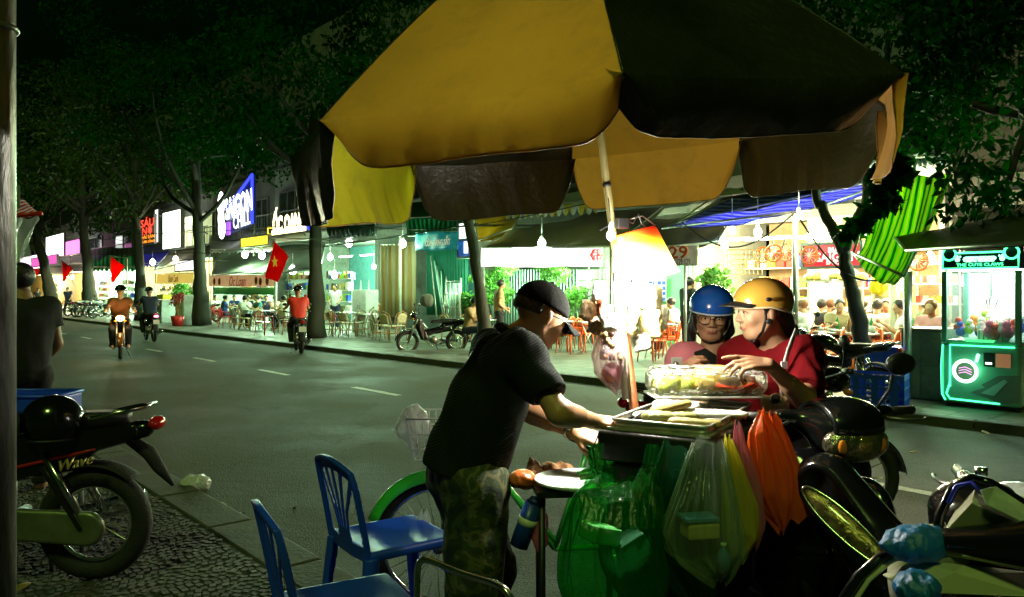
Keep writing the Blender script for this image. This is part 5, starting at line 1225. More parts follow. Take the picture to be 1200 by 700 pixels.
M_lime = M('pale_lime_fruit', (.55, .62, .1), .45, bump=.3, bscale=30, var=.3, vscale=20); M_pale = M('pale_yellow_noodle', (.72, .5, .1), .5, bump=.8, bscale=70, var=.35, vscale=40, stretch=(.3, 1, 1)); M_redf = M('red_chilli', (.6, .06, .015), .35, var=.3, vscale=20)
r = np.random.default_rng(5)
for k in range(9):
    c = bc + BR @ np.array([-.17 + .035 * (k % 4) + r.uniform(-.006, .006), -.05 + .04 * (k // 4), -.018 + .018 * (k % 2)])
    G().ell(c, (.028, .026, .026), 12, 8).build('fruit', M_lime, bt, True, True)
for k in range(11):
    x = -.05 + .024 * k * .8; c = bc + BR @ np.array([x + .01, -.055 + .02 * (k % 2), -.012 + .004 * r.normal()])
    d = BR @ np.array([.02, .07, .0]); G().tube([c - d * .5, c, c + d * .6], [.015, .018, .014], 8).build('roll', M_pale, bt, True, True)
for q_ in ((-.03, -.06, .0), (-.02, -.02, .018), (.0, .02, .0)): G().tube([bc + BR @ (np.array(q_) + (-.02, 0, 0)), bc + BR @ (np.array(q_) + (.07, .004, .006)), bc + BR @ (np.array(q_) + (.15, 0, 0))], [.034, .038, .032], 10).build('noodle_roll', M_pale, bt, True, True)
for k in range(7): G().tube([bc + BR @ np.array([-.02 + r.uniform(-.02, .2), -.075, -.035]), bc + BR @ np.array([.03 + r.uniform(-.02, .16), -.085 + .01 * r.normal(), -.005 + .012 * r.normal()])], .007, 6).build('chilli', M_redf, bt, True, True)
for k in range(5): G().ell(bc + BR @ np.array([.16 + .02 * r.normal() * .5, -.05 + .02 * k, -.01 + .01 * (k % 2)]), (.024, .022, .024), 10, 7).build('meat_ball', M('brown_filling', (.3, .12, .04), .5, bump=.5, bscale=50, var=.4, vscale=25), bt, True, True)
pc = a3(676, 562, 2.62); pc[2] = .85
t = thing('round_plate', 'white round plate of green stalks beside the cart', 'plate', pc)
G().lathe([(0, 0), (.12, 0), (.14, .006), (.148, .016), (.143, .018), (.125, .008), (0, .006)], pc, 36).build('dish', M('white_melamine', (.75, .78, .74), .25, var=.05, dirt=.2), t, True, True)
M_herb = M('green_stalk', (.04, .3, .03), .4, var=.5, vscale=25, bump=.3)
for k in range(14):
    a = pc + (r.uniform(-.01, .12), r.uniform(-.05, .05), .016 + r.uniform(0, .03)); G().tube([a, a + (.05, r.uniform(-.02, .02), .01), a + (.1 + r.uniform(-.02, .02), r.uniform(-.03, .03), .004)], .0055, 5).build('stalk', M_herb, t, True, True)
def crumple(name, label, cat, c, rad, mat, amp=.02, f=22, h=.008, seed=0, group=None, shell=True, parent=None, R=None):
    c = np3(c); rad = np3(rad) * np.ones(3)
    def fn(P):
        d = el(P, c, rad, R) + amp * wob(P, f, 7, seed) + amp * .45 * np.abs(wob(P, f * 2.3, 6, seed + 2)) + amp * .25 * np.abs(wob(P, f * 5, 6, seed + 5))
        return d
    return sdf_obj(name, fn, c - rad.max() * 1.5 - .03, c + rad.max() * 1.5 + .03, h, mat, parent, label=label, cat=cat, group=group)
crumple('paper_bag', 'crumpled brown paper bag with orange patch behind the vendor at the white plate', 'bag', a3(640, 556, 2.82), (.11, .09, .045), M('brown_kraft_paper', (.3, .13, .04), .6, bump=.6, bscale=30, var=.5, vscale=12), .04, 30, .006, 3)
crumple('orange_bag', 'crumpled orange bag lying between the vendor and the white plate', 'bag', a3(612, 562, 2.68), (.05, .06, .045), M('orange_plastic', (.65, .14, .03), .3, bump=.6, bscale=30, var=.3), .015, 30, .006, 4)
t = thing('flask', 'blue flask with pale band hanging below the white plate', 'flask', a3(612, 640, 2.58))
a, b = a3(608, 640, 2.58), a3(626, 590, 2.58); G().cyl(a, b, .032, n=16).build('body', Mpl('flask_blue', (.01, .05, .3)), t, True, True); G().cyl(a + (b - a) * .5, a + (b - a) * .66, .0335, n=16).build('band', M_rice, t, True, True); G().cyl(b, b + (b - a) * .12, .026, .02, 16).build('cap', Mpl('flask_cap', (.01, .03, .2)), t, True, True)
def loft_bag(name, label, secs, mat, group=None, nf=9, amp=.1, seed=0, parent=None, n=150, cat='bag', handles=(), flatten=.55, contents=()):
    """secs: (px, py, Y, half width m, fold amount) from top to bottom"""
    C = np.array([a3(q[0], q[1], q[2]) for q in secs]); W_ = np.array([q[3] for q in secs]); FO = np.array([q[4] if len(q) > 4 else 1 for q in secs])
    th = thing(name, label, cat, C[-1], 0, group) if parent is None else parent
    m = len(secs); us = np.linspace(0, m - 1, 44); r = np.random.default_rng(seed); ph = r.uniform(0, 6.28, 6); fq = [nf, nf * 2 + 1, max(3, nf // 2)]
    smooth = lambda A, u: np.interp(u, range(m), A)
    def f(u, v):
        q = v * (m - 1); c = np.array([smooth(C[:, k], q) for k in range(3)]); w_ = smooth(W_, q); fo = smooth(FO, q); a = 2 * math.pi * u
        rr = 1 + .014 * fo * (math.sin(27 * a + ph[4] + 3 * v) + .7 * math.sin(41 * a + ph[5] - 5 * v)) + amp * fo * (math.sin(fq[0] * a + ph[0] + 1.5 * math.sin(3 * v)) + .6 * math.sin(fq[1] * a + ph[1] - 2 * v) + .5 * math.sin(fq[2] * a + ph[2] + 4 * v)) + .05 * math.sin(13 * v + 2 * a + ph[3])
        return c + np.array([w_ * rr * math.cos(a), w_ * flatten * rr * math.sin(a), .012 * math.sin(2 * a + ph[4]) + .008 * math.sin(5 * a + ph[5])])
    G().grid(f, n, 44, cu=True).build('film', mat, th, True, True)
    for pts, wd in handles:
        Q = [a3(*q) for q in pts]
        def hf(u, v, Q=Q, wd=wd):
            q = v * (len(Q) - 1); i = min(int(q), len(Q) - 2); c = Q[i] + (Q[i + 1] - Q[i]) * (q - i); ww = np.interp(q, range(len(Q)), wd)
            return c + np.array([(u - .5) * 2 * ww, .012 * math.sin(u * 19 + v * 3), 0])
        G().grid(hf, 14, 16).build('handle', mat, th, True, True)
    return th
B_green = Mfilm('green_bag_film', (.006, .13, .018), see=.6, rough=.2, tr=.35, bump=1.0, bscale=30); B_clear = Mfilm('clear_bag_film', (.4, .48, .36), see=.86, rough=.15, tr=.25); B_pink = Mfilm('pink_bag_film', (.6, .2, .25), see=.4, tr=.35)
B_yel = Mfilm('yellow_bag_film', (.6, .52, .05), see=.35, tr=.4); B_or = Mfilm('orange_bag_film', (.8, .11, .012), see=.04, rough=.3, tr=.35, bump=.8); B_white = Mfilm('white_bag_film', (.75, .75, .75), see=.35, tr=.4); B_blue = Mfilm('blue_bag_film', (.012, .2, .45), see=.04, rough=.4, tr=.3, bump=1, bscale=40, stretch=(1, 1, 1))
B_dkgreen = Mfilm('dark_green_bag_film', (.008, .07, .03), see=.45, rough=.25, tr=.3)
gb = loft_bag('plastic_bag', 'large green plastic bag hanging from the near corner of the cart', [(728, 560, 2.40, .07, .5), (724, 580, 2.36, .12, .8), (720, 610, 2.33, .145), (718, 650, 2.32, .155, .8), (720, 690, 2.32, .155, .6), (722, 730, 2.33, .14, .5), (722, 760, 2.34, .08, .5)], B_green, nf=9, amp=.05, seed=1,
              handles=[(((765, 521, 2.40), (762, 545, 2.38), (752, 580, 2.33), (745, 620, 2.28)), (.02, .022, .045, .06)), (((704, 520, 2.50), (700, 545, 2.46), (694, 575, 2.40), (690, 600, 2.34)), (.012, .02, .03, .045))])
M_boxw = M('styrofoam_box', (.62, .62, .52), .6, var=.1); M_boxy = M('food_carton', (.5, .36, .12), .6, var=.3)
G().box(a3(703, 625, 2.33), (.1, .09, .05), rotz(.5) @ roty(.25)).build('carton', M_boxw, gb, False, True, bevel=.006)
G().box(a3(740, 640, 2.34), (.09, .09, .07), rotz(.2) @ roty(-.5)).build('carton', M('purple_grey_pack', (.2, .18, .3), .5, var=.2), gb, False, True, bevel=.006)
crumple('contents', None, None, a3(735, 612, 2.34), (.06, .05, .05), B_white, .012, 36, .007, 8, parent=gb)
cb = loft_bag('plastic_bag', 'clear plastic bag of boxes and bottle hanging at the front of the cart', [(830, 519, 2.36, .048, .4), (828, 545, 2.35, .065, .8), (826, 585, 2.32, .1), (824, 620, 2.30, .118, .8), (828, 650, 2.30, .108, .7), (838, 670, 2.30, .06, .6), (842, 682, 2.31, .02, .3)], B_clear, nf=8, amp=.06, seed=2)
G().box(a3(820, 620, 2.31), (.1, .07, .045), rotz(.2)).build('carton', M_boxy, cb, False, True, bevel=.006); G().box(a3(818, 606, 2.31), (.105, .075, .01), rotz(.2)).build('carton_lid', M('blue_lid', (.05, .2, .45), .4, var=.1), cb, False, True)
g = G(); q = a3(848, 662, 2.3); g.lathe([(0, 0), (.02, 0), (.021, .04), (.017, .055), (.008, .066), (.008, .075), (0, .075)], q - (0, 0, .02), 14); g.build('bottle', M('blue_bottle', (.05, .2, .5), .2, var=.2), cb, True, True); G().cyl(q + (0, 0, .055), q + (0, 0, .066), .0095).build('bottle_cap', M('white_cap', (.5, .6, .55), .4), cb, True, True)
loft_bag('plastic_bag', 'dark green plastic bag behind the clear bag', [(795, 520, 2.42, .05, .4), (792, 560, 2.4, .08), (790, 610, 2.4, .11), (795, 660, 2.4, .12), (812, 700, 2.4, .07), (818, 725, 2.4, .02)], B_dkgreen, nf=9, amp=.07, seed=3)
loft_bag('plastic_bag', 'yellow plastic bag squeezed between the clear and the pink bag', [(853, 515, 2.38, .012, .4), (858, 545, 2.37, .032), (866, 590, 2.36, .05), (868, 630, 2.36, .052), (866, 655, 2.37, .015)], B_yel, nf=7, amp=.07, seed=4)
loft_bag('plastic_bag', 'pink thin plastic bag hanging left of the orange bag', [(864, 498, 2.46, .01, .4), (868, 530, 2.44, .025), (876, 575, 2.43, .042), (880, 615, 2.43, .045), (882, 640, 2.44, .015)], B_pink, nf=8, amp=.09, seed=5)
loft_bag('plastic_bag', 'bright orange plastic bag hanging in two folds from the cart corner', [(893, 484, 2.55, .006, .4), (894, 494, 2.55, .026, .6), (896, 510, 2.54, .05), (902, 545, 2.52, .068), (906, 580, 2.5, .066), (912, 605, 2.5, .04), (916, 622, 2.5, .008)], B_or, nf=5, amp=.07, seed=6)
loft_bag('plastic_bag', 'second orange red bag fold hanging right behind the first', [(905, 486, 2.62, .006, .4), (908, 496, 2.62, .022, .5), (915, 520, 2.6, .03), (925, 560, 2.58, .045), (930, 590, 2.58, .05), (932, 606, 2.58, .045)], B_or, nf=4, amp=.1, seed=7)
loft_bag('plastic_bag', 'small green bag held open by the vendor over the plate', [(700, 522, 2.62, .03, .5), (708, 540, 2.6, .045), (718, 560, 2.58, .05), (722, 580, 2.58, .02)], B_green, nf=6, amp=.12, seed=8)
crumple('pink_cloth', 'pink cloth bundle hanging below the plate next to the flask', 'cloth', a3(633, 622, 2.6), (.03, .03, .09), B_pink, .012, 36, .006, 5)
lc0, lc1 = a3(742, 272, 2.92), a3(757, 327, 2.92); axis_ = unit(lc1 - lc0)
th = thing('lamp_shade', 'upturned red plastic bucket with painted yellow glow as a lamp shade on the umbrella pole', 'lamp', lc1)
def Mbucket():
    m = M('bucket_painted_glow', (.7, .15, .02), .4, var=0); t = m.node_tree; p_ = t.nodes['Principled BSDF']; L = t.links.new  # bulb glow through red plastic, painted as a colour and emission gradient
    tc = t.nodes.new('ShaderNodeTexCoord'); sp = t.nodes.new('ShaderNodeSeparateXYZ'); L(tc.outputs['Generated'], sp.inputs[0])
    r_ = t.nodes.new('ShaderNodeValToRGB'); e = r_.color_ramp.elements; e[0].position = .0; e[0].color = (1, .95, .6, 1); e[1].position = 1; e[1].color = (.75, .01, .005, 1)
    for po, c in ((.55, (1, .85, .25, 1)), (.74, (1, .6, .02, 1)), (.86, (1, .1, .01, 1))): x = e.new(po); x.color = c
    L(sp.outputs[2], r_.inputs[0]); L(r_.outputs[0], p_.inputs['Base Color']); L(r_.outputs[0], p_.inputs['Emission Color'])
    mr = t.nodes.new('ShaderNodeMapRange'); mr.inputs[1].default_value = .3; mr.inputs[2].default_value = 1; mr.inputs[3].default_value = 5; mr.inputs[4].default_value = .55; L(sp.outputs[2], mr.inputs[0]); L(mr.outputs[0], p_.inputs['Emission Strength']); return m
Fb = frame(-axis_)
G().lathe([(0, .0), (.078, .0), (.088, -.01), (.125, -.185), (.128, -.185), (.13, -.19)], lc0, 36, Fb).build('bucket', Mbucket(), th, True, True, solid=.003)
G().tube([lc0 + Fb @ np.array([-.09, 0, 0]), lc0 + Fb @ np.array([-.05, 0, .05]), lc0 + Fb @ np.array([.05, 0, .05]), lc0 + Fb @ np.array([.09, 0, 0])], .003, 6).build('handle', M_steel, th, True, True)
bl = lc0 + axis_ * .13; G().ell(bl, (.03, .03, .04), 14, 10).build('bulb', M('lamp_bulb_white', (1, 1, 1), .3, emit=30, ecol=(1, .98, .9), var=0), th, True, True)
b2 = a3(738, 342, 2.80); G().ell(b2, (.026, .026, .034), 14, 10).build('added_bulb', MATS['lamp_bulb_white'], th, True, True); G().cyl(b2 + (0, 0, .03), lc0 + axis_ * .13, .005, n=6).build('flex', M_black, th, True, True)  # second bulb added below the shade to light the vendor's arms and tray
lamp(b2 - (0, .0, .03), 62, (1, 1, .86), .035, parent=th); lamp(lc0 + axis_ * .235, 16, (1, .97, .84), .05, parent=th)
G().box(a3(728, 262, 2.9), (.05, .04, .04), rotz(.4)).build('switch_box', M_black, th, False, True, bevel=.004)
G().tube([a3(x, y, 2.9) for x, y in ((703, 270), (728, 256), (742, 262), (748, 250), (752, 262), (760, 268))], .004, 6).build('cable', M_black, th, True, True)
th = thing('pole_bulb', 'small round white bulb glowing beside the umbrella pole', 'bulb', a3(716, 278, 2.88)); bp_ = a3(716, 276, 2.86)
G().ell(bp_, (.016, .016, .02), 12, 8).build('glass', MATS['lamp_bulb_white'], th, True, True); G().cyl(bp_ + (0, 0, .02), bp_ + (0, 0, .05), .01, n=10).build('socket', M_plas, th, True, True); G().cyl(bp_ + (0, 0, .05), bp_ + (-.01, 0, .14), .0025, n=5).build('cable', M_black, th, True, True)
lamp(bp_ - (-.01, .09, .02), 7, (1, .98, .82), .03, parent=th)
th = thing('red_rod', 'thin red rod hanging down beside the umbrella pole under the lamp', 'rod', a3(728, 345, 2.9)); G().cyl(a3(722, 282, 2.9), a3(727, 345, 2.9), .006, n=8).build('rod', P_red, th, True, True)
th = thing('paper_flower', 'small red paper flower tied to the left of the umbrella pole', 'flower', a3(700, 300, 2.9))
for k in range(6): an = k * 1.047; G().ell(a3(699 + 4 * math.cos(an), 299 + 4 * math.sin(an), 2.88), (.012, .006, .012), 8, 6).build('petal', P_red, th, True, True)
th = thing('white_pipe', 'white plastic pipe standing beside the umbrella pole on the cart', 'pipe', a3(733, 466, 2.84)); a, b = a3(722, 330, 2.86), a3(733, 468, 2.84); G().cyl(a, b, .012, n=12).build('pipe', M_plas, th, True, True); G().cyl(a3(727, 332, 2.92), a3(738, 466, 2.9), .008, n=10).build('stick', M('bamboo_pale', (.6, .58, .4), .5), th, True, True)
M_snack = [M('snack_white', (.5, .5, .42), .35, var=.1, bump=.5, bscale=30), M('snack_golden', (.6, .5, .2), .4, var=.5, vscale=30, bump=.8, bscale=40), M('snack_brown', (.36, .24, .12), .45, var=.7, vscale=26, bump=.8, bscale=40), M('snack_red', (.55, .1, .06), .4, var=.5, vscale=24, bump=.6, bscale=40)]
sn = [(703, 342, 2.9, .03, .035, 0, 'pale snack pouch at the top of the left cluster on the pole'), (690, 365, 2.9, .04, .04, 2, 'dark brown snack pouch at the left of the cluster'), (705, 360, 2.86, .035, .035, 3, 'red and white snack pouch in the left cluster'),
      (700, 384, 2.9, .045, .03, 2, 'brown dried snack pouch above the pink bag'), (712, 375, 2.84, .03, .05, 0, 'white snack pouch against the pole'),
      (750, 345, 2.9, .05, .05, 0, 'overlit white snack pouch directly below the bucket'), (768, 352, 2.92, .04, .05, 0, 'overlit white snack pouch at the right below the bucket'), (742, 375, 2.86, .035, .06, 1, 'golden snack pouch hanging beside the white pipe'),
      (763, 380, 2.9, .045, .055, 1, 'golden dried noodle pouch hanging at the right of the cluster'), (752, 402, 2.88, .035, .035, 0, 'white pouch at the bottom of the right cluster'), (776, 372, 2.95, .03, .045, 0, 'small white pouch at the far right of the cluster'), (744, 330, 2.85, .035, .04, 0, 'white pouch just under the bucket rim')]
for k, (px, py, Y, w_, h_, mi, lab) in enumerate(sn):
    c = a3(px, py, Y); th = thing('snack_pouch', lab, 'snack', c - (0, 0, h_), 0, 'snack pouches hanging by the lamp')
    sdf_obj('pouch', lambda P: bx(P, c, (w_, .018, h_), .016, rotz(k * .7) @ roty(.35 * math.sin(2 * k))) + .007 * wob(P, 75, 7, k) + .005 * np.abs(wob(P, 150, 5, k + 1)), c - (w_ * 1.4, .05, h_ * 1.4), c + (w_ * 1.4, .05, h_ * 1.4), .0045, M_snack[mi], th, True)
    G().box(c + (0, 0, h_ * .98), (w_ * 1.3, .004, .012), rotz(.2)).build('top_seal', M_snack[0], th, False, True); G().cyl(c + (0, 0, h_), c + (0, 0, h_ + .05), .0015, n=4).build('string', M_plas, th, False, True)
nb = loft_bag('plastic_bag', 'pink and clear bag with quail eggs hanging left of the umbrella pole', [(714, 385, 2.86, .012, .4), (714, 395, 2.86, .045, .5), (713, 415, 2.86, .065, .5), (716, 432, 2.86, .062, .5), (722, 450, 2.86, .03, .5), (725, 459, 2.86, .005)], Mfilm('pale_pink_film', (.8, .6, .65), see=.74, tr=.5), nf=6, amp=.05, seed=9, flatten=.7)
M_nut = M('brown_nut', (.3, .2, .08), .5, var=.5, vscale=30, bump=.5)
for k in range(46):
    c = a3(716 + r.uniform(-12, 12), 408 + r.uniform(-16, 12), 2.86) + (0, r.uniform(-.035, .02), 0); G().ell(c, (.011, .011, .013), 8, 6).build('nut', M_nut, nb, True, True)
G().ell(a3(717, 437, 2.86), (.04, .03, .04), 14, 10).build('pink_filling', M('pink_sugar', (.7, .35, .38), .6, var=.2), nb, True, True)
J = dict(H=a3(634, 371, 2.76), HF=HFm((.80, .36, -.44)), N=a3(602, 400, 2.75), C=a3(584, 436, 2.76), P=a3(548, 552, 2.76), Rs=a3(612, 415, 2.58), Ls=np.array([-.085, 2.93, 1.285]),
         Re=a3(655, 484, 2.46), Rw=a3(699, 494, 2.62), Le=a3(620, 482, 2.95), Lw=a3(674, 507, 2.74))
lft = unit((-.43, .9, 0)); J['Lh'] = J['P'] + lft * .085 - (0, 0, .03); J['Rh'] = J['P'] - lft * .085 - (0, 0, .03)
J['Lk'] = np.array([-.08, 2.87, .47]); J['Rk'] = np.array([-.13, 2.66, .47]); J['La'] = np.array([-.17, 2.9, .09]); J['Ra'] = np.array([-.21, 2.68, .09]); J['Lf'] = J['La'] + (.13, .04, -.05); J['Rf'] = J['Ra'] + (.13, .02, -.05)
J['Rhand'] = hand_prims(J['Rw'], unit((.95, .05, -.12)), (-.1, -.35, .9), 1, (.25, .4, .5, .6), .6); J['Lhand'] = hand_prims(J['Lw'], unit((.9, -.25, -.25)), (.1, -.5, .85), -1, (.7, .8, .9, 1.0), .7)
vd = thing('person', 'vendor in black cap, dark ribbed polo and camouflage trousers bending over the cart', 'person', (-.16, 2.77, 0))
allp = [v for k, v in J.items() if k not in ('HF', 'Rhand', 'Lhand')] + [c[1] for c in J['Rhand'] + J['Lhand']]
lo, hi = bbox(allp, .17); sdf_obj('body', body_fn(J), lo, hi, .0052, M('skin_vendor', (.5, .26, .13), .42, bump=.1, bscale=150, var=.1, vscale=12, sss=.08), vd, True)
M_polo = M('dark_ribbed_polo', (.022, .026, .025), .9, spec=.08, bump=.0, var=.15, vscale=9)
tn = M_polo.node_tree; wv = tn.nodes.new('ShaderNodeTexWave'); wv.inputs['Scale'].default_value = 36; wv.bands_direction = 'Z'; wv.inputs['Distortion'].default_value = .6; tc_ = tn.nodes.new('ShaderNodeTexCoord'); mp_ = tn.nodes.new('ShaderNodeMapping'); mp_.inputs['Rotation'].default_value = (0, .5, 0)
tn.links.new(tc_.outputs['Object'], mp_.inputs[0]); tn.links.new(mp_.outputs[0], wv.inputs[0])
cr_ = tn.nodes.new('ShaderNodeValToRGB'); cr_.color_ramp.elements[0].color = (.007, .009, .0075, 1); cr_.color_ramp.elements[1].color = (.022, .028, .023, 1); tn.links.new(wv.outputs[0], cr_.inputs[0]); tn.links.new(cr_.outputs[0], tn.nodes['Principled BSDF'].inputs['Base Color'])
bb_ = tn.nodes.new('ShaderNodeBump'); bb_.inputs['Strength'].default_value = .4; bb_.inputs['Distance'].default_value = .003; tn.links.new(wv.outputs[0], bb_.inputs['Height']); tn.links.new(bb_.outputs[0], tn.nodes['Principled BSDF'].inputs['Normal'])
sf = shirt_fn(J, .72, puff=.004, fold=.017, seed=1, wide=.91)
def vshirt(P):       # loose back hanging away from the spine, collar
    d = sf(P); d = smin(d, rc(P, a3(560, 470, 2.72), a3(540, 545, 2.74), .105, .14) + .01 * wob(P, 22), .06)
    hem = J['P'] - unit(J['C'] - J['P']) * .01; d = smax(d, -((P - hem) @ unit(J['C'] - J['P'])), .006); return d
lo, hi = bbox([J[k] for k in ('P', 'C', 'N', 'Ls', 'Rs', 'Le', 'Re')], .24); sdf_obj('polo_shirt', vshirt, lo, hi, .0065, M_polo, vd, True)
cn = unit(J['N'] - J['C']); G().torus(J['N'] + cn * .02, .07, .013, cn + np.array([.15, 0, 0]), 28, 8, flat=1.6).build('collar', M_polo, vd, True, True)
M_camo = M('camouflage_cloth', (.1, .1, .04), .8, var=0, bump=.3, bscale=80); tn = M_camo.node_tree
nz = tn.nodes.new('ShaderNodeTexNoise'); nz.inputs['Scale'].default_value = 11; nz.inputs['Detail'].default_value = 2; nz.inputs['Distortion'].default_value = .6; tc_ = tn.nodes.new('ShaderNodeTexCoord'); tn.links.new(tc_.outputs['Object'], nz.inputs[0])
cr_ = tn.nodes.new('ShaderNodeValToRGB'); cr_.color_ramp.interpolation = 'CONSTANT'; e = cr_.color_ramp.elements; e[0].color = (.012, .02, .008, 1); e[1].position = .46; e[1].color = (.035, .05, .012, 1); x = e.new(.53); x.color = (.11, .1, .035, 1); x = e.new(.6); x.color = (.03, .045, .015, 1); tn.links.new(nz.outputs[0], cr_.inputs[0]); tn.links.new(cr_.outputs[0], tn.nodes['Principled BSDF'].inputs['Base Color'])
lo, hi = bbox([J[k] for k in ('P', 'Lh', 'Rh', 'Lk', 'Rk', 'La', 'Ra')], .2); sdf_obj('trousers', pants_fn(J, (.118, .098, .085), .01, cut=.1, top=.1), lo, hi, .007, M_camo, vd, True)
H, F = J['H'], J['HF']; M_cap = M('black_cap_cloth', (.004, .0045, .004), .9, spec=.1, bump=.3, bscale=150, var=.2)
def capf(P):
    q = (P - H) @ F; d = el(q, (0, -.012, .036), (.085, .107, .09)) + .0015 * wob(P, 40); d = smax(d, -(q[:, 2] - .03 - .02 * (q[:, 1] < 0) * 0), .006); return d
cp = sdf_obj('cap', capf, H - .2, H + .2, .005, M_cap, vd, True)
def brim(u, v):
    a = (u - .5) * 2; x = a * .078; y = .085 + (.085 * v) * (1 - .45 * a * a) - .02 * a * a; z = .028 - .02 * v - .022 * a * a * (1 + .4 * v); return H + F @ np.array([x, y, z])
G().grid(brim, 16, 8).build('brim', M_cap, cp, True, True, solid=.004)
G().ell(H + F @ np.array([0, -.012, .127]), .007).build('button', M_cap, cp, True, True)
def vh(P):
    q = (P - H) @ F; d = el(q, (0, -.02, .01), (.08, .098, .07)); d = smax(d, q[:, 1] + .035, .01); return smax(d, -(q[:, 2] + .01), .01) + .001 * wob(P, 120)
sdf_obj('hair', vh, H - .17, H + .17, .006, M('short_grey_hair', (.03, .022, .018), .6, bump=.8, bscale=220, var=.4, vscale=60), vd, True)
g = G(); g.tube([H + F @ np.array(q) for q in ((.082, -.02, .005), (.08, .04, .01), (.07, .092, .008))], .0022, 5)
gl = g.build('glasses', M_black, vd, True, True)
for s in (-1, 1): G().torus(H + F @ np.array([s * .033, .1, .0]), .022, .002, F[:, 1], 20, 5).build('lens_rim', M_black, gl, True, True)
w_ = J['Lw']; fd = unit(J['Lw'] - J['Le']); wa = thing('wristwatch', 'silver wristwatch on the vendor\'s far wrist', 'watch', w_ - fd * .02)
G().torus(w_ - fd * .025, .029, .006, fd, 22, 6, flat=1.6).build('strap', M_chrome, wa, True, True); G().cyl(w_ - fd * .025 + (-.005, -.026, .018), w_ - fd * .025 + (-.007, -.036, .024), .017, n=18).build('dial', M_chrome, wa, True, True)
def helmet_obj(th, J, mat, rimmat, cutf=.02, size=.95, name='helmet'):
    H, F = J['H'], J['HF']
    def f(P):
        q = (P - H) @ F; d = el(q, (0, -.014, .042), (.11 * size, .13 * size, .106 * size)); pl = q[:, 2] - (.022 + .32 * np.minimum(q[:, 1], 0) * .9 + .0 * q[:, 1]); d = smax(d, -pl, .006)
        inn = el(q, (0, -.014, .03), (.097 * size, .115 * size, .09 * size)); return smax(d, -inn, .005)
    h = sdf_obj(name, f, H - .22, H + .24, .0045, mat, th, True); pts = []
    for k in range(40):
        a = 2 * math.pi * k / 40; x, y = math.cos(a), math.sin(a)
        for it in range(1):
            yy = -.014 + .134 * size * y * .985; z = .022 + .29 * min(yy, 0); s_ = math.sqrt(max(.2, 1 - ((z - .042) / (.106 * size)) ** 2)); yy = -.014 + .13 * size * y * s_ * .995; xx = .11 * size * x * s_ * .995; z = .022 + .288 * min(yy, 0)
        pts.append(H + F @ np.array([xx, yy, z]))
    G().tube(pts, .0045, 6, closed=True).build('rim', rimmat, h, True, True); return h
def straps(th, J, side=(1, -1)):
    H, F = J['H'], J['HF']; W_ = lambda x, y, z: H + F @ np.array([x, y, z])
    for s in side: G().tube([W_(s * .084, .02, .03), W_(s * .085, .022, -.03), W_(s * .068, .03, -.075), W_(s * .03, .045, -.113)], .006, 6, flat=.4).build('chin_strap', M_black, th, True, True)
    G().tube([W_(-.03, .045, -.113), W_(0, .05, -.12), W_(.03, .045, -.113)], .006, 6, flat=.4).build('chin_strap', M_black, th, True, True)
PB = paint('helmet_blue', (.01, .1, .5), .2, 0); PG = paint('helmet_gold', (.62, .33, .05), .2, .2)
J1 = dict(H=a3(834, 370, 3.6), HF=HFm((-.22, -.95, -.16), (.06, 0, 1)), N=a3(836, 407, 3.64), C=a3(832, 445, 3.66), P=np.array([.88, 3.66, .82]), Rs=a3(800, 420, 3.62), Ls=a3(872, 420, 3.72), Re=a3(786, 478, 3.5), Rw=a3(796, 446, 3.28), Le=a3(886, 480, 3.7), Lw=a3(870, 520, 3.4))
J1['Lh'] = J1['P'] + (.09, .02, 0); J1['Rh'] = J1['P'] - (.09, .02, 0); J1.update(Lk=J1['Lh'] + (.1, -.38, .0), Rk=J1['Rh'] + (-.1, -.38, 0)); J1.update(La=J1['Lk'] + (0, .02, -.42), Ra=J1['Rk'] + (0, .02, -.42)); J1.update(Lf=J1['La'] + (0, -.13, -.03), Rf=J1['Ra'] + (0, -.13, -.03))
J1['Rhand'] = hand_prims(J1['Rw'], unit((.3, -.5, .5)), (-.8, -.4, .1), 1, (.7, .8, .9, .9), .5)
w1 = thing('person', 'woman in blue helmet, glasses and pink and black top watching the tray', 'person', (.88, 3.66, 0))
def keysp(J): return [v for k, v in J.items() if k not in ('HF', 'Rhand', 'Lhand')]
lo, hi = bbox(keysp(J1), .16); sdf_obj('body', body_fn(J1), lo, hi, .0055, SK, w1, True)
s1f = shirt_fn(J1, .95, puff=.006, fold=.006, seed=4, nk=.0); lo, hi = bbox([J1[k] for k in ('P', 'C', 'N', 'Ls', 'Rs', 'Le', 'Re', 'Lw', 'Rw')], .2)
M_pinkblk = M('pink_and_black_top', (.62, .16, .2), .75, bump=.2, bscale=90, var=0); tn = M_pinkblk.node_tree; tc_ = tn.nodes.new('ShaderNodeTexCoord'); sp = tn.nodes.new('ShaderNodeSeparateXYZ'); tn.links.new(tc_.outputs['Object'], sp.inputs[0])
def mathn(tn, op, a, b):
    n = tn.nodes.new('ShaderNodeMath'); n.operation = op
    for i, x in enumerate((a, b)):
        if isinstance(x, (int, float)): n.inputs[i].default_value = x
        else: tn.links.new(x, n.inputs[i])
    return n.outputs[0]
cz = J1['C'][2]; seam = mathn(tn, 'LESS_THAN', mathn(tn, 'ADD', sp.outputs[2], mathn(tn, 'MULTIPLY', sp.outputs[0], -.25)), float(cz + .15)); sx = mathn(tn, 'GREATER_THAN', mathn(tn, 'ADD', sp.outputs[0], mathn(tn, 'MULTIPLY', sp.outputs[2], -.28)), float(J1['C'][0] - .88 - .05 - .28 * cz - .09))
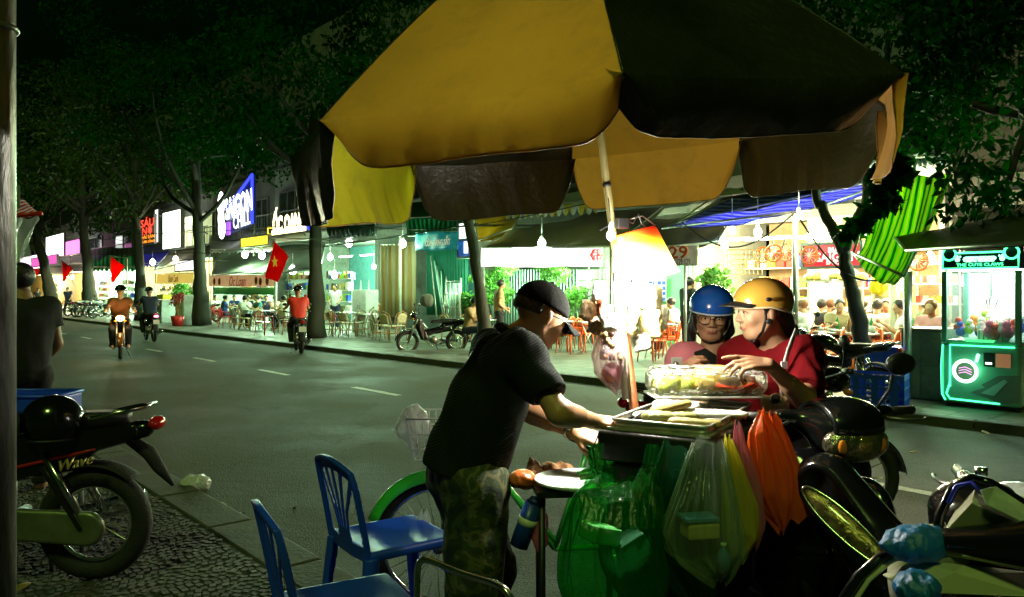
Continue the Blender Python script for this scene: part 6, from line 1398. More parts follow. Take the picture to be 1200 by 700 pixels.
mx = tn.nodes.new('ShaderNodeMix'); mx.data_type = 'RGBA'; tn.links.new(mathn(tn, 'MULTIPLY', seam, sx), mx.inputs[0]); mx.inputs[6].default_value = (.8, .24, .3, 1); mx.inputs[7].default_value = (.008, .014, .01, 1); tn.links.new(mx.outputs[2], tn.nodes['Principled BSDF'].inputs['Base Color'])
sdf_obj('top', s1f, lo, hi, .007, M_pinkblk, w1, True)
lo, hi = bbox([J1[k] for k in ('P', 'Lh', 'Rh', 'Lk', 'Rk', 'La', 'Ra')], .17); sdf_obj('trousers', pants_fn(J1, (.1, .075, .065), .006, cut=.12), lo, hi, .011, cols('jeans_dark', (.02, .025, .04)), w1, True)
face_bits(w1, J1); hair_cap(w1, J1)
H, F = J1['H'], J1['HF']; W_ = lambda x, y, z: H + F @ np.array([x, y, z])
for s in (-1, 1): sdf_obj('hair_side', lambda P: uni([rc((P - H) @ F, (s * .078, -.01, .03), (s * .086, -.01, -.07), .016, .022), rc((P - H) @ F, (s * .086, -.02, -.07), (s * .075, -.03, -.13), .022, .012)], .02) + .002 * wob(P, 110), H - .2, H + .16, .006, M_hair, w1, True)
hm = helmet_obj(w1, J1, PB, M('rim_white', (.5, .6, .65), .3)); straps(w1, J1)
gl = G().tube([W_(-.012, .104, .002), W_(0, .108, .004), W_(.012, .104, .002)], .0018, 6).build('glasses', M_black, w1, True, True)
for s in (-1, 1):
    pts = [W_(s * .034 + .0255 * np.sign(math.cos(a)) * abs(math.cos(a)) ** .6, .102 - .006 * abs(math.cos(a)), -.002 + .0205 * np.sign(math.sin(a)) * abs(math.sin(a)) ** .7) for a in np.linspace(0, 2 * math.pi, 33)[:-1]]
    G().tube(pts, .0021, 6, closed=True).build('lens_rim', M_black, gl, True, True); G().tube([W_(s * .06, .098, .005), W_(s * .078, .05, .006), W_(s * .084, 0, .002)], .002, 6).build('temple', M_black, gl, True, True)
ph = thing('phone', 'small black phone case corner held by the woman in pink', 'phone', a3(793, 432, 3.2)); G().box(a3(793, 428, 3.22), (.045, .01, .06), rotz(.2)).build('case', M('phone_case', (.03, .04, .035), .3), ph, False, True, bevel=.008); G().box(a3(793, 428, 3.211), (.05, .006, .065), rotz(.2)).build('case_edge', M('phone_edge', (.5, .55, .5), .3), ph, False, True, bevel=.008); G().cyl(a3(792, 427, 3.204), a3(792, 427, 3.198), .012, n=12).build('camera_lens', M_chrome, ph, True, True)
J2 = dict(H=a3(892, 366, 3.18), HF=HFm((-.985, -.13, -.05)), N=a3(910, 406, 3.22), C=a3(906, 445, 3.24), P=np.array([1.06, 3.36, .82]), Ls=a3(944, 418, 3.10), Rs=a3(866, 416, 3.36), Le=a3(944, 470, 2.90), Lw=a3(902, 428, 2.78), Re=a3(856, 480, 3.34), Rw=a3(880, 520, 3.1))
J2['Lh'] = J2['P'] + (.09, .0, 0); J2['Rh'] = J2['P'] - (.09, .02, 0); J2.update(Lk=J2['Lh'] + (.16, -.38, .0), Rk=J2['Rh'] + (.02, -.4, 0)); J2.update(La=J2['Lk'] + (0, .02, -.4), Ra=J2['Rk'] + (0, .02, -.4)); J2.update(Lf=J2['La'] + (.03, -.13, -.03), Rf=J2['Ra'] + (0, -.13, -.03))
J2['Lhand'] = hand_prims(J2['Lw'], unit((-.96, -.15, .12)), unit((.1, -.55, .8)), -1, (.12, .5, .6, .75), .35, s=.95)
w2 = thing('person', 'woman in golden helmet and dark red T-shirt turned left and pointing over the food', 'person', (1.06, 3.36, 0))
lo, hi = bbox(keysp(J2) + [c[1] for c in J2['Lhand']], .16); sdf_obj('body', body_fn(J2), lo, hi, .005, SK, w2, True)
M_redt = M('dark_red_tshirt', (.14, .002, .005), .85, spec=.15, bump=.2, bscale=90, var=.12, vscale=8)
lo, hi = bbox([J2[k] for k in ('P', 'C', 'N', 'Ls', 'Rs', 'Le', 'Re')], .2); sdf_obj('t_shirt', shirt_fn(J2, .78, puff=.012, fold=.012, seed=7, nk=-.045), lo, hi, .0065, M_redt, w2, True)
cn = unit(J2['N'] - J2['C']); G().torus(J2['N'] - cn * .03, .078, .006, cn + np.array([-.15, -.2, 0]), 30, 8).build('neckband', M_redt, w2, True, True)
lo, hi = bbox([J2[k] for k in ('P', 'Lh', 'Rh', 'Lk', 'Rk', 'La', 'Ra')], .17); sdf_obj('trousers', pants_fn(J2, (.1, .075, .065), .006, cut=.12), lo, hi, .011, cols('trousers_black', (.012, .013, .014)), w2, True)
face_bits(w2, J2); hair_cap(w2, J2)
H2, F2 = J2['H'], J2['HF']; W2 = lambda x, y, z: H2 + F2 @ np.array([x, y, z])
sdf_obj('hair_tail', lambda P: uni([rc(P, W2(.0, -.08, -.01), W2(.04, -.14, -.09), .05, .035), rc(P, W2(.04, -.14, -.09), W2(.06, -.2, -.17), .035, .012)], .02) + .002 * wob(P, 110) + .003 * wob(P * np.array([1, 1, .3]), 200), H2 - .3, H2 + .3, .007, M_hair, w2, True)
hm = helmet_obj(w2, J2, PG, M('rim_pale', (.6, .5, .3), .3), size=.96); straps(w2, J2)
G().grid(lambda u, v: W2((u - .5) * .17, .108 + .07 * v * (1 - ((u - .5) * 2) ** 2 * .5) - .06 * ((u - .5) * 2) ** 2, .05 - .015 * v - .012 * ((u - .5) * 2) ** 2), 14, 6).build('visor', M_black, hm, True, True, solid=.004)
for s in (-1, 1): G().ell(W2(s * .117, .02, .055), (.007, .014, .009), 10, 8, F2).build('vent', M_black, hm, True, True)
for s in (-1, 1): G().ell(W2(s * .09, .01, -.035), (.008, .014, .012), 10, 8, F2).build('strap_buckle', M_black, w2, True, True)
bgth = thing('camera_bag', 'small bag with round dark lens on a white strap over the red T-shirt', 'bag', a3(910, 475, 2.98))
sp_ = [a3(930, 392, 3.06) + (0, -.03, .02), a3(924, 410, 3.0), a3(918, 432, 2.985), a3(916, 460, 2.96), a3(925, 486, 2.97)]
G().tube(sp_, .013, 8, flat=.4).build('strap', M_plas, bgth, True, True); G().box(a3(919, 428, 2.975), (.028, .008, .03), rotz(.2)).build('buckle', M_plas, bgth, False, True, bevel=.002)
G().box(a3(908, 474, 2.95), (.1, .05, .065), rotz(-.2)).build('body', M('cream_leather', (.5, .42, .3), .5, var=.15), bgth, True, True, bevel=.012)
G().torus(a3(909, 468, 2.922), .02, .005, (0, -1, 0), 20, 6).build('lens_ring', M_chrome, bgth, True, True); G().cyl(a3(909, 468, 2.925), a3(909, 468, 2.915), .017, n=16).build('lens', M_black, bgth, True, True)
def scooter(label, loc, yaw, body, accent, mirror=(1,), group=None, turn=0.0, dz=.045, lens=True):
    """step-through scooter, local +x forward"""
    t = thing('scooter', label, 'scooter', loc, yaw, group); R = .24
    wheel(t, (.68, 0, R), R, .05, 1, alloy=True); wheel(t, (-.58, 0, R), R, .055, 1, alloy=True)
    for s in (-1, 1): G().cyl((.68, s * .08, R), (.56, s * .08, .6), .02).build('fork', M_black, t, True)
    def fend(P): 
        q = P - np.array([.68, 0, R]); rr = np.sqrt(q[:, 0] ** 2 + q[:, 2] ** 2); d = np.sqrt(np.maximum(rr - R - .0, 0) ** 2 + (q[:, 1] * .9) ** 2) ; d = np.abs(np.sqrt((rr - R + .02) ** 2 + q[:, 1] ** 2) - .082) - .004
        d = smax(d, -(rr - R + .01), .004); return smax(d, -(q[:, 2] + .35 * q[:, 0] - .02), .006)
    sdf_obj('front_mudguard', fend, (.3, -.14, .1), (1.05, .14, .6), .009, accent, t)
    def apron(P):
        z = P[:, 2]; y = np.abs(P[:, 1]); v = np.clip((z - .3) / .6, 0, 1); wid = .12 + .13 * np.sin(math.pi * np.clip(v * .85 + .1, 0, 1)) ; nose = .43 + .17 * np.exp(-((z - .62) / .17) ** 2) - .10 * np.clip((z - .75) / .2, 0, 1)
        xs = nose - .32 * (y / .25) ** 2 * .8 - .02
        d = np.abs(P[:, 0] - xs) * .8 - .02; d = smax(d, y - wid, .02); d = smax(d, np.abs(z - .6) - .33, .03)
        crease = .012 * np.exp(-((y - .11 - .12 * (z - .5)) / .012) ** 2); return d + crease
    sdf_obj('front_apron', apron, (.15, -.32, .2), (.72, .32, 1.0), .008, body, t)
    def beak(P): return smax(smin(el(P, (.53, 0, .70), (.13, .07, .17), roty(.25)), el(P, (.60, 0, .55), (.08, .05, .1)), .04), -(P[:, 0] - .3), .01)
    sdf_obj('nose_panel', beak, (.28, -.14, .35), (.8, .14, .95), .008, accent, t)
    sdf_obj('floor_board', lambda P: bx(P, (.16, 0, .32), (.22, .17, .05), .03), (-.1, -.22, .22), (.42, .22, .42), .012, M_black, t)
    sdf_obj('inner_shield', lambda P: bx(P, (.37, 0, .62), (.03, .17, .28), .03, roty(-.25)), (.2, -.22, .28), (.56, .22, .96), .012, M_black, t)
    def rear(P): return smax(uni([rc(P, (-.08, 0, .52), (-.5, 0, .6), .15, .15), rc(P, (-.5, 0, .62), (-.9, 0, .74), .14, .05), rc(P, (-.05, 0, .35), (-.2, 0, .4), .12, .13)], .05), np.abs(P[:, 1]) - .16, .03)
    sdf_obj('rear_body', rear, (-1.0, -.22, .2), (.15, .22, .85), .012, body, t)
    sdf_obj('seat', lambda P: smax(uni([rc(P, (.0, 0, .74), (-.35, 0, .77), .1, .12), rc(P, (-.35, 0, .79), (-.75, 0, .82), .12, .08)], .04), np.abs(P[:, 2] - .785) - .055, .02), (-.95, -.2, .66), (.2, .2, .9), .012, M_rubber, t)
    hd = G().cyl((.44, 0, .78), (.40, 0, .98), .03, n=12).build('steering_column', M_black, t, True)
    Rt = Matrix.Translation((.42, 0, 0)) @ Matrix.Rotation(turn, 4, 'Z') @ Matrix.Translation((-.42, 0, 0)); hd.matrix_local = Matrix.Translation((0, 0, dz)) @ Rt
    def cowl(P):
        y = np.abs(P[:, 1]); d = uni([el(P, (.42, 0, .985), (.12, .15, .075)), el(P, (.46, 0, .93), (.1, .13, .075))], .04); d = smin(d, rc(np.stack([P[:, 0], y, P[:, 2]], 1), (.41, .1, 1.0), (.39, .22, 1.015), .04, .026), .04)
        return smax(d, -el(P, (.565, 0, .925), (.05, .12, .06)), .012)
    sdf_obj('handlebar_cowl', cowl, (.2, -.3, .8), (.65, .3, 1.12), .007, body, hd)
    if lens: sdf_obj('headlight', lambda P: el(P, (.51, 0, .935), (.055, .128, .07)), (.42, -.16, .83), (.6, .16, 1.04), .007, M_lens, hd)
    if lens: G().ell((.56, 0, .935), (.008, .03, .03), 14, 10).build('reflector', M('warm_reflector', (.8, .5, .2), .1, .8, var=.2), hd, True)
    for s in ((-1, 1) if lens else ()): G().ell((.545, s * .075, .93), (.012, .022, .028), 10, 8).build('park_lens', M('orange_lens', (.7, .2, .02), .15, var=.1), hd, True)
    if not lens: pass
    else: sdf_obj('face_panel', lambda P: smax(np.abs(el(P, (.42, 0, .985), (.136, .168, .09))) - .009, smax(np.abs(P[:, 1]) - .1, -(P[:, 2] - .965) + 0 * P[:, 0], .01), .006), (.25, -.2, .9), (.6, .2, 1.1), .006, accent, hd)
    G().ell((.35, 0, 1.035), (.06, .085, .014), 18, 8, roty(.3)).build('instrument_glass', M('dial_glass', (.6, .62, .6), .1, var=.3, vscale=20), hd, True)
    for s in (-1, 1):
        G().cyl((.39, s * .2, 1.015), (.37, s * .345, 1.015), .018, n=12).build('grip', M_rubber, hd, True); G().ell((.37, s * .35, 1.015), (.018, .012, .018), 10, 8).build('grip_end', M_chrome, hd, True)
        G().tube([(.41, s * .19, 1.0), (.45, s * .25, .995), (.44, s * .34, .99), (.435, s * .36, .992)], [.007, .006, .005, .008], 8).build('brake_lever', M_alu, hd, True)
        if mirror and s in mirror:
            G().tube([(.40, s * .17, 1.03), (.41, s * .22, 1.1), (.39, s * .25, 1.15)], .0065, 6).build('mirror_stalk', M_black, hd, True)
            m_ = G().ell((.385, s * .29, 1.19), (.022, .07, .042), 16, 10, rotz(s * .1)).build('mirror', M_black, hd, True); G().ell((.372, s * .29, 1.19), (.012, .062, .036), 14, 8, rotz(s * .1)).build('mirror_glass', M('mirror_glass', (.7, .7, .7), .03, 1, var=0), hd, True)
    G().ell((-.93, 0, .73), (.03, .08, .035), 14, 8).build('tail_light', M_redlens, t, True)
    G().tube([(-.5, .12, .84), (-.82, .11, .9), (-.88, 0, .9), (-.82, -.11, .9), (-.5, -.12, .84)], .012, 8).build('grab_rail', M_alu, t, True)
    G().cyl((-.3, -.17, .22), (-.85, -.2, .32), .045, .055, 14).build('exhaust', M_alu, t, True)
    G().tube([(.0, .12, .22), (-.04, .2, .02), (-.08, .22, .01)], .01, 6).build('side_stand', M_black, t, True)
    return t
hv = unit((.35, -.94)); o2 = np.array([1.17, 2.75]) - hv * .42
scB = scooter('dark glossy scooter with big headlight under the two women beside the cart', (o2[0], o2[1], 0), math.atan2(hv[1], hv[0]), PT_black, PT_black, turn=-.12)
scC = scooter('olive gold scooter in the bottom right corner with blue bags on its nose', (1.27 + .42, 2.03, 0), math.pi - .12, PT_black, PT_gold, mirror=(), turn=-.1, dz=-.07, lens=False)
M_sig = M('amber_clear_lens', (.3, .22, .07), .07, .6, var=.6, vscale=30, coat=1.0, bump=.6, bscale=60)
a, b = a3(968, 566, 2.56), a3(1046, 662, 2.36)
sdf_obj('nose_cowl', lambda P: smax(smin(rc(P, a, b, .10, .105), rc(P, b, b - (0, -.02, .25), .1, .07), .05), -(rc(P, a - (.1, .1, .0), b - (.12, .1, .04), .09)), .02), np.minimum(a, b) - .4, np.maximum(a, b) + .2, .008, PT_black, scB, True)
a, b = a3(950, 580, 2.36), a3(1032, 655, 2.22); lr = frame(unit(b - a), (0, 1, 0)); c = (a + b) / 2
sdf_obj('signal_lens', lambda P: el(P, c, (.016, .032, .15), lr), c - .18, c + .18, .006, M_sig, scB, True)
G().tube([c + lr @ np.array([-.006, .035 * math.cos(t_), .155 * math.sin(t_)]) for t_ in np.linspace(0, 6.28, 41)[:-1]], .004, 6, closed=True).build('lens_bezel', M_chrome, scB, True, True)
def facets(name, pts, fs, mat, th):
    g = G(); g.add([a3(*q) for q in pts], fs); o = g.build(name, mat, th, False, True, solid=.006, bevel=.004); return o
facets('face_panel', [(1103, 628, 1.86), (1139, 590, 1.80), (1143, 573, 1.84), (1212, 622, 1.80), (1120, 600, 1.86), (1212, 606, 1.86)], [(0, 4, 1), (4, 2, 1), (0, 1, 3), (1, 2, 5, 3)], PT_gold, scC)
facets('instrument_panel', [(1149, 574, 1.79), (1166, 570, 1.84), (1212, 600, 1.80), (1212, 619, 1.76), (1156, 592, 1.78)], [(0, 1, 4), (1, 2, 3, 4)], MATS['dial_glass'], scC)
G().tube([a3(*q) for q in ((1098, 634, 1.87), (1101, 605, 1.89), (1116, 572, 1.9), (1140, 560, 1.88), (1160, 566, 1.86), (1212, 598, 1.84))], .012, 8).build('black_rim', PT_black, scC, True, True)
G().tube([a3(*q) for q in ((1112, 590, 1.87), (1122, 570, 1.87), (1140, 566, 1.85), (1150, 578, 1.8))], .008, 8, flat=.6).build('blue_trim', paint('blue_trim', (.02, .03, .45)), scC, True, True)
a, b = a3(1115, 636, 1.84), a3(1225, 640, 1.72); sdf_obj('lower_cowl', lambda P: rc(P, a, b, .035, .06), np.minimum(a, b) - .1, np.maximum(a, b) + .1, .007, PT_black, scC, True)
facets('apron_panel', [(1034, 674, 1.9), (1070, 658, 1.88), (1130, 662, 1.82), (1215, 672, 1.8), (1215, 700, 1.74), (1062, 694, 1.82), (1120, 672, 1.79)], [(0, 1, 6, 5), (1, 2, 6), (2, 3, 6), (3, 4, 5, 6)], PT_gold, scC)
for k, (r_, m_) in enumerate(((.014, PT_black), (.006, PT_gold))): G().tube([a3(x + 12 * k, y + 4 * k, 1.9 - .01 * k) for x, y in ((978, 730), (990, 700), (1006, 676), (1030, 655), (1052, 645), (1085, 640))], r_, 8).build('apron_edge', m_, scC, True, True)
G().cyl(a3(1150, 556, 1.86), a3(1150, 548, 1.86), .014, n=14).build('mirror_boss', M_chrome, scC, True, True)
crumple('plastic_bag', 'blue crumpled plastic bag draped over the nose of the gold scooter', 'bag', a3(1080, 638, 1.86), (.105, .06, .055), B_blue, .03, 17, .005, 6)
crumple('plastic_bag', 'light blue crumpled bag lower on the gold scooter front', 'bag', a3(1076, 690, 1.74), (.06, .045, .035), B_blue, .026, 34, .0045, 7)
nm = motorbike('black underbone motorbike with red stripe parked on the near pavement at the left', (-2.72, 3.87, NPZ), math.pi + .03, PT_black, detail=1)
sdf_obj('chain_case', lambda P: smax(uni([rc(P, (-.62, .1, .285), (-.1, .1, .32), .085, .075)], .01), np.abs(P[:, 1] - .1) - .022, .012), (-.75, .05, .15), (.05, .15, .45), .009, M('greenish_steel', (.2, .22, .14), .35, .5, var=.3, vscale=8, bump=.1), nm)
sdf_obj('side_cover', lambda P: smax(rc(P, (-.2, .105, .61), (-.84, .1, .77), .11, .03), np.abs(P[:, 1] - .1) - .012, .006), (-.95, .07, .45), (0, .14, .85), .009, PT_black, nm)
G().grid(lambda u, v: (.05 - .72 * u, .121, .505 + .17 * u + .022 * v * (1 - .5 * u)), 14, 3).build('red_stripe', M('red_decal', (.5, .02, .015), .35, emit=0, var=.1), nm, True, solid=.003)
me_t = text('lettering', 'Wave', .1, M('gold_decal', (.6, .45, .15), .35, .3, var=.1), nm, np.array([-2.12, 3.735, NPZ + .625]), (.97, -.02, .24), fit=(.17, .05), shear=.5)
G().tube([(-.76, 0, .72), (-.88, 0, .64), (-.93, 0, .56), (-1.0, 0, .47)], [.025, .038, .03, .008], 10).build('mud_flap', M_tyre, nm, True)
G().bar((-.6, .115, .285), (-.42, .13, .6), .03, .02).build('shock_cover', M_black, nm)
G().bar((-.25, .16, .27), (-.05, .2, .36), .02, .03).build('kick_lever', M_rubber, nm)
hc = a3(62, 494, 3.78); th = thing('motorcycle_helmet', 'glossy black helmet resting on the seat of the left motorbike', 'helmet', hc - (0, 0, .1))
def hf_(P): q = P - hc; d = el(P, hc, (.145, .125, .13)); d = smax(d, -(q[:, 2] + .085), .01); return smax(d, -el(P, hc - (.1, .02, .04), (.09, .1, .055)), .01)
sdf_obj('shell', hf_, hc - .19, hc + .19, .006, PT_black, th, True); G().torus(hc - (0, 0, .082), .108, .008, nR=28).build('rim_trim', M_rubber, th, True, True)
G().grid(lambda u, v: hc + (-.118 * math.cos((u - .5) * 1.7) - .012, -.02 + .12 * math.sin((u - .5) * 1.9), -.055 + .1 * v), 12, 6).build('visor', M('smoke_visor', (.02, .02, .02), .08, var=0), th, True, True, solid=.003)
tc0 = a3(38, 488, 4.15); th = thing('blue_tub', 'blue plastic tub standing behind the black helmet', 'tub', (tc0[0], tc0[1], .9 - .12)); 
def tubf(P): d = bx(P, (tc0[0], tc0[1], .88), (.2, .14, .09), .03); return smax(smax(d, -bx(P, (tc0[0], tc0[1], .92), (.19, .13, .11), .03), .004), P[:, 2] - .955, .003)
sdf_obj('tub', tubf, (tc0[0] - .25, tc0[1] - .2, .76), (tc0[0] + .25, tc0[1] + .2, 1.0), .008, P_blue, th, True)
g = G(); g.tube([(tc0[0] + x, tc0[1] + y, .955) for x, y in ((-.19, -.14), (.19, -.14), (.2, -.13), (.2, .13), (.19, .14), (-.19, .14), (-.2, .13), (-.2, -.13))], .01, 6, closed=True); g.build('rim', P_blue, th, True, True)
th = thing('vendor_stand', 'dark stand under the blue tub beyond the left motorbike', 'stand', (tc0[0], tc0[1], NPZ))
G().box((tc0[0], tc0[1], .765), (.44, .34, .03)).build('top', M_black, th, False, True)
for sx in (-1, 1):
    for sy in (-1, 1): G().cyl((tc0[0] + sx * .19, tc0[1] + sy * .14, NPZ), (tc0[0] + sx * .18, tc0[1] + sy * .13, .75), .014).build('leg', M_steel, th, True, True)
cyaw = math.atan2(.57, .81) - math.pi / 2
c1 = thing('plastic_chair', 'blue plastic chair with fan slotted back, nearer the green bicycle', 'chair', (-.50, 3.22, NPZ), cyaw, 'blue plastic chairs by the kerb'); chair_parts(c1, P_blue)
c2 = copy_tree(c1); place(c2, (-.53, 2.5, NPZ), cyaw - .12, 'blue plastic chair closest to the camera, cut by the bottom edge')
th = thing('chrome_rack', 'bent chrome tube frame of a folding stool at the bottom edge beside the vendor', 'stool', a3(540, 690, 2.1))
pp = [a3(500, 760, 2.12), a3(488, 705, 2.15), a3(489, 662, 2.17), a3(498, 654, 2.17), a3(540, 672, 2.12), a3(575, 682, 2.08), a3(592, 690, 2.05), a3(606, 712, 2.03), a3(625, 800, 2.03)]
us = np.linspace(0, len(pp) - 1, 40); Q = [np.array([np.interp(u, range(len(pp)), [q[k] for q in pp]) for k in range(3)]) for u in us]
for _ in range(2): Q = [Q[0]] + [(Q[i - 1] + 2 * Q[i] + Q[i + 1]) / 4 for i in range(1, len(Q) - 1)] + [Q[-1]]
Q[0][2] = .0; Q[-1][2] = .0
G().tube(Q, .0095, 10).build('tube', M_chrome, th, True, True); G().box(a3(560, 735, 2.3), (.26, .26, .02), rotz(.3)).build('seat', M_rubber, th, True, True, bevel=.008)
bx0 = np.array([-.42, 3.55, 0]); PGn = paint('bike_green', (.04, .5, .05), .25, 0)
bk = thing('bicycle', 'green mudguard bicycle with white wire basket standing behind the vendor', 'bicycle', (.2, 3.6, 0), math.pi)
Rw_ = .32
for x in (.54, -.52): wheel(bk, (x, 0, Rw_), Rw_, .028, 1, spokes=28)
def mg(c, a0, a1):
    return G().grid(lambda u, v: (c + (Rw_ + .035 - .05 * (2 * v - 1) ** 2) * math.cos(a0 + (a1 - a0) * u), .05 * (2 * v - 1), Rw_ + (Rw_ + .035 - .05 * (2 * v - 1) ** 2) * math.sin(a0 + (a1 - a0) * u)), 20, 7)
mg(.54, .35, 2.6).build('front_mudguard', PGn, bk, True, solid=.003); mg(-.52, .8, 3.2).build('rear_mudguard', PGn, bk, True, solid=.003)
for s in (-1, 1): G().tube([(.54, s * .05, Rw_), (.44, s * .05, .66), (.40, 0, .72)], .011, 8).build('fork', M_black, bk, True)
for a, b in (((.38, 0, .8), (.0, 0, .3)), ((.36, 0, .74), (.0, 0, .34)), ((.0, 0, .3), (-.16, 0, .78)), ((.0, 0, .3), (-.52, 0, .32)), ((-.13, 0, .68), (-.52, 0, .32)), ((.40, 0, .68), (.35, 0, .95))): G().cyl(a, b, .015, n=8).build('frame_tube', PGn, bk, True)
G().tube([(.28, -.28, .96), (.36, -.2, .98), (.36, 0, .95), (.36, .2, .98), (.28, .28, .96)], .011, 8).build('handlebar', M_chrome, bk, True)
G().ell((-.18, 0, .82), (.12, .08, .035), 14, 8).build('saddle', M_rubber, bk, True)
basket = G().tube([(.42, -.14, .93), (.68, -.14, .93), (.68, .14, .93), (.42, .14, .93)], .0045, 5, closed=True).build('basket', M_wpaint, bk, True)
for k in range(9):
    y = -.14 + .035 * k
    for x0, x1 in ((.68, .64), (.42, .46)): G().cyl((x0, y, .93), (x1, y * .8, .74), .0022, n=4).build('wire', M_wpaint, basket)
for k in range(8):
    x = .43 + .035 * k
    for s in (-1, 1): G().cyl((x, s * .14, .93), (.46 + (x - .42) * .72, s * .112, .74), .0022, n=4).build('wire', M_wpaint, basket)
for z, q in ((.86, .7), (.79, .35), (.74, .05)): G().tube([(.46 - .04 * q, -.112 - .028 * q, z), (.64 + .04 * q, -.112 - .028 * q, z), (.64 + .04 * q, .112 + .028 * q, z), (.46 - .04 * q, .112 + .028 * q, z)], .003, 5, closed=True).build('wire', M_wpaint, basket)
crumple('plastic_bag', 'crumpled clear white plastic bag in the wire basket', 'bag', a3(485, 500, 3.6), (.085, .09, .1), B_white, .025, 26, .007, 9)
loft_bag('plastic_bag', 'white plastic bag hanging at the side of the green bicycle', [(497, 600, 3.4, .01), (496, 612, 3.4, .03), (494, 628, 3.4, .045), (494, 640, 3.4, .035), (494, 648, 3.4, .01)], B_white, nf=6, amp=.09, seed=12)
crumple('litter_bag', 'crumpled white plastic bag lying in the gutter', 'litter', ground(229, 574) + (0, 0, .04), (.13, .1, .07), Mfilm('litter_film', (.75, .75, .72), see=.08, tr=.3), .03, 24, .006, 10)
M_dry = M('dry_leaf', (.3, .2, .04), .6, var=.3, bump=.3)
for k, (px, py, s_) in enumerate(((256, 594, .06), (284, 604, .035), (310, 618, .045), (306, 586, .02), (345, 596, .022), (70, 465, .05), (28, 692, .05), (230, 545, .02), (640, 420, .06), (830, 440, .06), (1070, 530, .05), (1155, 508, .06))):
    q = ground(px, py, .0); onp = (q[0] * N[0] + q[1] * N[1]) < 1.99; q[2] = NPZ + .004 if onp else .004
    if k == 6: q = a3(28, 692, 3.75)*1; q[2] = NPZ + .004
    lf = G().grid(lambda u, v: q + rotz(k * 1.3) @ np.array([(u - .5) * 2 * s_, (v - .5) * 1.1 * s_ * math.sin(math.pi * min(.97, max(.03, u))), .012 * math.sin(3 * u + k) + .006 + .2 * s_ * (v - .5) ** 2]), 8, 5).build('fallen_leaf', M_dry, None, True, solid=.001)
    _props(lf, ['brown curled leaf nearest the white litter bag', 'small leaf further along the gutter', 'dry leaf by the kerb beside the nearest chair', 'tiny leaf out on the asphalt above the gutter', 'leaf scrap on the asphalt left of the farther blue chair', 'leaf at the left edge near the dark standing figure', 'leaf on the setts at the foot of the grey pole', 'leaf scrap beyond the motorbike tail', 'leaf on the road between vendor and quail egg bag', 'leaf on the road seen under the quail egg bag', 'leaf at the far gutter beside the blue crate', 'orange leaf at the far kerb below the claw machine'][k], 'leaf', 'fallen leaves on the street')
YD = math.atan2(D[1], D[0]); YN = math.atan2(N[1], N[0])     # facing away along the street; facing the far side
def fp(px, t, z=.1): q = att(px, 343, t); q[2] = z; return q
s1, s0 = s_at(1103, 10.25), s_at(1196, 10.25); cs_, ct = (s0 + s1) / 2, 10.25; W_, Hm, Dm = abs(s1 - s0), 1.93, .8
base = ST(cs_, ct + Dm / 2, .1); cm = thing('claw_machine', 'tall green lit claw machine reading GIFT SHOP at the right edge', 'claw machine', base, math.atan2(-D[1], -D[0]))
M_cmg = M('machine_green', (.2, .48, .38), .35, .3, var=.12, coat=.3); M_cmd = M('machine_dark', (.02, .03, .03), .35, .2, var=.2)
h = W_ / 2; fy = -Dm / 2
G().box((0, 0, .42), (W_, Dm, .72)).build('cabinet', M_cmg, cm, bevel=.03)
for k, (x, y) in enumerate(((-h + .05, fy + .08), (h - .05, fy + .08), (-h + .05, -fy - .08), (h - .05, -fy - .08))): G().cyl((x, y, 0), (x, y, .06), .03).build('foot', M_black, cm)
for x in (-h + .03, h - .03):
    for y in (fy + .03, -fy - .03): G().box((x, y, 1.22), (.06, .06, .88)).build('corner_post', M_cmg, cm, bevel=.008)
G().box((0, -fy - .02, 1.22), (W_ - .1, .02, .86)).build('back_panel', M('machine_back_mirror', (.7, .8, .75), .3, emit=.35, ecol=(.8, 1, .9)), cm)
G().box((0, fy + .01, 1.22), (W_ - .12, .006, .86)).build('front_pane', M('clear_pane', (.9, 1, .95), .03, alpha=.1, var=0), cm)
for x in (-h + .008, h - .008): G().box((x, 0, 1.22), (.006, Dm - .12, .86)).build('side_pane', MATS['clear_pane'], cm)
G().box((0, 0, .80), (W_ - .02, Dm - .02, .04)).build('deck', M_cmg, cm, bevel=.005)
hd_ = G().prism([(-h, 0), (h, 0), (h + .0, .16), (h - .02, .2), (-h + .02, .2), (-h, .16)], Dm, (0, 0, 1.68)).build('header', M_cmd, cm)
for s in (-1, 1): G().cyl((s * (h - .09), fy + .02, 1.87), (s * (h - .09), fy + .12, 1.87), .075, n=20).build('bear_ear', M_cmd, cm); G().torus((s * (h - .09), fy - .002, 1.87), .075, .011, (0, 1, 0), 22, 6).build('ear_neon', E_green, cm, True)
G().tube([(-h + .16, fy - .004, 1.88), (h - .16, fy - .004, 1.88)], .011, 6).build('neon_tube', E_green, cm, True)
G().tube([(-h + .02, fy - .004, 1.84), (-h + .02, fy - .004, 1.69), (h - .02, fy - .004, 1.69), (h - .02, fy - .004, 1.84)], .011, 6).build('neon_tube', E_green, cm, True)
G().tube([(-h + .1, fy - .004, .30), (-h + .06, fy - .004, .16), (-h + .1, fy - .004, .10), (h * .5, fy - .004, .09)], .009, 6).build('neon_tube', E_green, cm, True)
G().tube([(-h + .1, fy - .004, .25), (-h + .1, fy - .004, .76), (h - .06, fy - .004, .76)], .01, 6).build('neon_tube', E_green, cm, True)
G().tube([(-h + .02, fy - .006, .76), (-h - .0, fy - .006, .5), (-h + .01, fy - .006, .15), (-h + .05, fy - .006, .08)], .008, 6).build('neon_tube', E_green, cm, True)
RD = np.array([-D[0], -D[1], 0])
def cml(x, y, z): c_, s_ = math.cos(math.atan2(-D[1], -D[0])), math.sin(math.atan2(-D[1], -D[0])); return base + np.array([x * c_ - y * s_, x * s_ + y * c_, z])
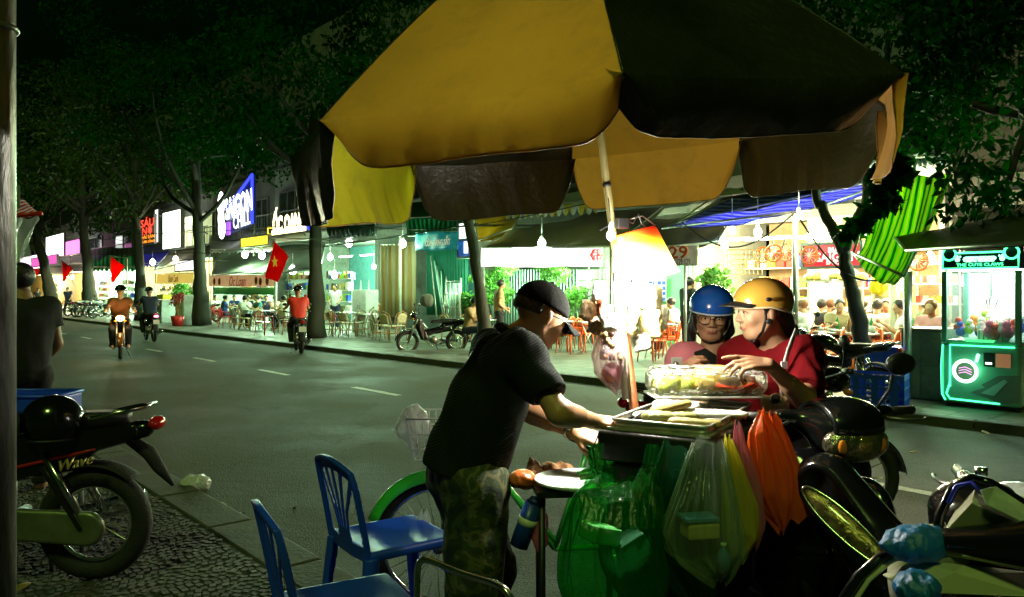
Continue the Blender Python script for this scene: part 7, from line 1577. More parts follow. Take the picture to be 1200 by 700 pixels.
text('lettering', 'GIFT SHOP', .1, E_mint, cm, cml(0, fy - .006, 1.80), RD, fit=(.36, .07), bold=.02); text('lettering', 'THE CUTE CLAWS', .1, E_green, cm, cml(0, fy - .006, 1.735), RD, fit=(.5, .035))
for s in (-1, 1): G().ell((s * .24, fy - .004, 1.80), (.03, .008, .03), 12, 6).build('paw_print', E_mint, cm); 
for s in (-1, 1):
    for k in range(3): G().ell((s * .24 + (k - 1) * .03, fy - .004, 1.84 - .006 * abs(k - 1)), (.012, .006, .014), 8, 6).build('paw_toe', E_mint, cm)
G().torus((-h + .27, fy - .006, .45), .125, .02, (0, 1, 0), 28, 8).build('ring_light', E('ring_white_green', (.6, 1, .7), 3), cm, True)
G().cyl((-h + .27, fy + .004, .45), (-h + .27, fy - .003, .45), .115, n=28).build('ring_plate', M('brown_disc', (.12, .09, .07), .4), cm)
for k in range(3): G().tube([(-h + .2, fy - .006, .48 - .03 * k), (-h + .27, fy - .006, .5 - .03 * k), (-h + .34, fy - .006, .47 - .03 * k)], .004, 5).build('disc_stripe', E_pink, cm)
G().cyl((-h + .39, fy - .0, .57), (-h + .42, fy - .03, .66), .018).build('ring_tail', E_mint, cm)
G().box((.10, fy - .004, .6), (.11, .012, .16)).build('coin_slot', M_black, cm, bevel=.004); G().box((.10, fy - .011, .56), (.07, .004, .025)).build('slot_light', E_white2, cm)
G().box((.25, fy - .004, .6), (.15, .012, .16)).build('price_plate', M('orange_plate', (.6, .2, .08), .4, emit=.2, ecol=(1, .4, .2)), cm)
G().prism([(-.1, .2), (.06, .27), (.02, .3), (.2, .42), (.42, .44), (.42, .12), (.2, .1), (.1, .14)], .006, (0, fy - .004, 0)).build('decal', M('grey_decal', (.15, .17, .16), .4), cm)
G().prism([(.02, .2), (.26, .38), (.3, .36), (.16, .18)], .006, (0, fy - .010, 0)).build('decal', M('pale_decal', (.4, .5, .52), .4), cm)
G().box((.0, fy + .03, .82), (.3, .05, .03)).build('control_ledge', E('ledge_green', (.1, 1, .3), 1.0), cm)
M_toy = [Mpl('toy_' + n, c, .6) for n, c in (('lime', (.3, .6, .05)), ('blue', (.03, .08, .5)), ('red', (.6, .05, .03)), ('white', (.75, .75, .72)), ('pink', (.6, .08, .2)), ('orange', (.7, .25, .03)))]
r = np.random.default_rng(21)
for k in range(40):
    x, y = r.uniform(-h + .12, h - .12), r.uniform(fy + .1, -fy - .12); z = .86 + .16 * (y - fy) / Dm + r.uniform(0, .07); rr_ = r.uniform(.045, .075); m_ = M_toy[0] if x < -.12 and k % 2 else M_toy[[3, 3, 1, 2, 3, 4, 5][k % 7]]
    o = G().ell((x, y, z), (rr_, rr_, rr_ * 1.1), 12, 8).build('soft_toy', m_, cm, True); G().ell((x, y - rr_ * .3, z + rr_ * 1.3), rr_ * .65, 10, 7).build('toy_head', m_, o, True)
g = G(); g.box((.1, fy + .16, .88), (.3, .16, .14)); g.build('white_basket', M_wpaint, cm)
for k in range(6): G().box((-.03 + k * .05, fy + .078, .88), (.012, .006, .13)).build('basket_slat', M('basket_shadow', (.2, .2, .19), .5), cm)
G().cyl((0, 0, 1.66), (0, 0, 1.35), .012).build('claw_cable', M_chrome, cm)
for k in range(3): a = k * 2.1; G().tube([(0, 0, 1.36), (.07 * math.cos(a), .07 * math.sin(a), 1.3), (.04 * math.cos(a), .04 * math.sin(a), 1.2)], .009, 6).build('claw_arm', M_chrome, cm, True)
G().box((0, 0, 1.672), (W_ - .1, Dm - .1, .012)).build('ceiling_light', E('machine_ceiling', (.9, 1, .95), 5), cm)
lamp(cml(0, 0, 1.58), 24, (.85, 1, .9), .1, parent=cm)
lamp(cml(-.15, fy - .2, .45), 3, (.2, 1, .45), .12, parent=cm)
s1, s0 = s_at(1056, 10.6), s_at(1104, 10.6); c = ST((s0 + s1) / 2, 10.6 + .3, .1); cb_ = thing('steel_cabinet', 'grey green two door steel cabinet between the blue crate and the claw machine', 'cabinet', c, math.atan2(-D[1], -D[0])); w_ = abs(s1 - s0)
M_cab = M('cabinet_green_steel', (.13, .2, .15), .4, .4, var=.3, vscale=3, dirt=.5)
G().box((0, 0, .46), (w_, .6, .9)).build('carcass', M_cab, cb_, bevel=.01)
for i in (0, 1):
    for j in (0, 1): G().box((-w_ / 4 + i * w_ / 2, -.306, .24 + j * .44), (w_ / 2 - .02, .012, .42)).build('door', M_cab, cb_, bevel=.004)
G().box((0, 0, .925), (w_ + .03, .63, .02)).build('top', M_steel, cb_)
def crate(label, px, py, Y, w_, d_, hh, yaw, mat, name='plastic_crate', z0=None):
    c = a3(px, py, Y); c[2] = .1 if z0 is None else z0; t = thing(name, label, 'crate', c, yaw, 'blue plastic crates at the far kerb')
    for sx, sy, L_ in ((0, -1, w_), (0, 1, w_), (-1, 0, d_), (1, 0, d_)):
        g = G(); fx = sy != 0; n_ = 9
        for k in range(n_ + 1):
            q = -L_ / 2 + L_ * k / n_; p_ = (q, sy * d_ / 2, 0) if fx else (sx * w_ / 2, q, 0)
            g.box((p_[0], p_[1], hh / 2), (.014 if fx else .01, .01 if fx else .014, hh))
        for z in (0.02, hh * .33, hh * .62, hh - .03): g.box((0 if fx else sx * w_ / 2, sy * d_ / 2 if fx else 0, z), (L_ if fx else .012, .012 if fx else L_, .03 if z < hh - .05 else .06))
        for k in range(n_): 
            if k % 3 == 1: q = -L_ / 2 + L_ * (k + .5) / n_; g.box((q if fx else sx * w_ / 2, sy * d_ / 2 if fx else q, hh * .48), (L_ / n_ if fx else .008, .008 if fx else L_ / n_, hh * .9))
        g.build('side_panel', mat, t, kind='stuff')
    G().box((0, 0, .012), (w_, d_, .015)).build('floor', mat, t); return t
crate('large slatted blue crate on the far kerb right of the forked tree', 1029, 480, 9.35, .62, .42, .42, math.atan2(-D[1], -D[0]) + .25, P_bluecrate)
t = thing('blue_bin', 'solid blue plastic bin behind the slatted crate and the tree trunk', 'bin', fp(1043, 10.75), math.atan2(-D[1], -D[0]))
G().box((0, 0, .33), (.5, .4, .64), taper=1.08).build('bin', P_blue, t, bevel=.02); G().box((0, 0, .66), (.58, .47, .03)).build('rim', P_blue, t, bevel=.008)
cl = dict(white=cols('white', (.7, .7, .66)), blue=cols('blue', (.03, .08, .3)), navy=cols('navy', (.02, .03, .07)), black=cols('black', (.012, .012, .013)), red=cols('red', (.5, .02, .02)), tan=cols('tan', (.35, .25, .12)), olive=cols('olive', (.12, .13, .05)), orange=cols('orange', (.6, .2, .04)), grey=cols('grey', (.2, .2, .2)), teal=cols('teal', (.03, .15, .17)), pink=cols('pink', (.6, .25, .25)), green=cols('green', (.05, .3, .08)))
oc = plastic_armchair('orange_chair', 'o', P_orange, (0, 0, 0), 0, 'orange plastic armchairs of the restaurant'); first_oc = [True]
def ochair(px, t_, yaw, label):
    o = oc if first_oc[0] else copy_tree(oc); first_oc[0] = False; return place(o, fp(px, t_), yaw - math.pi / 2, label)
OC = [(667, 12.6, 2.4, 'orange armchair left of the quail egg bag, nearest the vendor\'s cap brim'), (682, 13.2, -.6, 'orange armchair just behind the quail egg bag'), (765, 12.4, 2.2, 'orange armchair with its oval back seen above the red scooter tail'), (782, 12.9, 2.8, 'second orange armchair right of the red scooter tail'), (793, 13.6, -1, 'orange armchair at the shoulder of the woman in pink'),
      (968, 12.2, 2.6, 'orange armchair left of the forked trunk, its back to the road'), (988, 11.9, 2.3, 'big orange armchair just behind the dark motorbike'), (1012, 12.6, 2.9, 'orange armchair seen through the gap right behind the trunk'), (1030, 11.9, 2.5, 'large rounded orange armchair above the blue bin'), (1044, 12.8, 2.2, 'orange armchair between the blue bin and the cabinet'), (1000, 13.4, 2.6, 'orange armchair in the second row behind the trunk'), (955, 13.6, 2.5, 'orange armchair in the second row left of the trunk'), (1078, 12.8, 2.4, 'orange armchair above the steel cabinet'), (1024, 14.2, -.6, 'orange armchair across the table behind the blue bin'), (938, 12.8, 2.4, 'orange armchair behind the red T-shirt shoulder')]
for q in OC: ochair(q[0], q[1], q[2], q[3])
tb = [None]
def ftable(px, t_, label, yaw=.3):
    if tb[0] is None: tb[0] = folding_table(label, fp(px, t_), yaw, 'steel tables on the far pavement'); return tb[0]
    o = copy_tree(tb[0]); return place(o, fp(px, t_), yaw, label)
M_cup = M('glass_cup', (.6, .65, .55), .15, var=.2); M_bowl = M('white_bowl', (.75, .75, .7), .3, var=.05)
TS = []
for k, (px, t_, lab) in enumerate(((676, 12.9, 'steel table between the orange chairs beside the quail egg bag'), (778, 13.2, 'steel table behind the red scooter tail'), (960, 13.0, 'steel table beside the slim grey post'), (1000, 12.7, 'steel table just behind the forked trunk'), (1036, 13.4, 'steel table above the blue bin'), (980, 14.6, 'steel table in the second row near the food shelf'), (1070, 13.8, 'steel table left of the claw machine'), (560, 12.0, 'low steel table with red cup beside the seated man'), (640, 14.2, 'steel table hidden by the vendor\'s cap'))):
    ftable(px, t_, lab, YD + .2 * (k % 3)); TS.append((px, t_))
CL = ['white bowl', 'brown beer bottle', 'glass cup']
cnt = 0
where = ['on the table beside the quail egg bag', 'on the table behind the red scooter tail', 'on the table beside the slim grey post', 'on the table behind the forked trunk', 'on the table above the blue bin', 'on the second row table near the shelf', 'on the table left of the claw machine', 'on the low table by the seated man', 'on the table behind the cap']
side = ['at the near left corner', 'near the middle', 'at the right end', 'at the far left', 'by the far edge', 'at the near right']
for k, (px, t_) in enumerate(TS):
    rr = np.random.default_rng(100 + k)
    for j in range(6):
        dx = (-.3, 0, .3, -.28, .02, .25)[j]; dy = (-.18, -.02, .02, .15, .2, -.17)[j]; q = fp(px, t_, .836) + (dx, dy, 0); kd = (j + k) % 3
        if kd == 0: o = G().lathe([(0, 0), (.045, 0), (.085, .05), (.09, .05), (.05, .006)], q, 14).build('bowl', M_bowl, None, True)
        elif kd == 1: o = G().lathe([(0, 0), (.033, 0), (.034, .15), (.013, .2), (.013, .24), (0, .24)], q, 10).build('bottle', M(('beer_green', 'beer_brown')[k % 2], ((.03, .2, .05), (.2, .08, .02))[k % 2], .15, var=.1), None, True)
        else: o = G().lathe([(0, 0), (.035, 0), (.042, .11), (.037, .11), (.032, .01)], q, 12).build('cup', M('red_cup', (.6, .05, .03), .4) if (k == 7) else M_cup, None, True)
        nm_ = ('white bowl', 'green beer bottle' if k % 2 == 0 else 'brown beer bottle', 'red cup' if k == 7 else 'clear glass cup')[kd]
        _props(o, f'{nm_} {side[j]} {where[k]}', nm_.split()[-1], 'tableware on the far tables')
PPL = [('sit', 1, 947, 13.4, 2.3, 'white', 'brown', 'diner with reddish hair and white shirt behind the golden helmet'), ('sit', 2, 960, 13.9, .6, 'black', None, 'diner in black top right of the white shirted diner'), ('sit', 3, 972, 14.2, .2, 'white', 'brown', 'diner with brown hair bowed beside the woman in the light blouse'), ('sit', 4, 983, 13.4, -1.9, 'tan', None, 'woman diner in a light tan blouse facing the road left of the trunk'),
       ('sit', 1, 1026, 13.6, .9, 'white', None, 'diner in white shirt seen from behind right of the trunk'), ('sit', 2, 1040, 14.6, -2.2, 'red', None, 'diner in red behind the white shirted diner'), ('stand', 5, 1041, 15.0, -2.0, 'olive', None, 'waiter in olive shirt standing at the back of the restaurant'), ('sit', 3, 1058, 13.2, 2.9, 'white', None, 'diner in white leaning at the beige post'), ('sit', 4, 1096, 13.2, -2.4, 'pink', 'brown', 'diner in a pale pink top just left of the claw machine'),
       ('sit', 1, 998, 15.0, -1.2, 'black', None, 'diner in black at the food shelf'), ('sit', 2, 940, 14.8, -.4, 'navy', None, 'diner in navy near the slim grey post'), ('sit', 3, 1012, 14.4, 2.0, 'black', None, 'diner with dark shirt directly behind the trunk'), ('sit', 4, 1074, 14.4, -.8, 'green', None, 'diner in green behind the steel post'), ('sit', 2, 925, 13.6, 1.0, 'white', None, 'diner in white partly behind the golden helmet brim'),
       ('stand', 6, 806, 12.6, .4, 'black', None, 'waiter in black standing left of the blue helmet'), ('sit', 1, 792, 14.2, 2.6, 'white', None, 'diner in white beside the waiter in black'), ('sit', 3, 692, 13.6, .1, 'white', None, 'diner in white between the cap brim and the snack pouches'),
       ('stand', 7, 585, 12.4, .2, 'tan', None, 'man in a patterned beige shirt standing behind the vendor\'s shoulder'), ('sit', 4, 549, 11.7, -.5, 'tan', None, 'man in a brown shirt sitting low by the parked silver motorbike'), ('sit', 5, 660, 13.4, 2.6, 'black', None, 'diner in black right of the cap'),
       ('sit', 1, 287, 12.0, 2.0, 'white', None, 'man in a white shirt leaning over the cafe table right of the thick trunk'), ('sit', 2, 303, 12.3, -2.4, 'teal', None, 'man in dark teal sitting right of the white shirted man'), ('sit', 3, 263, 12.2, .6, 'blue', None, 'person in blue shirt sitting right beside the thick trunk'), ('sit', 4, 276, 14.0, -1.5, 'blue', None, 'person in blue at the back of the cafe'), ('sit', 5, 293, 14.4, -1.8, 'black', None, 'person in black deep inside the cafe'), ('sit', 1, 312, 14.2, -1.2, 'navy', None, 'person in navy in the back row of the cafe'), ('sit', 2, 334, 12.4, 2.8, 'white', None, 'person in white left of the red rider'), ('sit', 3, 322, 13.6, -.8, 'pink', None, 'person with pale top under the green cafe band'), ('sit', 4, 344, 13.2, -1.4, 'grey', None, 'person in grey behind the red rider\'s head'), ('sit', 5, 252, 13.8, -1, 'white', None, 'person in white close behind the thick trunk'),
       ('stand', 6, 393, 14.0, -1.6, 'white', None, 'person in white standing behind the left white pillar'), ('sit', 1, 441, 14.2, -1.4, 'orange', None, 'person in orange at the white cabinet'), ('stand', 5, 210, 13.6, -2.0, 'pink', None, 'person in pink standing behind the red potted plant'),
       ('stand', 7, 44, 10.6, -.5, 'black', None, 'distant person in black at the far left shops'), ('sit', 2, 53, 11.8, 0, 'blue', None, 'distant person in blue left of the leaning tree'), ('stand', 5, 100, 12.4, -1, 'olive', None, 'distant person standing under the small flag')]
for k, (kd, sd_, px, t_, yw, c_, hr, lab) in enumerate(PPL):
    figure(kd, sd_, fp(px, t_), yw, lab, cl[c_], cl['black' if k % 2 else 'navy'], hair=M('brown_hair', (.16, .06, .02), .5, bump=.5, bscale=100) if hr else None, group='people at the street cafes')
figure('walk', 8, fp(80, 10.3), STREET_YAW + 2.6, 'man in dark clothes walking along the far pavement past parked motorbikes', cl['navy'], cl['black'], h=.03)
for k, (kd, sd_, px, t_, yw, c_, hr, lab) in enumerate(PPL):
    if kd != 'sit': continue
    if px > 600:
        o = copy_tree(oc); q = fp(px, t_); place(o, q, yw - math.pi / 2, 'orange armchair under the ' + ' '.join(lab.split()[:12]))
rcq = plastic_armchair('red_chair', 'red plastic armchair standing alone at the kerb in front of the cafe', P_red, fp(310, 10.4), YN + .4, 'red plastic armchairs of the cafe')
for px, t_, yw, lab in ((265, 11.6, YN, 'red armchair right beside the thick trunk'), (342, 11.2, YN + 2, 'red armchair just left of the red rider'), (358, 10.9, YN + .3, 'red armchair half hidden behind the red rider'), (396, 12.3, YN, 'red armchair between the rattan chairs at the left pillar'), (330, 12.9, YN + 3, 'red armchair under the star flag'), (256, 12.9, 1, 'red armchair deeper in the cafe behind the trunk')):
    place(copy_tree(rcq), fp(px, t_), yw - math.pi / 2, lab)
rt = [None]
for px, t_, yw, lab in ((383, 11.7, YD + 2.6, 'rattan chair just right of the dark trunk behind the red rider'), (395, 12.1, YN - .5, 'rattan chair left of the first white pillar'), (407, 12.0, YN + .4, 'rattan chair in front of the left white pillar'), (418, 12.3, YD + .2, 'rattan chair right of the second white pillar'), (446, 12.0, YN - .3, 'rattan chair left of the teal post pair'), (456, 11.8, YN + .3, 'rattan chair in front of the teal post'), (466, 12.2, YD, 'rattan chair right of the teal post behind the parked motorbike'), (428, 12.8, YN + 3, 'rattan chair across the table from the pillar'), (528, 12.3, YN, 'rattan chair behind the silver motorbike seat'), (541, 12.6, YD, 'rattan chair left of the seated brown shirted man'), (278, 11.5, YN, 'rattan chair between trunk and white shirted man'), (286, 11.4, YN - .3, 'rattan chair under the man in white'), (300, 11.7, YD, 'rattan chair behind the lone red chair'), (335, 12.0, YN + .5, 'rattan chair right of the red chairs')):
    if rt[0] is None: rt[0] = bistro_chair(lab, fp(px, t_), yw, 'rattan bistro chairs of the cafe')
    else: place(copy_tree(rt[0]), fp(px, t_), yw - math.pi / 2, lab)
for k, (px, t_, lab) in enumerate(((294, 12.0, 'steel cafe table between the two men near the red chair'), (322, 12.2, 'steel cafe table under the star flag'), (405, 12.9, 'steel table between the white pillars'), (433, 12.4, 'steel table behind the rattan chairs'), (270, 13.4, 'steel cafe table behind the thick trunk'))): ftable(px, t_, lab, YD)
t = thing('yellow_tray', 'long yellow tray lying on the cafe table left of the red rider', 'tray', fp(328, 12.2, .85)); G().box(fp(326, 12.2, .86), (.7, .35, .03), RS).build('tray', Mpl('yellow', (.8, .6, .03)), t, False, True, bevel=.01)
q = fp(208, 10.6); t = thing('potted_plant', 'pink flowering plant in a red pot at the far kerb left of the thick trunk', 'potted plant', q)
G().lathe([(0, 0), (.2, 0), (.27, .42), (.25, .42), (.22, .35), (0, .35)], q, 18).build('pot', P_red, t, True, True)
for k in range(5): a = k * 1.3; G().tube([q + (0, 0, .35), q + (.06 * math.cos(a), .06 * math.sin(a), .8), q + (.16 * math.cos(a), .16 * math.sin(a), 1.25)], .02, 6).build('branch', M_rattan, t, True, True)
o = link('blossom', leaves([(q[0] + dx, q[1], q[2] + z, r_) for dx, z, r_ in ((0, 1.15, .25), (-.15, .95, .2), (.12, 1.3, .2))], 260, .1, .07, .2, 51), C('pink_petal', (.6, .06, .12), .3), t, False, True); o['kind'] = 'stuff'
def cabinet(label, px, t_, w_, hh, d_, mat, name='food_stall', cat='stall'):
    c = fp(px, t_); th = thing(name, label, cat, c, math.atan2(-D[1], -D[0])); G().box((0, 0, hh / 2), (w_, d_, hh)).build('carcass', mat, th, bevel=.01)
    for s in (-1, 1): G().box((s * w_ / 4, -d_ / 2 - .008, hh / 2), (w_ / 2 - .04, .014, hh - .1)).build('door', mat, th, bevel=.004); G().box((s * .06, -d_ / 2 - .025, hh * .6), (.02, .02, .14)).build('handle', M_chrome, th)
    return th
st_ = cabinet('stainless steel stall cabinet with yellow box on top left of the potted plant', 193, 11.4, 1.1, 1.05, .6, M('stainless', (.45, .48, .46), .3, .8, var=.15)); G().box((-.1, 0, 1.2), (.9, .4, .22)).build('top_box', Mpl('box_yellow', (.8, .62, .02)), st_, bevel=.02)
cabinet('white glass fronted drink cabinet between the thick trunk and the potted plant', 219, 11.3, .7, 1.3, .5, M_wpaint, 'drink_cabinet', 'cabinet')
wc = cabinet('tall white cabinet with round ornaments inside the lit shop between the pillars', 428, 13.9, .95, 1.5, .5, M_wpaint, 'white_cabinet', 'cabinet')
for x in (-.3, .25): G().cyl((x, 0, 1.5), (x, 0, 1.85), .04, .01).build('candle', M_plas, wc)
c = fp(978, 14.4); sh = thing('food_shelf', 'steel shelf with heaped yellow food behind the diners', 'shelf', c, math.atan2(-D[1], -D[0]))
for z in (.6, 1.1, 1.62): G().box((0, 0, z), (1.3, .45, .03)).build('shelf_board', M_steel, sh)
for x in (-.63, .63):
    for y in (-.2, .2): G().cyl((x, y, 0), (x, y, 1.64), .018).build('upright', M_steel, sh)
for k in range(7): G().ell((-.5 + k * .17, 0, 1.70 + .02 * (k % 2)), (.12, .12, .07 + .03 * (k % 3)), 10, 7).build('food_pile', (M_lime, M_pale, M_boxw)[k % 3], sh, True)
c = fp(1090, 14.0); sh2 = thing('bottle_shelf', 'open wall shelf with small goods left of the claw machine', 'shelf', c, math.atan2(-D[1], -D[0]))
for z in (1.2, 1.55, 1.9, 2.25):
    G().box((-.1, .2, z), (1.0, .25, .025)).build('shelf_board', M_wpaint, sh2)
    for k in range(8): G().box((-.5 + k * .12, .2, z + .08), (.07, .08, .13)).build('goods', (M_boxy, M_toy[0], M_toy[2], M_boxw)[(k + int(z * 10)) % 4], sh2)
for x in (-.6, .4): G().bar((x, .2, 0), (x, .2, 2.3), .03).build('upright', M_wpaint, sh2)
for px, lab in ((962, 'cream painted column behind the beer sign'), (973, 'second cream column behind the food shelf'), (1058, 'cream column behind the lime tarp')):
    s_ = s_at(px, 16.8); th = thing('cream_column', lab, 'column', ST(s_, 16.8, .1)); g = G(); sbox(g, s_ - .22, s_ + .22, 16.6, 16.95, .1, 3.29); g.build('shaft', W_cream, th, world=True, bevel=.01); g = G(); sbox(g, s_ - .27, s_ + .27, 16.55, 17.0, .1, .3); g.build('plinth', W_cream, th, world=True)
s1_, s0_ = s_at(755, 17.0), s_at(781, 17.0); th = thing('wall_poster', 'blue and white notice poster on the mint green wall', 'poster', ST((s0_ + s1_) / 2, 17.0, 1.3)); g = G(); sbox(g, s0_, s1_, 16.99, 17.02, z_at(768, 353, 17), z_at(768, 326, 17)); g.build('sheet', M_boxw, th, world=True)
for r_ in range(4):
    for c_ in range(5):
        g = G(); a_ = s0_ + (s1_ - s0_) * (c_ + .12) / 5; b_ = s0_ + (s1_ - s0_) * (c_ + .88) / 5; zz = z_at(768, 328 + r_ * 6.2, 17); g.box(ST((a_ + b_) / 2, 16.985, zz - .09), (abs(b_ - a_), .006, .1), RS); g.build('notice', M('print_blue', (.06, .08, .4), .5, var=.3, vscale=20), th, world=True)
def fan(label, px, py, t_, R_=.15):
    c = att(px, py, t_); th = thing('wall_fan', label, 'fan', c, math.atan2(-D[1], -D[0]), 'orange fans under the restaurant roof'); F_ = [P_orange]
    G().torus((0, -.1, 0), R_, .018, (0, 1, 0), 24, 6).build('guard_ring', P_orange, th, True); G().cyl((0, -.02, 0), (0, .14, 0), .06).build('motor', P_orange, th, True)
    for k in range(3):
        a = 2 * math.pi * k / 3 + .4; G().ell((R_ * .5 * math.cos(a), -.09, R_ * .5 * math.sin(a)), (R_ * .45, .008, R_ * .24), 12, 6, roty(-a)).build('blade', P_orange, th, True)
    for k in range(12): a = k * math.pi / 6; G().cyl((0, -.13, 0), (R_ * math.cos(a), -.1, R_ * math.sin(a)), .003, n=4).build('guard_wire', M_wpaint, th)
    G().cyl((0, .14, 0), (0, .3, .3), .012).build('bracket', M_black, th); return th
for px, py, t_, lab in ((910, 297, 12.4, 'orange fan left of the slim grey post'), (925, 296, 12.8, 'orange fan directly behind the slim grey post'), (952, 300, 12.6, 'large orange fan at the left end of the beer sign'), (1079, 306, 12.8, 'orange fan beside the lower end of the lime tarp'), (897, 299, 13.6, 'small orange fan farther back above the golden helmet')): fan(lab, px, py, t_)
crumple('yellow_bag', 'crumpled bright yellow bag hanging behind the forked tree', 'bag', fp(1029, 13.6, 1.62), (.16, .12, .17), C('yellow_plastic', (.75, .65, .03), .3), .04, 16, .02, 12)
th = thing('mesh_shelf', 'brown wire mesh rack hanging above the blue helmet', 'rack', att(872, 318, 13.4))
for k in range(10): x = 848 + k * 5; G().cyl(att(x, 293, 13.4), att(x, 322, 13.4), .008, n=4).build('wire', M_rattan, th, False, True)
for k in range(6): y = 293 + k * 5.8; G().cyl(att(848, y, 13.4), att(893, y, 13.4), .008, n=4).build('wire', M_rattan, th, False, True)
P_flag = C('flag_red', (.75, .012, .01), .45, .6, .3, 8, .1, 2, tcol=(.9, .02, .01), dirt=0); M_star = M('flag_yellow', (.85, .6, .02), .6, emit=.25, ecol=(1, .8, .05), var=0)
def flag(label, pts, t_, pole, star, seed):
    c = [att(x, y, t_) for x, y in pts]; q0, q1 = att(*pole[0], t_), att(*pole[1], t_); base_ = min((q0, q1), key=lambda q: q[2])
    th = thing('flag', label, 'flag', base_, 0, 'red flags along the street'); g, _ = quadsheet(c, 20, 14, 0, .035, seed); g.build('cloth', P_flag, th, True, True, solid=.004)
    G().cyl(q0, q1, .018, n=6).build('flagpole', M_steel, th, True, True)
    if star:
        cx, cy, R_ = star; m_ = att(cx, cy, t_ - .12); u = unit(att(cx + 5, cy - .5, t_ - .1) - m_); v = unit(np.array([0, 0, 1]) - .15 * u); P_ = []
        for k in range(10): a = math.pi / 2 + k * math.pi / 5; rr = R_ * (1 if k % 2 == 0 else .42); P_.append(m_ + u * rr * math.cos(a) + v * rr * math.sin(a))
        nrm = np.array([N[0], N[1], 0]) * .012; Vv = [p - nrm for p in P_] + [p + nrm for p in P_] + [m_ - nrm * 1.5]
        G().add(Vv, [(k, (k + 1) % 10, 20) for k in range(10)] + [(k, k + 10, (k + 1) % 10 + 10, (k + 1) % 10) for k in range(10)]).build('star', M_star, th, False, True)
flag('large red flag with yellow star hanging on a slanting pole in front of the cafe', ((320, 281), (340, 302), (324, 330), (312, 326)), 10.9, ((318, 279), (384, 281)), (322, 307, .2), 61)
flag('red flag hanging right of the distant parked motorbikes', ((130, 301), (146, 312), (133, 331), (130, 331)), 11.0, ((129, 300), (150, 303)), None, 62)
flag('smaller red flag above the walking man', ((73, 306), (85, 314), (75, 330), (73, 329)), 10.8, ((88, 335), (72, 305)), None, 63)
flag('dim red flag at the far left behind the pole', ((35, 313), (46, 317), (40, 329), (35, 328)), 10.6, ((33, 312), (34, 345)), None, 64)
post('thin white flag post beside the second flag', 149, 302, 372, 11.0, .03, M_wpaint)
mb_far = motorbike('black and silver motorbike parked facing left at the far kerb beside the teal post', (*ground(507, 414, .0)[:2], 0), math.pi + .35, PT_black, PT_black, kind='moto')
q = fp(975, 9.9, .0); motorbike('dark naked motorbike parked behind the golden helmet woman facing left', (q[0], q[1], 0), 2.2, PT_black, PT_black, kind='naked')
q = a3(775, 470, 4.9); motorbike('red and black motorbike whose tail shows left of the woman in pink', (q[0] + .68, q[1] + .1, 0), 0.05, PT_red, PT_black)
pk = motorbike('first parked motorbike in the distant row beside the walking man', (*fp(92, 10.6)[:2], .1), YN + .3, PT_black, PT_white, kind='naked', group='distant parked motorbikes')
for k, (px, t_, yw, lab) in enumerate(((99, 10.5, .5, 'second parked motorbike in the distant row'), (106, 10.7, .2, 'third parked motorbike, right in front of the distant trunk'), (114, 10.9, .4, 'parked motorbike right of the distant trunk'), (122, 10.8, .3, 'rightmost parked motorbike of the distant row'), (222, 12.6, 2.0, 'motorbike parked behind the white drink cabinet'), (240, 13.0, 2.2, 'motorbike parked in the cafe shadow behind the thick trunk'))):
    place(copy_tree(pk), (*fp(px, t_)[:2], .1), YN + yw, lab)
M_hl = M('lit_headlight', (1, .95, .7), .2, emit=30, ecol=(1, .8, .35), var=0); M_tl = M('lit_tail_light', (1, .1, .15), .2, emit=9, ecol=(1, .12, .2), var=0)
g1 = ground(141, 419); m1 = motorbike('motorbike with glowing yellow headlight riding toward the camera on the road', (g1[0], g1[1], 0), STREET_YAW + math.pi - .25, PT_black, paint('brown_orange', (.3, .09, .02)), lit=M_hl)
lamp((g1[0] + .75 * math.cos(STREET_YAW + math.pi - .25), g1[1] + .75 * math.sin(STREET_YAW + math.pi - .25), .95), 14, (1, .7, .3), .06, parent=m1)
figure('ride', 9, (g1[0], g1[1], .02), STREET_YAW + math.pi - .25, 'rider in orange brown jacket on the motorbike with the glowing headlight', cols('brown_jacket', (.22, .07, .015)), cl['black'], helmet=PT_black)
g1 = ground(176, 400); m2 = motorbike('motorbike with red tail light riding away just behind the headlight motorbike', (g1[0], g1[1], 0), STREET_YAW - .1, PT_black, PT_black, tail=M_tl)
figure('ride', 9, (g1[0], g1[1], .02), STREET_YAW - .1, 'rider in dark jacket on the motorbike with the red tail light', cl['navy'], cl['black'], helmet=PT_black)
g1 = ground(350, 413); m3 = motorbike('dark motorbike carrying the red jacketed rider along the far lane', (g1[0], g1[1], 0), STREET_YAW - .35, PT_black, PT_black)
figure('ride', 9, (g1[0], g1[1], .02), STREET_YAW - .35, 'rider in bright red jacket with orange back seen from behind', M('bright_red_jacket', (.75, .03, .015), .6, var=.1), cl['black'], helmet=PT_black)
figure('stand', 10, (*a3(27, 600, 5.6)[:2], .0), 2.4, 'person in dark jacket with pale collar standing at the left behind the metal pole', cl['black'], cl['black'], h=.018)
c = a3(38, 250, 7.0); th = thing('stall_awning', 'red and white striped stall awning with hanging clear plastic at the left', 'awning', (c[0], c[1], 0))
M_rws = Mstripe('red_white_stripe', (.6, .03, .02), (.75, .72, .66), 4.5, 0, tr=.3, emit=.12)
cq = [a3(0, 222, 7.4), a3(30, 236, 7.4), a3(49, 250, 6.8), a3(0, 255, 6.8)]; g, g2 = quadsheet(cq, 10, 6, .02, .01, 3, 5, .1)
g.build('striped_sheet', M_rws, th, True, True, solid=.005); G().cyl(cq[3], cq[2], .02).build('front_bar', P_red, th, True, True)
G().cyl((c[0] - .2, c[1] + .1, 0), (c[0] - .2, c[1] + .1, cq[0][2]), .02).build('pole', M_steel, th, True, True)
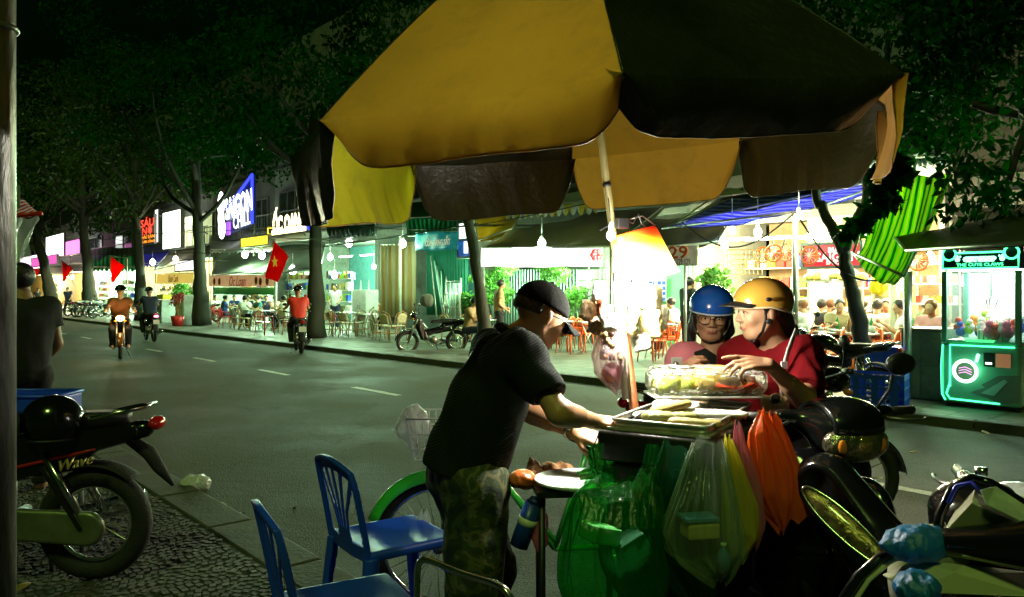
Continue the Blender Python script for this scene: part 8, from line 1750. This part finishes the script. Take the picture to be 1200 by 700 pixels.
G().grid(lambda u, v: a3(16 + 28 * u - 12 * v * u, 255 + 50 * v, 6.9) + (0, .06 * math.sin(9 * u + 5 * v), .02 * math.sin(17 * u)), 18, 14).build('clear_sheet', Mfilm('clear_sheet_film', (.7, .75, .7), see=.55, tr=.4), th, True, True)
TU_ = [(40, 318, 17.5, 900, 'yellow'), (80, 312, 17.5, 900, 'yellow'), (135, 312, 17.5, 900, ''), (160, 312, 17.5, 500, ''), (215, 305, 17.0, 800, 'yellow'), (272, 302, 17.0, 800, ''), (310, 302, 17.0, 800, ''), (350, 300, 17.0, 500, ''), (405, 297, 17.0, 450, ''), (430, 298, 17.0, 450, ''), (465, 292, 17.2, 260, ''), (520, 292, 15.2, 200, ''), (600, 305, 14.6, 420, 'g'), (660, 305, 14.6, 420, 'g'), (735, 300, 15.4, 260, ''), (785, 298, 15.4, 260, ''), (850, 282, 15.0, 380, 'yellow'), (900, 280, 15.0, 380, 'yellow'), (960, 278, 15.4, 420, 'yellow'), (1010, 275, 15.4, 420, 'yellow'), (1065, 275, 15.2, 380, 'yellow'), (1100, 290, 14.6, 200, 'yellow')]  # the tube right behind the lime tarp is added to brighten it
M_tube = M('fluorescent_tube', (.9, 1, .95), .3, emit=12, ecol=(.9, 1, .92), var=0)
for k, (px, py, t_, pw, c_) in enumerate(TU_):
    p = att(px, py, t_); p[2] = min(p[2], 3.1); th = thing('tube_lamp', ['first', 'second', 'third', 'fourth', 'fifth', 'sixth', 'seventh', 'eighth', 'ninth', 'tenth', 'eleventh', 'twelfth', 'thirteenth', 'fourteenth', 'fifteenth', 'sixteenth', 'seventeenth', 'eighteenth', 'nineteenth', 'twentieth', 'twenty first (added to light the lime tarp)', 'last'][k] + ' white tube lamp counted from the left along the shop ceilings', 'lamp', p, STREET_YAW, 'tube lamps inside the shops')
    G().cyl((-.55, 0, 0), (.55, 0, 0), .018, n=8).build('tube', M_tube, th, True); G().box((0, 0, .035), (1.2, .05, .03)).build('batten', M_wpaint, th)
    d_ = bpy.data.lights.new('tube_light', 'POINT'); d_.energy = pw * (5 if px < 380 else 2.2 if px < 560 else .9 if px < 820 else 1.6); d_.shadow_soft_size = .3; d_.color = {'yellow': (1, .84, .5), 'g': (.6, 1, .55), '': (.58, 1, .6)}[c_]
    o = bpy.data.objects.new('tube_light', d_); COL.objects.link(o); o.parent = th; o.location = (0, 0, -.35)

def goods(label, px, t_, w_, seed):
    c = fp(px, t_); th = thing('goods_shelf', label, 'shelf', c, math.atan2(-D[1], -D[0]), 'goods shelves in the lit shops'); rr = np.random.default_rng(seed)
    for z in (.5, 1.0, 1.5, 2.0):
        G().box((0, 0, z), (w_, .35, .03)).build('shelf_board', M_wpaint, th)
        x = -w_ / 2 + .08
        while x < w_ / 2 - .1:
            q = rr.uniform(.1, .28); G().box((x + q / 2, 0, z + .03 + q * .6), (q * .85, .25, q * 1.2)).build('goods', (M_boxy, M_toy[0], M_toy[2], M_boxw, M_boxw, M_toy[1], T_brown, M_rattan)[rr.integers(8)], th); x += q + .02
    for x in (-w_ / 2, w_ / 2): G().bar((x, 0, 0), (x, 0, 2.1), .04).build('upright', M_wpaint, th)
for px, t_, w_, lab in ((62, 16.2, 3.5, 'goods shelf in the warm lit shop beyond the leaning tree'), (122, 16.4, 3, 'goods shelf in the white shop under the dark green awning'), (150, 16.2, 2.4, 'second goods shelf right of the small flag'), (196, 16.2, 2.4, 'goods shelf behind the yellow noodle banner'), (300, 16.4, 3.2, 'goods shelf at the back of the cafe'), (352, 16.2, 2.6, 'goods shelf behind the red rider'), (398, 16.6, 2.2, 'goods shelf between trunk and pillars'), (455, 16.2, 1.4, 'goods shelf beside the yellow curtain'), (905, 17.6, 2.2, 'goods shelf on the brick wall above the golden helmet'), (1025, 17.4, 1.8, 'goods shelf behind the yellow bag')): goods(lab, px, t_, w_, int(px))
for k, (x0, y0, x1, y1, t_, lab) in enumerate(((60, 262, 371, 262, 11.1, 'black cable sagging between the street trees above the signs'), (166, 290, 560, 262, 11.3, 'thin cable running over the cafe roofs to the slanting trunk'), (371, 255, 700, 236, 12.0, 'cable strung from the trunk behind the umbrella'), (932, 249, 1064, 318, 10.9, 'thin cable drooping from the slim post to the claw machine'), (800, 262, 932, 249, 11.6, 'cable along the edge of the blue tarp'))):
    a, b = att(x0, y0, t_), att(x1, y1, t_); o = G().tube([a * (1 - u) + b * u - (0, 0, .5 * math.sin(math.pi * u)) for u in np.linspace(0, 1, 16)], .014, 5).build('overhead_cable', M_black, None, True); _props(o, lab, 'cable', 'overhead cables')
